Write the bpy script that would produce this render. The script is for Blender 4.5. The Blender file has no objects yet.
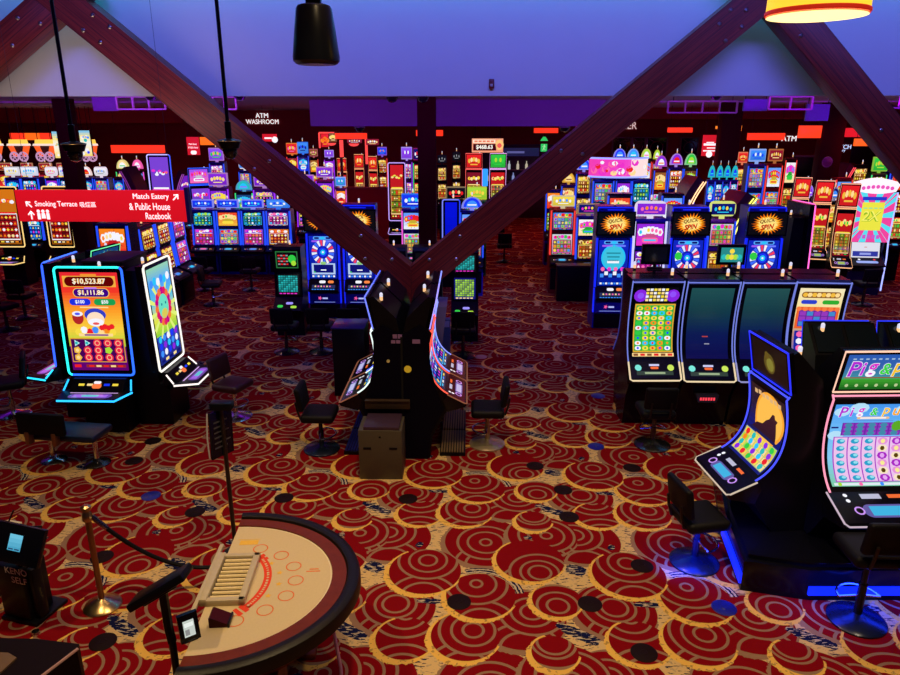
import bpy, bmesh, math, random
from mathutils import Vector
C = bpy.context.scene.collection
PI = math.pi
R = math.radians

# ------------------------------------------------------------------ camera geometry
F, CAMH, PIT, YAW = 697.0, 4.0, R(17.3), R(1.5)      # focal length in pixels of the 900 px frame, eye height, pitch, yaw

def ray(px, py):
    x = (px - 450) / F; y = (337.5 - py) / F
    fy, fz = math.cos(PIT), -math.sin(PIT)
    uy, uz = math.sin(PIT), math.cos(PIT)
    dx, dy, dz = x, fy + y * uy, fz + y * uz
    c, s = math.cos(YAW), math.sin(YAW)
    return dx * c - dy * s, dx * s + dy * c, dz

def at(px, py, Y):                       # point on the upright plane at distance Y
    d = ray(px, py); t = Y / d[1]
    return d[0] * t, Y, CAMH + d[2] * t

def ground(px, py, z=0.0):               # point on the level plane at height z
    d = ray(px, py); t = (z - CAMH) / d[2]
    return d[0] * t, d[1] * t, z

# ------------------------------------------------------------------ materials
MATS = {}

def mat(name, col, rough=0.5, metal=0.0, em=None, es=0.0, var=0.12, scale=30.0, bump=0.0, spec=None):
    if name in MATS: return MATS[name]
    m = bpy.data.materials.new(name); m.use_nodes = True
    nt = m.node_tree; N = nt.nodes; L = nt.links
    b = N['Principled BSDF']
    b.inputs['Roughness'].default_value = rough; b.inputs['Metallic'].default_value = metal
    if spec is not None: b.inputs['Specular IOR Level'].default_value = spec
    tc = N.new('ShaderNodeTexCoord'); nz = N.new('ShaderNodeTexNoise'); nz.inputs['Scale'].default_value = scale
    nz.inputs['Detail'].default_value = 4
    L.new(tc.outputs['Object'], nz.inputs['Vector'])
    mx = N.new('ShaderNodeMix'); mx.data_type = 'RGBA'
    mx.inputs['A'].default_value = (*[c * (1 - var) for c in col], 1)
    mx.inputs['B'].default_value = (*[min(1, c * (1 + var)) for c in col], 1)
    L.new(nz.outputs['Fac'], mx.inputs['Factor']); L.new(mx.outputs['Result'], b.inputs['Base Color'])
    if bump:
        bp = N.new('ShaderNodeBump'); bp.inputs['Strength'].default_value = bump; bp.inputs['Distance'].default_value = 0.01
        L.new(nz.outputs['Fac'], bp.inputs['Height']); L.new(bp.outputs['Normal'], b.inputs['Normal'])
    if em:
        b.inputs['Emission Color'].default_value = (*em, 1); b.inputs['Emission Strength'].default_value = es
    MATS[name] = m
    return m

def led(col, es=2.0):
    k = 'led_%d_%d_%d_%d' % (*[int(c * 99) for c in col], int(es * 10))
    m = mat(k, tuple(c * 0.3 for c in col), 0.4, 0, col, es, var=0.02)
    return m

def screen_mat():
    if 'screen' in MATS: return MATS['screen']
    m = bpy.data.materials.new('screen'); m.use_nodes = True
    nt = m.node_tree; b = nt.nodes['Principled BSDF']
    b.inputs['Base Color'].default_value = (0.004, 0.004, 0.005, 1); b.inputs['Roughness'].default_value = 0.16
    a = nt.nodes.new('ShaderNodeAttribute'); a.attribute_name = 'Col'
    nt.links.new(a.outputs['Color'], b.inputs['Emission Color']); b.inputs['Emission Strength'].default_value = SCREEN_GAIN
    MATS['screen'] = m
    return m
SCREEN_GAIN = 1.0

BLACK = mat('black_plastic', (0.005, 0.005, 0.008), 0.32, spec=.18)
GLOSS = mat('gloss_black', (0.004, 0.004, 0.009), 0.2, spec=.25)
NAVY = mat('navy_shell', (0.004, 0.005, 0.05), 0.25)
BLUE = mat('blue_shell', (0.004, 0.008, 0.42), 0.3)
CHROME = mat('chrome', (0.7, 0.7, 0.72), 0.18, 1.0, var=0.04)
STEEL = mat('brushed_steel', (0.35, 0.33, 0.30), 0.35, 0.9, scale=80)
LEATHER = mat('black_leather', (0.004, 0.0035, 0.005), 0.55, bump=0.25, scale=120, spec=0.2)
SCREEN = screen_mat()
WHITEP = mat('white_paint', (0.75, 0.74, 0.72), 0.5)

# ------------------------------------------------------------------ mesh building
class MB:
    def __init__(s): s.v = []; s.f = []; s.m = []; s.c = []
    def face(s, idx, mi=0, col=(0, 0, 0)): s.f.append(tuple(idx)); s.m.append(mi); s.c.append(col)
    def poly(s, pts, mi=0, col=(0, 0, 0)):
        b = len(s.v); s.v += [tuple(p) for p in pts]; s.face(range(b, b + len(pts)), mi, col)
    def hexa(s, p, mi=0):                 # 8 points: bottom 4, top 4
        b = len(s.v); s.v += [tuple(q) for q in p]
        for q in ((3, 2, 1, 0), (4, 5, 6, 7), (0, 1, 5, 4), (1, 2, 6, 5), (2, 3, 7, 6), (3, 0, 4, 7)): s.face([b + i for i in q], mi)
    def box(s, x0, x1, y0, y1, z0, z1, mi=0, ch=0.0):
        if ch <= 0:
            s.hexa([(x0, y0, z0), (x1, y0, z0), (x1, y1, z0), (x0, y1, z0), (x0, y0, z1), (x1, y0, z1), (x1, y1, z1), (x0, y1, z1)], mi); return
        ch = min(ch, (x1 - x0) * .45, (y1 - y0) * .45, (z1 - z0) * .45)
        bm = bmesh.new(); bmesh.ops.create_cube(bm, size=1)
        for v in bm.verts: v.co = Vector(((x0 + x1) / 2 + v.co.x * (x1 - x0), (y0 + y1) / 2 + v.co.y * (y1 - y0), (z0 + z1) / 2 + v.co.z * (z1 - z0)))
        bmesh.ops.bevel(bm, geom=bm.edges[:], offset=ch, segments=2, affect='EDGES', profile=0.5)
        s.add_bm(bm, mi)
    def add_bm(s, bm, mi=0):
        b = len(s.v); bm.verts.index_update()
        s.v += [tuple(v.co) for v in bm.verts]
        for f in bm.faces: s.face([b + v.index for v in f.verts], mi)
        bm.free()
    def prism(s, prof, x0, x1, mi=0):     # profile of (y, z) pushed along x
        n = len(prof); b = len(s.v)
        s.v += [(x0, y, z) for y, z in prof] + [(x1, y, z) for y, z in prof]
        s.face(list(range(b, b + n)), mi); s.face(list(range(b + 2 * n - 1, b + n - 1, -1)), mi)
        for i in range(n):
            j = (i + 1) % n; s.face((b + i, b + n + i, b + n + j, b + j), mi)
    def plate(s, outline, z0, z1, mi=0):  # outline of (x, y) pushed along z
        n = len(outline); b = len(s.v)
        s.v += [(x, y, z0) for x, y in outline] + [(x, y, z1) for x, y in outline]
        s.face(list(range(b + n - 1, b - 1, -1)), mi); s.face(list(range(b + n, b + 2 * n)), mi)
        for i in range(n):
            j = (i + 1) % n; s.face((b + i, b + j, b + n + j, b + n + i), mi)
    def tube(s, pts, r, n=8, mi=0, closed=False, cap=True):
        P = [Vector(p) for p in pts]; k = len(P); rings = []
        up = Vector((0.123, 0.321, 0.94))
        for i, p in enumerate(P):
            a = P[(i - 1) % k] if (closed or i > 0) else p
            c = P[(i + 1) % k] if (closed or i < k - 1) else p
            t = (c - a).normalized()
            if abs(t.dot(up)) > 0.97: up = Vector((1, 0.1, 0.05))
            sx = t.cross(up).normalized(); sy = sx.cross(t).normalized(); up = sy if abs(sy.dot(t)) < .9 else up
            rr = r[i] if isinstance(r, (list, tuple)) else r
            b = len(s.v)
            s.v += [tuple(p + rr * (math.cos(2 * PI * j / n) * sx + math.sin(2 * PI * j / n) * sy)) for j in range(n)]
            rings.append(b)
        for i in range(k if closed else k - 1):
            a, c = rings[i], rings[(i + 1) % k]
            for j in range(n): s.face((a + j, a + (j + 1) % n, c + (j + 1) % n, c + j), mi)
        if cap and not closed:
            s.face([rings[0] + j for j in range(n)][::-1], mi); s.face([rings[-1] + j for j in range(n)], mi)
    def lathe(s, prof, n=24, mi=0, cx=0, cy=0, cz=0):   # profile of (radius, z), bottom to top
        b = len(s.v); k = len(prof)
        for r, z in prof:
            s.v += [(cx + r * math.cos(2 * PI * j / n), cy + r * math.sin(2 * PI * j / n), cz + z) for j in range(n)]
        for i in range(k - 1):
            for j in range(n):
                s.face((b + i * n + j, b + i * n + (j + 1) % n, b + (i + 1) * n + (j + 1) % n, b + (i + 1) * n + j), mi)
        s.face([b + j for j in range(n)][::-1], mi); s.face([b + (k - 1) * n + j for j in range(n)], mi)
    def mesh(s, name, mats, smooth=True, fix=True):
        me = bpy.data.meshes.new(name); me.from_pydata(s.v, [], s.f)
        for m in mats: me.materials.append(m)
        me.polygons.foreach_set('material_index', s.m)
        if any(c != (0, 0, 0) for c in s.c):
            at_ = me.color_attributes.new('Col', 'FLOAT_COLOR', 'CORNER')
            buf = []
            for f, c in zip(s.f, s.c): buf += [*c, 1.0] * len(f)
            at_.data.foreach_set('color', buf)
        me.validate()
        if fix:
            bm = bmesh.new(); bm.from_mesh(me); bmesh.ops.recalc_face_normals(bm, faces=bm.faces[:]); bm.to_mesh(me); bm.free()
        if smooth:
            me.polygons.foreach_set('use_smooth', [True] * len(me.polygons)); me.set_sharp_from_angle(angle=R(32))
        me.update()
        return me

MESHES = {}
def obj(name, mb, mats, parent=None, key=None, loc=None, smooth=True, fix=True):
    """One mesh object; meshes with the same key are built once and shared by the copies."""
    if not isinstance(mats, (list, tuple)): mats = [mats]
    if key is not None and key in MESHES: me = MESHES[key]
    else:
        if callable(mb): mb = mb()
        me = mb.mesh(name, mats, smooth, fix)
        if key is not None: MESHES[key] = me
    o = bpy.data.objects.new(name, me); C.objects.link(o)
    if parent is not None: o.parent = parent
    if loc is not None: o.location = loc
    return o

def tag(o, label, cat, group=None):
    o['label'] = label; o['category'] = cat
    if group: o['group'] = group
    return o

def thing(name, label, cat, loc=(0, 0, 0), rz=0.0, group=None, scale=None):
    o = bpy.data.objects.new(name, None); C.objects.link(o); o.empty_display_size = 0.2
    o.location = loc; o.rotation_euler = (0, 0, rz)
    if scale: o.scale = scale
    return tag(o, label, cat, group)

def struct(o):
    o['kind'] = 'structure'; return o

# ------------------------------------------------------------------ lettering
TXT = {}
def glyphs(s, shear=0.0, bold=0.0):
    k = (s, shear, bold)
    if k in TXT: return TXT[k]
    cu = bpy.data.curves.new('lettering', 'FONT'); cu.body = s; cu.offset = bold
    cu.resolution_u = 3; cu.align_x = 'CENTER'; cu.fill_mode = 'FRONT'
    o = bpy.data.objects.new('lettering', cu); C.objects.link(o)
    dg = bpy.context.evaluated_depsgraph_get()
    me = bpy.data.meshes.new_from_object(o.evaluated_get(dg), depsgraph=dg)
    vs = [(v.co.x + shear * v.co.y, v.co.y) for v in me.vertices]; fs = [tuple(p.vertices) for p in me.polygons]
    bpy.data.objects.remove(o); bpy.data.curves.remove(cu); bpy.data.meshes.remove(me)
    if not vs: vs = [(0, 0)]; fs = []
    x0 = min(v[0] for v in vs); x1 = max(v[0] for v in vs); y0 = min(v[1] for v in vs); y1 = max(v[1] for v in vs)
    w, h = max(x1 - x0, 1e-6), max(y1 - y0, 1e-6)
    TXT[k] = ([((x - (x0 + x1) / 2) / h, (y - (y0 + y1) / 2) / h) for x, y in vs], fs, w / h)
    return TXT[k]

# ------------------------------------------------------------------ pictures on screens: flat shapes in metres
class Art:
    def __init__(s, w, h): s.w = w; s.h = h; s.p = []
    def poly(s, pts, col, l=1): s.p.append(([(x * s.w, y * s.h) for x, y in pts], col, l))
    def rect(s, x0, y0, x1, y1, col, l=1, n=1):
        for i in range(n):
            a = y0 + (y1 - y0) * i / n; b = y0 + (y1 - y0) * (i + 1) / n
            s.poly([(x0, a), (x1, a), (x1, b), (x0, b)], col, l)
    def grad(s, x0, y0, x1, y1, stops, l=1, n=16):        # bands from bottom to top
        for i in range(n):
            t = (i + .5) / n * (len(stops) - 1); k = min(int(t), len(stops) - 2); f = t - k
            c = tuple(stops[k][q] * (1 - f) + stops[k + 1][q] * f for q in range(3))
            a = y0 + (y1 - y0) * i / n; b = y0 + (y1 - y0) * (i + 1) / n
            s.poly([(x0, a), (x1, a), (x1, b), (x0, b)], c, l)
    def disc(s, cx, cy, r, col, l=2, n=14, sy=1.0, a0=0, a1=2 * PI):   # r in metres
        full = abs(a1 - a0 - 2 * PI) < 1e-6
        k = n if full else n + 1
        s.p.append(([(cx * s.w + r * math.cos(a0 + (a1 - a0) * i / n), cy * s.h + r * sy * math.sin(a0 + (a1 - a0) * i / n)) for i in range(k)], col, l))
    def ring(s, cx, cy, r0, r1, col, l=2, n=20, a0=0, a1=2 * PI):
        for i in range(n):
            a = a0 + (a1 - a0) * i / n; b = a0 + (a1 - a0) * (i + 1) / n
            s.p.append(([(cx * s.w + r * math.cos(t), cy * s.h + r * math.sin(t)) for r, t in ((r0, a), (r1, a), (r1, b), (r0, b))], col, l))
    def wedge(s, cx, cy, r0, r1, a, b, col, l=2):
        s.p.append(([(cx * s.w + r * math.cos(t), cy * s.h + r * math.sin(t)) for r, t in ((r0, a), (r1, a), (r1, b), (r0, b))], col, l))
    def pill(s, x0, y0, x1, y1, col, l=2, n=6):
        X0, X1, Y0, Y1 = x0 * s.w, x1 * s.w, y0 * s.h, y1 * s.h; r = min(X1 - X0, Y1 - Y0) / 2 * .98; pts = []
        for cx, cy, a in ((X1 - r, Y1 - r, 0), (X0 + r, Y1 - r, PI / 2), (X0 + r, Y0 + r, PI), (X1 - r, Y0 + r, 1.5 * PI)):
            pts += [(cx + r * math.cos(a + PI / 2 * i / n), cy + r * math.sin(a + PI / 2 * i / n)) for i in range(n + 1)]
        s.p.append((pts, col, l))
    def text(s, t, cx, cy, hh, col, l=4, shear=0.0, bold=0.012, maxw=None, rot=0.0):   # hh: fraction of height
        if 'M' in t and bold:
            for d in (-.018, .018): s.text(t, cx + d * hh * s.h / s.w, cy, hh, col, l + d, shear, 0, maxw, rot)
            return
        vs, fs, asp = glyphs(t, shear, bold); H = hh * s.h; W = 1.0
        if maxw and asp * H > maxw * s.w: W = maxw * s.w / (asp * H)
        c, q = math.cos(rot), math.sin(rot)
        for f in fs:
            pts = []
            for i in f:
                x, y = vs[i][0] * H * W, vs[i][1] * H
                pts.append((cx * s.w + x * c - y * q, cy * s.h + x * q + y * c))
            s.p.append((pts, col, l))
    def star(s, cx, cy, r0, r1, n, col, l=2, seed=0, sy=1.0):
        rnd = random.Random(seed); pts = []
        for i in range(2 * n):
            r = (r1 if i % 2 == 0 else r0) * (1 + rnd.uniform(-.12, .12)); a = PI * i / n
            pts.append((cx * s.w + r * math.cos(a), cy * s.h + r * sy * math.sin(a)))
        c = (cx * s.w, cy * s.h)
        for i in range(2 * n): s.p.append(([c, pts[i], pts[(i + 1) % (2 * n)]], col, l))
    def put(s, mb, f, mi, step=0.0012, bands=0):   # f(u, v) -> point, normal; bands: cut into strips that follow a curve
        for pts, col, l in s.p:
            pieces = [pts]
            if bands:
                vs = [v for _, v in pts]; i0 = int(math.floor(min(vs) / s.h * bands + 1e-6)); i1 = int(math.ceil(max(vs) / s.h * bands - 1e-6))
                if i1 - i0 > 1:
                    pieces = []
                    for i in range(i0, i1):
                        q = clip_v(clip_v(pts, s.h * i / bands, 1), s.h * (i + 1) / bands, -1)
                        if len(q) > 2: pieces.append(q)
            for pc in pieces:
                q = []
                for u, v in pc:
                    p, n = f(u, v); q.append((p[0] + n[0] * step * l, p[1] + n[1] * step * l, p[2] + n[2] * step * l))
                mb.poly(q, mi, col)

def clip_v(pts, lim, sg):
    out = []; n = len(pts)
    for i in range(n):
        a, b = pts[i], pts[(i + 1) % n]; da, db = sg * (a[1] - lim), sg * (b[1] - lim)
        if da >= 0: out.append(a)
        if (da > 0 and db < 0) or (da < 0 and db > 0):
            t = da / (da - db); out.append((a[0] + (b[0] - a[0]) * t, lim))
    return out

def flat(w, y0, z0, tilt=0.0, x0=0.0):    # an upright sheet facing -y, leaning back by tilt
    c, q = math.cos(tilt), math.sin(tilt)
    return lambda u, v: ((x0 + u - w / 2, y0 + v * q, z0 + v * c), (0, -c, q))

def level(w, z, y0):                      # a level sheet facing up, v towards +y
    return lambda u, v: ((u - w / 2, y0 + v, z), (0, 0, 1))

def bez(p0, p1, p2, n=10):
    return [tuple((1 - t) ** 2 * a + 2 * t * (1 - t) * b + t * t * c for a, b, c in zip(p0, p1, p2)) for t in [i / n for i in range(n + 1)]]

def curved(w, prof, off=0.004):           # sheet following a profile of (y, z) listed bottom to top
    L = [0.0]
    for a, b in zip(prof, prof[1:]): L.append(L[-1] + math.dist(a, b))
    def f(u, v):
        i = 0
        while i < len(prof) - 2 and v > L[i + 1]: i += 1
        t = (v - L[i]) / (L[i + 1] - L[i]); a, b = prof[i], prof[i + 1]
        y = a[0] + (b[0] - a[0]) * t; z = a[1] + (b[1] - a[1]) * t
        d = math.dist(a, b); ny, nz = -(b[1] - a[1]) / d, (b[0] - a[0]) / d
        return (u - w / 2, y + ny * off, z + nz * off), (0, ny, nz)
    return f, L[-1]
# ------------------------------------------------------------------ pictures shown on the machines' screens (linear colours)
K = dict(red=(.85, .015, .02), drk=(.18, .0, .01), org=(.95, .25, .01), yel=(.95, .72, .06), gold=(.9, .5, .05), grn=(.03, .6, .06), lime=(.40, .75, .04), teal=(.02, .5, .5),
         cyn=(.02, .55, .95), blu=(.01, .04, .95), nav=(.004, .006, .16), pur=(.25, .02, .75), mag=(.85, .03, .6), pnk=(1., .14, .42), wht=(.92, .92, 1.), crm=(1., .72, .30),
         blk=(.003, .003, .004), dte=(.01, .10, .11), sky=(.05, .28, 1.), gry=(.3, .3, .32), brn=(.25, .08, .02), lil=(.28, .08, .95), mar=(.30, .01, .03))
PAL = {   # background, title colours, cell, symbols
    'blue': ('nav', ('cyn', 'wht'), 'blu', ('cyn', 'wht', 'sky', 'yel', 'mag')),
    'orange': ('org', ('wht', 'red'), 'red', ('yel', 'wht', 'crm', 'org')),
    'purple': ('pur', ('yel', 'crm'), 'nav', ('mag', 'yel', 'lil', 'pnk', 'cyn')),
    'red': ('mar', ('yel', 'crm'), 'red', ('yel', 'crm', 'org', 'wht')),
    'gold': ('red', ('crm', 'yel'), 'gold', ('yel', 'crm', 'red', 'grn')),
    'green': ('drk', ('lime', 'wht'), 'grn', ('lime', 'wht', 'yel', 'cyn')),
    'teal': ('nav', ('cyn', 'lime'), 'teal', ('cyn', 'lime', 'wht', 'sky')),
    'pink': ('pur', ('wht', 'pnk'), 'mag', ('pnk', 'wht', 'cyn', 'yel')),
    'white': ('sky', ('red', 'yel'), 'wht', ('red', 'sky', 'yel', 'pur', 'grn')),
    'tan': ('brn', ('crm', 'yel'), 'org', ('crm', 'yel', 'red', 'brn')),
    'fruit': ('wht', ('mag', 'grn'), 'crm', ('red', 'grn', 'org', 'mag', 'sky', 'yel')),
    'lilac': ('lil', ('mag', 'wht'), 'pnk', ('pur', 'red', 'wht', 'mag', 'org')),
}
def art_reels(w, h, pal, seed, cols=5, rows=3):
    A = Art(w, h); rnd = random.Random(seed); bg, ti, cell, sy = PAL[pal]
    A.grad(0, 0, 1, 1, [tuple(c * .3 for c in K[bg]), tuple(c * .75 for c in K[bg])], 0, 5)
    hd = 0.26 if h < w * 1.2 else 0.42
    for i in range(5):                                   # a bursting title made of lozenges
        x = .16 + .17 * i; A.disc(x, 1 - hd * .5 + rnd.uniform(-.03, .03), w * .11, K[ti[i % 2]], 2, 8, .7)
        A.disc(x + .02, 1 - hd * .5, w * .055, K[sy[rnd.randrange(len(sy))]], 3, 6)
    A.rect(.08, 1 - hd - .015, .92, 1 - hd + .01, K[ti[1]], 2)
    y0, y1 = .10, 1 - hd - .03
    A.rect(.03, y0 - .02, .97, y1 + .02, K[ti[0]], 1); A.rect(.05, y0, .95, y1, K['blk'], 2)
    for i in range(cols):
        for j in range(rows):
            a = .06 + .88 * i / cols; b = a + .88 / cols * .9; c = y0 + (y1 - y0) * (j + .06) / rows; d = y0 + (y1 - y0) * (j + .94) / rows
            A.rect(a, c, b, d, tuple(q * rnd.uniform(.12, .6) for q in K[cell]), 3)
            k = rnd.randrange(3); col = K[sy[rnd.randrange(len(sy))]]; rr = min((b - a) * w, (d - c) * h) * .42
            if k == 0: A.disc((a + b) / 2, (c + d) / 2, rr, col, 4, 8)
            elif k == 1: A.disc((a + b) / 2, (c + d) / 2, rr, col, 4, 4)
            else: A.disc((a + b) / 2, (c + d) / 2, rr, col, 4, 3, 1, R(90), R(450))
    A.rect(.05, .025, .95, .065, K['blk'], 2)
    for i in range(4): A.rect(.1 + .21 * i, .033, .24 + .21 * i, .057, K[sy[i % len(sy)]], 3)
    return A
def art_title(w, h, pal, seed):
    A = Art(w, h); rnd = random.Random(seed); bg, ti, cell, sy = PAL[pal]
    A.grad(0, 0, 1, 1, [K[cell], K[bg]], 0, 5)
    A.star(.5, .5, h * .25, h * .6, 14, tuple(c * .6 for c in K[ti[1]]), 1, seed, .8)
    n = 6
    for i in range(n):
        x = .14 + .72 * i / (n - 1); y = .62 + .10 * math.sin(PI * i / (n - 1)); A.disc(x, y, h * .15, K[ti[0]], 2, 6, 1.3); A.disc(x, y, h * .08, K[sy[rnd.randrange(len(sy))]], 3, 5, 1.3)
    A.pill(.2, .14, .8, .36, K[ti[1]], 2); A.rect(.28, .21, .72, .29, K[sy[rnd.randrange(len(sy))]], 3)
    return A
def art_sign(w, h, base, mark, mark2, seed=0):           # a lit topper: base colour with a blurred lozenge emblem
    A = Art(w, h); rnd = random.Random(seed); A.grad(0, 0, 1, 1, [tuple(c * .7 for c in K[base]), K[base]], 0, 4)
    n = 5
    for i in range(n):
        x = .18 + .64 * i / (n - 1); A.disc(x, .5 + .12 * math.sin(PI * i / (n - 1)), h * .17, K[mark if i % 2 else mark2], 1, 7, 1.1)
    A.rect(.25, .18, .75, .27, K[mark2], 2)
    return A
def art_grid(w, h, bg, cell, txt):
    A = Art(w, h); A.rect(0, 0, 1, 1, K[bg], 0)
    for i in range(8):
        for j in range(8):
            A.rect(.06 + .11 * i, .14 + .10 * j, .15 + .11 * i, .22 + .10 * j, tuple(c * (.4 + .6 * ((i * 7 + j * 5) % 4) / 3) for c in K[cell]), 1)
    for i in range(5): A.rect(.08 + .17 * i, .03, .2 + .17 * i, .08, K[txt], 1)
    return A
def art_rules(w, h):                                     # green framed list
    A = Art(w, h); A.rect(0, 0, 1, 1, (.02, .16, .04), 0); A.rect(.05, .06, .95, .94, K['blk'], 1)
    for k in range(4):
        for i in range(4): A.rect(.10 + .12 * i, .20 + .17 * k, .20 + .12 * i, .28 + .17 * k, K['red'] if (i + k) % 2 else K['gry'], 2)
    A.disc(.74, .55, h * .25, K['grn'], 2, 10); A.disc(.8, .3, h * .16, K['lime'], 3, 8)
    return A
def art_quick(w, h):
    A = Art(w, h); A.rect(0, 0, 1, 1, K['blk'], 0)
    def burst(r0, r1, n, col, l, seed):
        rnd = random.Random(seed); k = 2 * n; pts = []
        for i in range(k):
            r = (r1 if i % 2 == 0 else r0) * (1 + rnd.uniform(-.10, .10)); pts.append((.5 * w + 1.55 * r * math.cos(PI * i / n), .5 * h + r * math.sin(PI * i / n)))
        for i in range(k): A.p.append(([(.5 * w, .5 * h), pts[i], pts[(i + 1) % k]], col, l))
    burst(h * .34, h * .50, 26, (.80, .13, .0), 1, 3); burst(h * .30, h * .43, 26, (1., .42, .01), 2, 5); burst(h * .26, h * .36, 24, (1., .78, .22), 3, 7)
    A.text('QUICK', .49, .64, .20, (.05, .012, .0), 5, .35, .02, .58, R(8)); A.text('QUICK', .484, .655, .20, (.42, .12, .015), 6, .35, -.01, .58, R(8))
    A.text('SPIN', .50, .36, .24, (.04, .0, .0), 5, .35, .03, .56, R(8)); A.text('SPIN', .494, .375, .24, (.85, .01, .0), 6, .35, .005, .56, R(8))
    return A
def art_wheel(w, h, kind):
    A = Art(w, h); A.grad(0, 0, 1, 1, [(.0, .01, .30), (.005, .02, .55)], 0, 5)
    A.pill(.16, .91, .84, .985, (.1, .4, 1.), 1); A.pill(.2, .925, .38, .97, K['nav'], 2); A.pill(.42, .92, .58, .975, K['cyn'], 2); A.pill(.62, .925, .8, .97, K['nav'], 2)
    A.pill(.1, .855, .46, .895, (.35, .1, .9), 1); A.pill(.54, .855, .9, .895, (.15, .2, 1.), 1)
    if kind == 'disc':
        A.disc(.5, .62, w * .41, K['cyn'], 1, 28); A.disc(.5, .62, w * .36, (.05, .55, .75), 2, 26)
        for k in range(3): A.rect(.26 + .03 * k, .70 - .08 * k, .74 - .03 * k, .735 - .08 * k, (.02, .28, .38), 3)
        A.rect(.30, .50, .7, .55, K['wht'], 3)
        for i in range(4): A.disc(.16 + .22 * i, .37, w * .07, K['mag'] if i % 2 else K['pnk'], 4, 8)
        A.rect(.06, .18, .94, .33, K['nav'], 3)
        for i in range(6): A.rect(.08 + .145 * i, .19 + .05 * (i % 2), .20 + .145 * i, .27 + .05 * (i % 2), K['wht'] if i % 2 else K['sky'], 4)
    else:
        cols = [(1, .9, .9), (.9, .05, .1), (.8, .85, 1), (.05, .15, 1.)]
        for i in range(20):
            a = 2 * PI * i / 20; A.wedge(.5, .62, w * .22, w * .41, a + .02, a + 2 * PI / 20 - .06, cols[i % 4], 2)
        A.ring(.5, .62, w * .10, w * .15, K['blu'], 2); A.disc(.5, .62, w * .09, K['cyn'], 3, 16); A.disc(.5, .62, w * .035, K['wht'], 4, 8)
        if kind == 'green': A.disc(.2, .66, w * .13, K['grn'], 4, 7)
        A.rect(.07, .10, .93, .36, (.45, .6, .9), 1); A.rect(.14, .14, .86, .33, K['nav'], 2); A.pill(.4, .33, .6, .40, (.3, .6, .2), 3); A.rect(.4, .19, .6, .215, K['wht'], 3); A.disc(.17, .155, w * .03, K['grn'], 3, 6)
    for i in range(9): A.rect(.08 + .095 * i, .035, .15 + .095 * i, .075, K['sky'] if i % 2 else K['wht'], 2)
    return A
def money(A, t, cx, cy, hh, maxw):
    A.text(t, cx, cy, hh, (.9, .45, .08), 5, 0, .035, maxw * 1.03); A.text(t, cx, cy, hh, (1., .92, .72), 6, 0, .012, maxw)
def art_fortune(w, h):
    A = Art(w, h)
    A.grad(0, .25, 1, 1, [(.35, .7, .05), (.95, .62, .05), (1., .33, .02), (.9, .04, .02), (.8, .02, .03)], 0, 26)
    A.rect(0, 0, 1, .25, (.12, .0, .16), 0)
    A.rect(.04, .855, .96, .965, (.9, .42, .05), 1); A.pill(.07, .862, .93, .957, (.12, .0, .0), 2); money(A, '$10,523.87', .5, .91, .062, .78); A.pill(.36, .965, .64, .985, (.9, .3, .03), 2)
    A.pill(.19, .752, .83, .843, (.95, .6, .1), 1); A.pill(.205, .758, .815, .837, (.05, .0, .22), 2); money(A, '$1,111.86', .51, .798, .056, .54); A.pill(.4, .835, .62, .852, (.5, .2, .9), 3)
    A.pill(.11, .672, .48, .738, (.01, .03, .75), 2); A.text('$100', .295, .705, .040, K['wht'], 4, 0, .03)
    A.pill(.54, .672, .92, .738, (.01, .35, .08), 2); A.text('$50', .73, .705, .040, K['wht'], 4, 0, .03)
    A.rect(.28, .645, .78, .658, K['crm'], 2)
    # drum, round plates and ribbons
    A.disc(.22, .545, w * .10, (.45, .02, .02), 2, 16, 1.2); A.disc(.22, .585, w * .095, (.9, .9, 1.), 3, 16, .5); A.disc(.22, .585, w * .05, (.1, .1, .9), 4, 10, .5)
    A.disc(.53, .575, w * .19, (.03, .05, .55), 2, 20, .62); A.disc(.53, .53, w * .155, (1., .75, .55), 3, 20, .85); A.disc(.53, .50, w * .14, K['wht'], 4, 16, .5); A.disc(.53, .487, w * .06, (.85, .1, .1), 5, 10, .4)
    for i in range(7): A.disc(.2 + .1 * i, .40 + .02 * (i % 2), w * .065, [K['yel'], K['wht'], K['red'], K['sky'], K['crm'], K['org'], K['yel']][i], 4, 8)
    for i in range(4): A.disc(.62 + .06 * i, .445 + .012 * (i % 2), w * .05, K['red'], 5, 7)
    A.rect(.2, .355, .8, .385, K['crm'], 5); A.rect(.3, .362, .72, .378, (.2, .05, .3), 6)
    A.rect(.02, .085, .98, .335, (.75, .32, .03), 1); A.rect(.035, .095, .965, .325, (.06, .0, .09), 2)
    for i in range(5):
        for j in range(3):
            x = .13 + .185 * i; y = .135 + .075 * j; k = (i * 3 + j * 2) % 5
            if (i < 2 and j == 2): A.disc(x, y, w * .06, (.5, .9, .9), 3, 3, 1.1); A.disc(x, y, w * .03, K['teal'], 4, 5)
            elif (i == 0): A.disc(x, y, w * .07, K['gold'], 3, 5); A.disc(x, y, w * .035, K['crm'], 4, 5)
            elif (i == 3 and j == 1): A.disc(x, y, w * .07, K['lime'], 3, 5)
            else:
                A.disc(x, y, w * .075, (.8, .02, .06), 3, 14); A.ring(x, y, w * .035, w * .05, (1., .5, .3), 4, 10)
    A.rect(.04, .03, .16, .06, K['red'], 2); A.rect(.25, .03, .96, .06, (.3, .02, .02), 2)
    for i in range(5): A.rect(.3 + .13 * i, .036, .39 + .13 * i, .054, K['crm'] if i % 2 else K['red'], 3)
    return A
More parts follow.
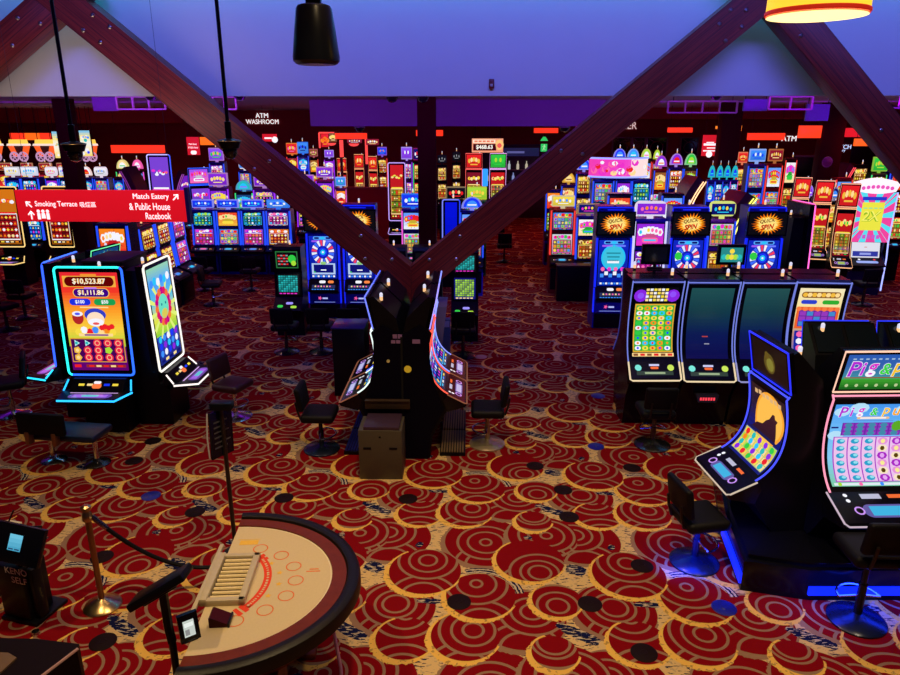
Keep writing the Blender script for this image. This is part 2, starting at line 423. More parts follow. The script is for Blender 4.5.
def art_flower(w, h):
    A = Art(w, h)
    A.grad(0, .3, 1, 1, [(.25, .65, .04), (.8, .8, .08), (.1, .55, .75), (.08, .35, .95), (.3, .65, .4)], 0, 24); A.grad(0, 0, 1, .3, [(.01, .02, .2), (.02, .06, .5)], 0, 6)
    for i in range(12): A.wedge(.5, .55, w * .3, w * .62, 2 * PI * i / 12, 2 * PI * i / 12 + .16, (.75, .9, .2), 1)
    for i in range(6): A.disc(.12 + .15 * i, .84 + .02 * (i % 2), w * .085, [K['sky'], K['cyn'], K['wht']][i % 3], 2, 7)
    for i in range(16):
        a = 2 * PI * i / 16; A.disc(.5 + .29 * math.cos(a), .575 + .29 * w / h * math.sin(a) * 1.1, w * .085, [(.75, .01, .12), (.55, .0, .25), (.9, .2, .03)][i % 3], 2, 8)
    A.disc(.5, .575, w * .225, (.15, .75, .55), 3, 20, 1.1); A.disc(.5, .50, w * .14, (.7, .6, .1), 4, 12, .7)
    A.disc(.42, .60, w * .03, (.0, .2, .3), 5, 8); A.disc(.60, .60, w * .03, (.0, .2, .3), 5, 8)
    for i in range(5):
        for j in range(3): A.disc(.13 + .185 * i, .11 + .075 * j, w * .072, [K['sky'], K['wht'], K['blu'], K['pur'], K['cyn']][(i + 2 * j) % 5], 2, 8)
        A.rect(.06 + .185 * i, .02, .2 + .185 * i, .05, K['crm'] if i % 2 else K['nav'], 2)
    return A
def art_jewels(w, h):                                    # purple swirl, stacked figures, columns of coloured tiles on green
    A = Art(w, h); A.rect(0, 0, 1, 1, K['blk'], 0)
    A.disc(.12, .88, w * .16, K['pur'], 1, 12); A.disc(.88, .88, w * .16, K['pur'], 1, 12); A.disc(.12, .88, w * .08, K['lil'], 2, 10); A.disc(.88, .9, w * .08, K['lil'], 2, 10)
    for j in range(4):
        for i in range(6): A.rect(.24 + .09 * i, .80 + .05 * j, .31 + .09 * i, .835 + .05 * j, [K['crm'], K['wht'], K['yel']][(i + j) % 3], 2)
    A.rect(.02, .08, .98, .76, (.75, .4, .03), 1); A.rect(.05, .10, .95, .74, (.01, .25, .03), 2)
    rnd = random.Random(11)
    for i in range(5):
        A.rect(.055 + .178 * i, .10, .225 + .178 * i, .74, [(.02, .45, .06), (.1, .6, .03)][i % 2], 3)
        for j in range(9):
            c = K[rnd.choice(['yel', 'crm', 'grn', 'cyn', 'gold', 'lime', 'org', 'wht'])]
            A.pill(.065 + .178 * i, .108 + .07 * j, .215 + .178 * i, .165 + .07 * j, c, 4, 2); A.disc(.14 + .178 * i, .137 + .07 * j, w * .03, K[rnd.choice(['grn', 'org', 'red', 'blu'])], 5, 6)
    A.rect(.0, .02, 1, .07, K['crm'], 1)
    for i in range(6): A.rect(.03 + .165 * i, .028, .14 + .165 * i, .06, K['red'] if i % 2 else K['brn'], 2)
    return A
def art_idle_sheen(w, h):  # teal bands paint in the reflection on a dark idle screen
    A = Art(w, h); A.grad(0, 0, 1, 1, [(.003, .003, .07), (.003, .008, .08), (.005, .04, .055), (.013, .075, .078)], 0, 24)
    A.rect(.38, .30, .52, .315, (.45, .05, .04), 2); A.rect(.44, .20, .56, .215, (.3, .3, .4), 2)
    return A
def art_lodge(w, h):                                     # gold heading over an orange frame of purple tiles
    A = Art(w, h); A.grad(0, 0, 1, 1, [(.05, .12, .5), (.5, .25, .2), (.95, .75, .3), (.9, .8, .5)], 0, 16)
    A.pill(.06, .86, .94, .95, (.25, .1, .02), 2)
    for i in range(8): A.disc(.14 + .103 * i, .905, w * .06, K['crm'] if i % 2 else K['gold'], 3, 6)
    A.pill(.08, .77, .44, .83, (.02, .05, .6), 2); A.pill(.56, .77, .94, .83, (.03, .4, .03), 2)
    A.rect(.02, .42, .98, .73, (.85, .12, .02), 2); A.rect(.08, .45, .92, .68, (.12, .02, .3), 3)
    for i in range(5):
        for j in range(3): A.rect(.1 + .165 * i, .46 + .072 * j, .24 + .165 * i, .52 + .072 * j, (.3, .04, .5) if (i + j) % 3 else (.05, .25, .6), 4)
    for i in range(7): A.disc(.06 + .145 * i, .70, w * .06, (.95, .2, .05), 4, 8)
    A.rect(.04, .1, .96, .39, (.01, .02, .35), 2)
    for i in range(4):
        for j in range(3): A.disc(.16 + .225 * i, .15 + .095 * j, w * .075, K['wht'] if (i + j) % 2 else K['pnk'], 3, 7)
    A.rect(0, .02, 1, .08, (.25, .6, .9), 2)
    return A
def art_wolf(w, h):
    A = Art(w, h); A.grad(0, .4, 1, 1, [(.006, .01, .20), (.012, .008, .04), (.02, .008, .01)], 0, 10); A.grad(0, 0, 1, .4, [(.004, .01, .15), (.01, .02, .3)], 0, 4)
    A.disc(.58, .66, w * .42, (.95, .38, .03), 1, 28); A.disc(.58, .66, w * .37, (1., .52, .08), 2, 28)
    wolf = [(.16, .44), (.26, .52), (.42, .55), (.50, .62), (.58, .66), (.66, .75), (.72, .755), (.74, .71), (.82, .70), (.78, .655), (.80, .60), (.84, .50), (.86, .44)]
    A.poly(wolf, (.035, .008, .02), 3); A.poly([(.16, .44), (.86, .44), (1, .40), (0, .40)], (.01, .01, .09), 3)
    for i in range(7): A.rect(.12 + .115 * i, .89 + .012 * (i % 2), .205 + .115 * i, .945 + .012 * (i % 2), (.75, .45, .2), 3)
    A.rect(.03, .04, .97, .385, (.55, .6, .2), 1)
    rnd = random.Random(4)
    for i in range(5):
        for j in range(4):
            A.rect(.05 + .185 * i, .055 + .082 * j, .215 + .185 * i, .125 + .082 * j, K[rnd.choice(['yel', 'yel', 'crm', 'lime', 'gold'])], 2)
            A.disc(.13 + .185 * i, .09 + .082 * j, w * .055, K[rnd.choice(['red', 'teal', 'pur', 'org', 'grn', 'teal', 'cyn'])], 3, 7)
    return A
def art_wolftop(w, h):
    A = Art(w, h); A.rect(0, 0, 1, 1, (.006, .004, .003), 0); A.disc(.5, .45, h * .3, (.10, .07, .01), 1, 14); A.disc(.52, .42, h * .2, (.22, .2, .03), 2, 9); A.disc(.44, .66, h * .12, (.12, .08, .01), 2, 7)
    return A
def pigpug(A, cx, cy, hh, l=4):
    hh = hh * 1.0
    T = [('P', -.385, (.45, .02, .65), 1.15), ('i', -.285, (.55, .02, .7), 1.0), ('g', -.175, (.7, .03, .6), 1.0), ('&', -.01, (.04, .65, .06), .85), ('p', .135, (.95, .55, .02), 1.0), ('u', .265, (.95, .4, .02), .80), ('g', .40, (.9, .2, .05), 1.0)]
    for ch, dx, c, k in T:
        dy = -hh * .10 if ch in 'gp' else (-hh * .04 if ch == 'u' else 0)
        A.text(ch, cx + dx, cy + dy, hh * k * 1.32, K['wht'], l, .12, .035); A.text(ch, cx + dx, cy + dy, hh * k * 1.24, c, l + 1, .12, .018)
def art_pigtop(w, h):
    A = Art(w, h); A.grad(0, .3, 1, 1, [(.05, .3, .35), (.03, .12, .4), (.02, .1, .45)], 0, 8); A.grad(0, 0, 1, .34, [(.0, .1, .01), (.05, .4, .03)], 0, 5)
    for i in range(12): A.rect(.06 + .076 * i, .86, .10 + .076 * i, .90, (.35, .5, .7), 2)
    A.rect(.02, .33, .98, .36, (.3, .1, .02), 2); pigpug(A, .5, .60, .30)
    for i in range(8): A.disc(.08 + .12 * i, .12, h * .05, (.5, .6, .3), 2, 6)
    return A
def art_pig(w, h):
    A = Art(w, h); A.grad(0, 0, 1, 1, [(.2, .6, .35), (.25, .6, .9), (.15, .5, .95), (.05, .3, .85)], 0, 20)
    for x, y, r in ((.1, .9, .1), (.3, .95, .12), (.85, .93, .1), (.92, .7, .12), (.08, .6, .1)): A.disc(x, y, w * r, (.45, .75, .95), 1, 10, .6)
    pigpug(A, .5, .905, .094); A.pill(.3, .805, .7, .835, (.85, .5, .25), 2); A.rect(.34, .812, .66, .828, K['wht'], 3)
    A.rect(.26, .78, .76, .79, (.1, .25, .7), 2)
    A.rect(.14, .60, .88, .76, (.14, .02, .35), 2)
    for i in range(5):
        for j in range(3):
            A.rect(.155 + .145 * i, .607 + .051 * j, .285 + .145 * i, .65 + .051 * j, (.28, .03, .5), 3); A.disc(.22 + .145 * i, .628 + .051 * j, w * .05, (.05, .25, .4), 4, 6, .6)
    A.disc(.82, .72, w * .07, (.1, .4, .02), 5, 8)
    A.rect(.01, .69, .10, .71, K['nav'], 2); A.pill(.9, .68, .98, .74, (.2, .7, .05), 2)
    A.rect(.06, .05, .95, .585, (.4, .05, .55), 2)
    for i in range(5):
        A.rect(.075 + .175 * i, .06, .235 + .175 * i, .575, (.85, .55, .85), 3)
        for j in range(6):
            x, y = .155 + .175 * i, .10 + .086 * j
            if i < 3: A.disc(x, y, w * .055, (.02, .35, .6), 4, 8, .6); A.disc(x + .015, y + .008, w * .03, (.3, .75, .85), 5, 6, .6)
            else:
                k = (i + j) % 3; A.disc(x, y, w * .065, [(.4, .02, .55), (.95, .8, .55), (.8, .3, .7)][k], 4, 8, .7); A.disc(x, y, w * .03, [(.8, .4, .9), (.1, .05, .0), (.95, .85, .3)][k], 5, 6)
    A.rect(.03, .01, .97, .04, (.75, .85, .9), 2)
    for i, c in enumerate((K['lime'], K['pnk'], K['sky'], K['wht'])): A.disc(.1 + .26 * i, .025, w * .025, c, 3, 8)
    return A
def art_ray(w, h):                                       # pink and blue rays round a yellow panel
    A = Art(w, h); A.rect(0, 0, 1, 1, (.9, .06, .35), 0)
    for i in range(14):
        a = 2 * PI * i / 14; r = h * .75
        A.p.append(([(w * .5, h * .5), (w * .5 + r * math.cos(a), h * .5 + r * math.sin(a)), (w * .5 + r * math.cos(a + .19), h * .5 + r * math.sin(a + .19))], (.1, .75, .9), 1))
    A.p = [(([(min(max(x, 0), w), min(max(y, 0), h)) for x, y in pts]), c, l) for pts, c, l in A.p]
    A.rect(.24, .24, .76, .80, (.85, .8, .06), 2); A.rect(.22, .84, .78, .91, (.02, .04, .6), 2)
    A.text('2X', .5, .52, .20, (.3, .5, .02), 4, .15, .05); A.text('2X', .49, .53, .20, (.95, .9, .15), 5, .15, .0)
    for i in range(4): A.rect(.28 + .12 * i, .67, .37 + .12 * i, .70, (.4, .75, .3), 3)
    for i in range(5): A.rect(.26 + .11 * i, .07, .34 + .11 * i, .15, (.6, .1, .6), 3)
    return A
def art_jackpot(w, h):
    A = Art(w, h); A.rect(0, 0, 1, 1, (.95, .35, .2), 0); A.rect(.03, .68, .75, .92, (1, .8, .6), 1); A.rect(.04, .14, .78, .62, (.06, .0, .0), 1)
    A.text('$468.63', .40, .38, .34, (1, .95, .85), 3, 0, .03, .66); A.disc(.88, .55, h * .32, (1, .6, .2), 1, 10, 1.2); A.disc(.88, .5, h * .18, (.9, .1, .1), 2, 8)
    for i in range(5): A.rect(.08 + .13 * i, .74, .18 + .13 * i, .86, (.9, .2, .1), 2)
    return A
def art_screen_list(w, h):
    A = Art(w, h); A.grad(0, 0, 1, 1, [(.05, .3, .5), (.15, .6, .85)], 0, 4)
    return A
def art_plain(w, h):  # blue machine panel, given a screen's glow to look bright
    A = Art(w, h); A.grad(0, 0, 1, 1, [(.001, .004, .5), (.001, .006, .75)], 0, 6); A.pill(.12, .05, .5, .10, (.05, .1, .9), 1); A.disc(.75, .075, w * .06, (.3, .4, 1.), 1, 8); return A
# ------------------------------------------------------------------ slot machines (origin on the floor, player's side facing -y)
def put_art(art, f, w_over=None):
    mb = MB(); art.put(mb, f, 1); return mb

def sheet(name, art, f, frame, parent, key, mats=None, bands=0):
    """A screen: a thin dark glass body with its picture."""
    def b():
        mb = frame() if frame else MB(); art.put(mb, f, 1, bands=bands); return mb
    return obj(name, b, mats or [GLOSS, SCREEN], parent, key, fix=False, smooth=False)

def candle_part(root, x, y, z, key, es=1.1):
    def b():
        mb = MB(); mb.lathe([(.03, 0), (.03, .03)], 10, 0); mb.lathe([(.024, .03), (.024, .085)], 10, 1); mb.lathe([(.024, .085), (.024, .13), (.012, .145)], 10, 2); return mb
    o = obj('candle', b, [CHROME, led((1, .55, .25), es), led((.8, .8, 1.), es * .8)], root, 'candle' + str(es)); o.location = (x, y, z); o.scale = (.8, .8, .8); return o

def deck_buttons(mb, w, f, mi, seed):
    rnd = random.Random(seed); A = Art(w, .2)
    A.pill(.30, .3, .70, .85, (.05, .12, .3), 1); A.pill(.36, .42, .64, .74, K[rnd.choice(['sky', 'cyn', 'crm', 'pnk'])], 2)
    for i, c in enumerate(('wht', 'red', 'sky')): A.disc(.12 + .055 * i, .55, w * .022, K[c], 2, 7)
    for i, c in enumerate(('crm', 'org')): A.disc(.82 + .07 * i, .55, w * .026, K[c], 2, 7)
    A.put(mb, f, mi)

def upright(label, loc, rz, sx, sz, up='blue', lo=None, top='rect', topc=('blu', 'wht', 'cyn'), body='navy', strip=(.02, .08, 1.), seed=0, group=None, title=False, cat='slot machine'):
    root = thing('slot_machine', label, cat, loc, rz, group, (sx, sx, sz))
    w = .66; lo = lo or up
    bm_ = {'navy': NAVY, 'blue': BLUE, 'black': BLACK, 'purple': mat('purple_shell', (.12, .01, .3), .3), 'red': mat('red_shell', (.3, .01, .015), .3), 'green': mat('green_shell', (.01, .2, .05), .3)}[body]
    def cab():
        mb = MB(); mb.prism([(-.02, 0), (-.02, .62), (-.0, .92), (.06, 1.46), (.045, 1.50), (.075, 1.98), (.11, 2.02), (.50, 2.02), (.54, 1.95), (.56, 0)], -w / 2, w / 2); return mb
    obj('cabinet', cab, bm_, root, 'up_cab' + body)
    def base():
        mb = MB(); mb.box(-.29, .29, -.045, -.018, .08, .60, 0, .01); mb.box(-.22, .22, -.055, -.04, .38, .52, 0, .006); return mb
    obj('base_panel', base, BLACK, root, 'up_base')
    def dk():
        mb = MB(); mb.prism([(-.27, .72), (-.29, .75), (-.27, .785), (-.0, .90), (.03, .82), (-.02, .66)], -w / 2 + .004, w / 2 - .004)
        t = math.atan2(.115, .27); c, q = math.cos(t), math.sin(t)
        deck_buttons(mb, .6, lambda u, v: ((u - .3, -.26 + v * c, .79 + v * q), (0, -q, c)), 1, seed % 4); return mb
    obj('button_deck', dk, [BLACK, SCREEN], root, 'up_deck%d' % (seed % 4), smooth=False)
    t1 = math.atan2(.06, .54)
    sheet('lower_screen', art_reels(.54, .48, lo, seed), flat(.54, -.014, .945, t1), lambda: framed(.58, .52, -.010, .925, t1), root, 'lo%s%d' % (lo, seed % 5))
    t2 = math.atan2(.03, .48)
    ua = art_title(.54, .40, up, seed + 7) if title else art_reels(.54, .40, up, seed + 31)
    sheet('upper_screen', ua, flat(.54, .03, 1.535, t2), lambda: framed(.58, .44, .034, 1.515, t2), root, 'hi%s%d%d' % (up, seed % 5, title))
    if strip:
        def ls():
            mb = MB(); mb.prism([(-.012, .93), (.050, 1.46), (.034, 1.50), (.064, 1.98), (.10, 1.98), (.10, .93)], -.022, .022); return mb
        for s in (-1, 1): obj('light_strip', ls, led(strip, .95), root, 'up_ls%s' % (strip,)).location = (s * .316, 0, 0)
    if top:
        b, m1, m2 = topc
        def tp():
            mb = MB()
            if top == 'rect': mb.box(-.31, .31, .12, .22, 2.07, 2.33, 0, .02)
            elif top == 'wide': mb.box(-.325, .325, .10, .22, 2.06, 2.40, 0, .02)
            elif top == 'oval': rounded_slab(mb, .62, .27, .13, .10, 2.07, .10)
            else:
                n = 16; mb.add_bm(slab([(.30 * math.cos(PI * i / n), 2.07 + .26 * math.sin(PI * i / n)) for i in range(n + 1)], .12, .22))
            mb.box(-.06, .06, .14, .20, 2.01, 2.09); return mb
        tm = led(tuple(.25 * a + .65 * c for a, c in zip(K[m1], K[b])), .9) if top != 'oval' else led((.80, .72, .85) if m1 != 'yel' else (.70, .80, .20), .9)
        t = obj('topper', tp, tm, root, 'tp%s%s%s' % (top, b, m1))
        def ta():
            mb = MB()
            if top == 'dome':
                A = Art(.5, .21); A.disc(.5, 0.02, .235, K[b], 0, 14, .9, 0, PI); A.disc(.5, .06, .16, K[m2], 1, 10, .9, 0, PI); A.rect(.25, .2, .75, .34, K[m1], 2); A.put(mb, flat(.5, .118, 2.095), 1)
            else:
                W, H, z = (.56, .20, 2.10) if top != 'wide' else (.60, .28, 2.09); art_sign(W, H, b, m1, m2, seed).put(mb, flat(W, .116 if top != 'wide' else .096, z), 1)
            return mb
        obj('topper_screen', ta, [GLOSS, SCREEN], t, 'ta%s%s%s%s' % (top, b, m1, m2), fix=False, smooth=False)
        candle_part(root, .0, .17, {'rect': 2.33, 'wide': 2.40, 'oval': 2.34, 'dome': 2.32}[top], '')
    else: candle_part(root, .1, .2, 2.02, '')
    return root

def framed(w, h, y0, z0, tilt=0.0, d=.022):              # thin dark slab behind a flat screen
    mb = MB(); c, q = math.cos(tilt), math.sin(tilt); p = []
    for dd in (0, d):
        for u, v in ((-w / 2, 0), (w / 2, 0), (w / 2, h), (-w / 2, h)): p.append((u, y0 + v * q + dd * c, z0 + v * c - dd * q))
    mb.hexa([p[0], p[1], p[5], p[4], p[3], p[2], p[6], p[7]]); return mb

def slab(outline, y0, y1):                               # outline of (x, z) pushed along y
    bm = bmesh.new(); a = [bm.verts.new((x, y0, z)) for x, z in outline]; b = [bm.verts.new((x, y1, z)) for x, z in outline]
    n = len(a); bm.faces.new(a); bm.faces.new(b[::-1])
    for i in range(n): bm.faces.new((a[i], b[i], b[(i + 1) % n], a[(i + 1) % n]))
    return bm

def round_rect(w, h, r, z0, n=6):
    pts = []
    for cx, cz, a in ((w / 2 - r, z0 + h - r, 0), (-w / 2 + r, z0 + h - r, PI / 2), (-w / 2 + r, z0 + r, PI), (w / 2 - r, z0 + r, 1.5 * PI)):
        pts += [(cx + r * math.cos(a + PI / 2 * i / n), cz + r * math.sin(a + PI / 2 * i / n)) for i in range(n + 1)]
    return pts
def rounded_slab(mb, w, h, y0, d, z0, r): mb.add_bm(slab(round_rect(w, h, r, z0), y0, y0 + d))

# wide monitor over a tall wheel screen, blue shell
def wheel_machine(label, loc, rz, kind, group, scale=(1, 1, 1)):
    root = thing('slot_machine', label, 'slot machine', loc, rz, group, scale); w = .74
    def cab():
        mb = MB(); mb.prism([(-.04, 0), (-.04, .60), (-.02, .82), (.03, 1.78), (.05, 1.80), (.05, 2.36), (.10, 2.40), (.50, 2.40), (.55, 0)], -w / 2, w / 2); return mb
    obj('cabinet', cab, BLUE, root, 'wm_cab')
    def base():
        mb = MB(); mb.box(-.34, .34, -.07, -.035, .02, .30, 0, .01); return mb
    obj('base_panel', base, BLACK, root, 'wm_base')
    def lower():
        mb = MB(); mb.box(-.34, .34, -.08, -.035, .32, .56, 0, .01); A = Art(.6, .2)
        A.star(.32, .55, .02, .052, 5, (.95, .1, .35), 1); A.rect(.42, .45, .62, .62, (.45, .5, .9), 1); A.rect(.1, .1, .9, .14, (.3, .4, 1), 1); A.put(mb, flat(.6, -.082, .34), 1); return mb
    obj('badge_panel', lower, [BLUE, SCREEN], root, 'wm_badge', smooth=False)
    def dk():
        mb = MB(); mb.prism([(-.16, .60), (-.18, .64), (-.04, .84), (0, .84), (0, .58)], -.345, .345)
        A = Art(.66, .24); t = math.atan2(.2, .14); c, q = math.cos(t), math.sin(t)
        A.pill(.34, .66, .56, .92, K['wht'], 1); A.pill(.64, .66, .84, .92, (1, .25, .05), 1); A.rect(.1, .2, .9, .5, (.02, .03, .1), 1)
        for i in range(6): A.disc(.22 + .1 * i, .36, .02, K['pnk'] if i % 2 else K['crm'], 2, 6)
        for i in range(9): A.rect(.1 + .09 * i, .04, .16 + .09 * i, .12, K['sky'], 1)
        A.put(mb, lambda u, v: ((u - .33, -.178 + v * c, .645 + v * q), (0, -q, c)), 1); return mb
    obj('button_deck', dk, [BLACK, SCREEN], root, 'wm_deck', smooth=False)
    t1 = math.atan2(.05, .96)
    sheet('wheel_screen', art_wheel(.62, .90, kind), flat(.62, -.034, .865, t1), lambda: framed(.66, .93, -.030, .85, t1), root, 'wm_scr' + kind)
    sheet('top_monitor', art_quick(.74, .40), flat(.74, -.044, 1.885), lambda: framed(.80, .46, -.040, 1.855, 0, .08), root, 'wm_top')
    def ls():
        mb = MB()
        for s in (-1, 1): mb.prism([(-.045, .84), (.012, 1.80), (.06, 1.80), (.02, .84)], min(s * .335, s * .376), max(s * .335, s * .376)); mb.prism([(-.05, .33), (-.05, .60), (-.02, .82), (.02, .82), (.02, .33)], min(s * .352, s * .376), max(s * .352, s * .376)); mb.tube([(s * .39, .02, 1.95), (s * .37, .045, 2.37)], .012, 6)
        mb.tube([(-.37, .045, 2.385), (.37, .045, 2.385)], .012, 6); mb.tube([(-.18, .0, 2.345), (.18, .0, 2.345)], .010, 6); return mb
    obj('light_strip', ls, led((.006, .02, .9), 1.05), root, 'wm_ls')
    candle_part(root, 0, .2, 2.40, ''); return root

# concave cabinets: one tall screen, or a lower screen under a leaning top screen
PROF1 = bez((-.10, .93), (.16, 1.22), (-.02, 1.97), 14)
PROF2 = bez((-.20, .86), (.12, 1.05), (-.02, 1.62), 14)
def curved_machine(label, loc, rz, art, key, kind=1, top_art=None, edge=(.15, .2, 1.), edge2=None, es=1.8, group=None, w=.70, end_marks=False, bezel=.05, deck_edge=None, scale=None, dk=.54, des=None, zb=0.0):
    root = thing('slot_machine', label, 'slot machine', loc, rz, group, scale)
    P = PROF1 if kind == 1 else PROF2; h = w / 2
    def cab():
        mb = MB(); back = .34
        if kind == 1: pr = [(-.02, 0), (-.10, .45), (-.22, .66), (-.24, .72)] + [(y, z) for y, z in P] + [(.02, 2.03), (back, 2.03), (back, 0)]
        else: pr = [(.02, zb), (-.02, max(.30, zb + .04)), (-.18, .62), (-.24, .70)] + [(y, z) for y, z in P] + [(.02, 1.66), (-.06, 2.02), (.02, 2.06), (back - .06, 1.80), (back - .02, 1.62), (back, 1.55), (back, zb)]
        mb.prism(pr, -h, h); return mb
    obj('cabinet', cab, BLACK if kind == 2 else GLOSS, root, 'cv_cab%d%.2f%.2f' % (kind, w, zb))
    def deck():
        mb = MB(); y1, z1 = P[0]
        if kind == 1: mb.prism([(-.26, .69), (-.28, .72), (-.26, .75), (y1, z1), (y1 + .05, z1 - .06), (-.16, .62)], -h, h); a, b = (-.26, .752), (y1, z1)
        else: mb.prism([(-dk + .02, .70), (-dk, .73), (-dk + .02, .755), (y1, z1), (y1 + .05, z1 - .08), (-.20, .64)], -h - .03, h + .03); a, b = (-dk + .02, .757), (y1, z1)
        L = math.dist(a, b); c, q = (b[0] - a[0]) / L, (b[1] - a[1]) / L; f = lambda u, v: ((u - h, a[0] + v * c, a[1] + v * q), (0, -q, c))
        A = Art(w, L)
        if kind == 1:
            A.rect(.14, .18, .86, .42, (.03, .05, .03), 1); A.rect(.3, .25, .7, .36, (.35, .45, .25), 2)
            A.disc(.18, .62, .045, (.2, .8, .7), 2, 10); A.disc(.82, .62, .045, (.6, .8, .1), 2, 10); A.rect(.40, .72, .6, .84, (.6, .6, .9), 2); A.pill(.42, .54, .58, .68, (1, .15, .03), 2)
        else:
            A.pill(.24, .16, .76, .58, (.12, .1, .35), 1); A.rect(.32, .22, .68, .52, [(.05, .45, .75), (.35, .5, .12), (.85, .4, .12), (.5, .5, .8)][len(key) % 4], 2); A.ring(.2, .38, .03, .045, (.6, .3, .9), 2, 10); A.ring(.8, .38, .03, .045, (.6, .3, .9), 2, 10)
            A.rect(.30, .76, .52, .92, (.5, .5, .65), 2); A.rect(.60, .78, .76, .90, (.9, .15, .03), 2); A.disc(.14, .7, .02, K['wht'], 2, 7); A.disc(.14, .88, .02, K['wht'], 2, 7)
        A.put(mb, f, 1); return mb
    obj('button_deck', deck, [GLOSS, SCREEN], root, 'cv_deck%d%.2f%d%.2f' % (kind, w, len(key) % 4, dk), smooth=False)
    L = sum(math.dist(a, b) for a, b in zip(P, P[1:]))
    aw, b0, b1 = w - 2 * bezel - .02, .05, .05
    f, L = curved(w, P)
    sheet('main_screen', art(aw, L - b0 - b1), lambda u, v: f(u + bezel + .01, v + b0), None, root, 'cv_scr' + key, bands=18)
    if kind == 2:
        tl = math.atan2(-.08, .36)
        tb = sheet('top_screen', top_art(w - .08, .33), flat(w - .08, .000, 1.70, tl), lambda: framed(w, .38, .006, 1.675, tl, .05), root, 'cv_top' + key)
        e2 = edge2 or edge
        def te():
            mb = MB(); mb.tube([(-h, .005, 1.675), (h, .005, 1.675), (h, -.078, 2.05), (-h, -.078, 2.05)], .009, 6, closed=True); return mb
        obj('top_light_frame', te, led(e2, es), root, 'cv_te%s%.1f%.2f' % (e2, es, w))
    def edges():
        mb = MB()
        for s in (-1, 1):
            mb.tube([(s * h, y - .006, z) for y, z in P] + ([(s * h, -.03, 2.01)] if kind == 1 else [(s * h, -.0, 1.655)]), .009, 6)
        mb.tube([(-h, P[-1][0] - .03 * (kind == 1), 2.0 if kind == 1 else 1.65), (h, P[-1][0] - .03 * (kind == 1), 2.0 if kind == 1 else 1.65)], .009, 6); return mb
    obj('light_strip', edges, led(edge, es), root, 'cv_ed%d%s%.1f%.2f' % (kind, edge, es, w))
    de = deck_edge or edge
    def dedge():
        mb = MB()
        if kind == 1: mb.tube([(-h, P[0][0] - .01, P[0][1]), (-h, -.27, .74), (-h + .03, -.285, .725), (h - .03, -.285, .725), (h, -.27, .74), (h, P[0][0] - .01, P[0][1])], .012, 6)
        else: mb.tube([(-h - .03, P[0][0], P[0][1]), (-h - .03, -dk + .02, .75), (-h, -dk - .005, .735), (h, -dk - .005, .735), (h + .03, -dk + .02, .75), (h + .03, P[0][0], P[0][1])], .008, 6)
        return mb
    obj('deck_light', dedge, led(de, des or es), root, 'cv_de%d%s%.1f%.2f%.2f' % (kind, de, des or es, w, dk))
    candle_part(root, h - .12, .14 if kind == 1 else .10, 2.03 if kind == 1 else 1.96, ''); return root

# tall portrait screen in a lit frame over a wing-shaped deck
def portrait(label, loc, rz, art, key, edge=((.02, .75, .65), (.02, .15, 1.)), deck_edge=(.02, .45, 1.), W=.80, H=1.43, z0=.80, es=1.9, group=None, scale=None, candle=True, wing=True):
    root = thing('slot_machine', label, 'slot machine', loc, rz, group, scale); t = R(2)
    def base():
        mb = MB(); mb.prism([(.0, 0), (.0, .50), (.13, .60), (.18, 2.15), (.42, 2.15), (.46, .8), (.46, 0)], -.285, .285); return mb
    obj('cabinet', base, BLACK, root, 'po_base')
    sheet('main_screen', art(W - .13, H - .13), flat(W - .13, .045 + math.sin(t) * .065, z0 + .065, t), lambda: framed(W, H, .050, z0, t, .10), root, 'po_scr' + key + '%.2f%.2f' % (W, H))
    c, q = math.cos(t), math.sin(t)
    def fr(side):
        def b():
            mb = MB(); r = .05; pts = round_rect(W, H, r, 0, 4); n = len(pts)
            pp = [(x, .045 + z * q, z0 + z * c) for x, z in pts]
            # points run: top right corner, top left, bottom left, bottom right
            if side == 0: mb.tube(pp[3:3 + n // 2 + 2], .015, 6)
            else: mb.tube((pp[3 + n // 2 + 1:] + pp[:4]), .015, 6)
            return mb
        return b
    lf = obj('light_frame', fr(0), led(edge[0], es), root, 'po_f0%s%.2f%.2f%.1f' % (edge[0], W, H, es))
    obj('light_frame', fr(1), led(edge[1], es), root, 'po_f1%s%.2f%.2f%.1f' % (edge[1], W, H, es))
    k = W / 2
    out = [(-k * .78, .0), (-k - .02, -.12), (-k * .84, -.42), (k * .84, -.42), (k + .02, -.12), (k * .78, .0)]
    def dk():
        mb = MB(); mb.plate(out, .58, .64); mb.prism([(-.16, .64), (-.02, .77), (.06, .77), (.06, .58)], -k * .8, k * .8)
        A = Art(W * .8, .24); A.pill(.1, .15, .9, .75, (.15, .06, .35), 1); A.rect(.18, .28, .82, .62, (.35, .12, .75), 2); A.pill(.34, .32, .66, .58, (.1, .55, .6), 3); A.rect(.05, .84, .95, .92, (.75, .45, .95), 1)
        A.put(mb, level(W * .8, .641, -.41), 1)
        B = Art(W * .8, .19); tt = math.atan2(.14, .14); cc, qq = math.cos(tt), math.sin(tt)
        for i, cl in enumerate(('yel', 'crm', 'org', 'blu', 'yel')): B.rect(.14 + .16 * i, .45, .25 + .16 * i, .62, K[cl], 1)
        B.pill(.40, .25, .58, .6, (1, .2, .05), 2); B.pill(.42, .6, .56, .8, K['wht'], 2)
        B.put(mb, lambda u, v: ((u - W * .4, -.16 + v * cc, .64 + v * qq), (0, -qq, cc)), 1); return mb
    obj('button_deck', dk, [BLACK, SCREEN], root, 'po_deck%.2f' % W, smooth=False)
    def de():
        mb = MB(); mb.tube([(x, y, .62) for x, y in out[1:5]], .014, 6)
        for s in (-1, 1): mb.tube([(s * k * .95, -.02, .76), (s * (k + .01), -.12, .64)], .011, 6)
        return mb
    obj('deck_light', de, led(deck_edge, es), root, 'po_de%s%.2f%.1f' % (deck_edge, W, es))
    if candle: candle_part(root, .05, .30, 2.15, '')
    return root

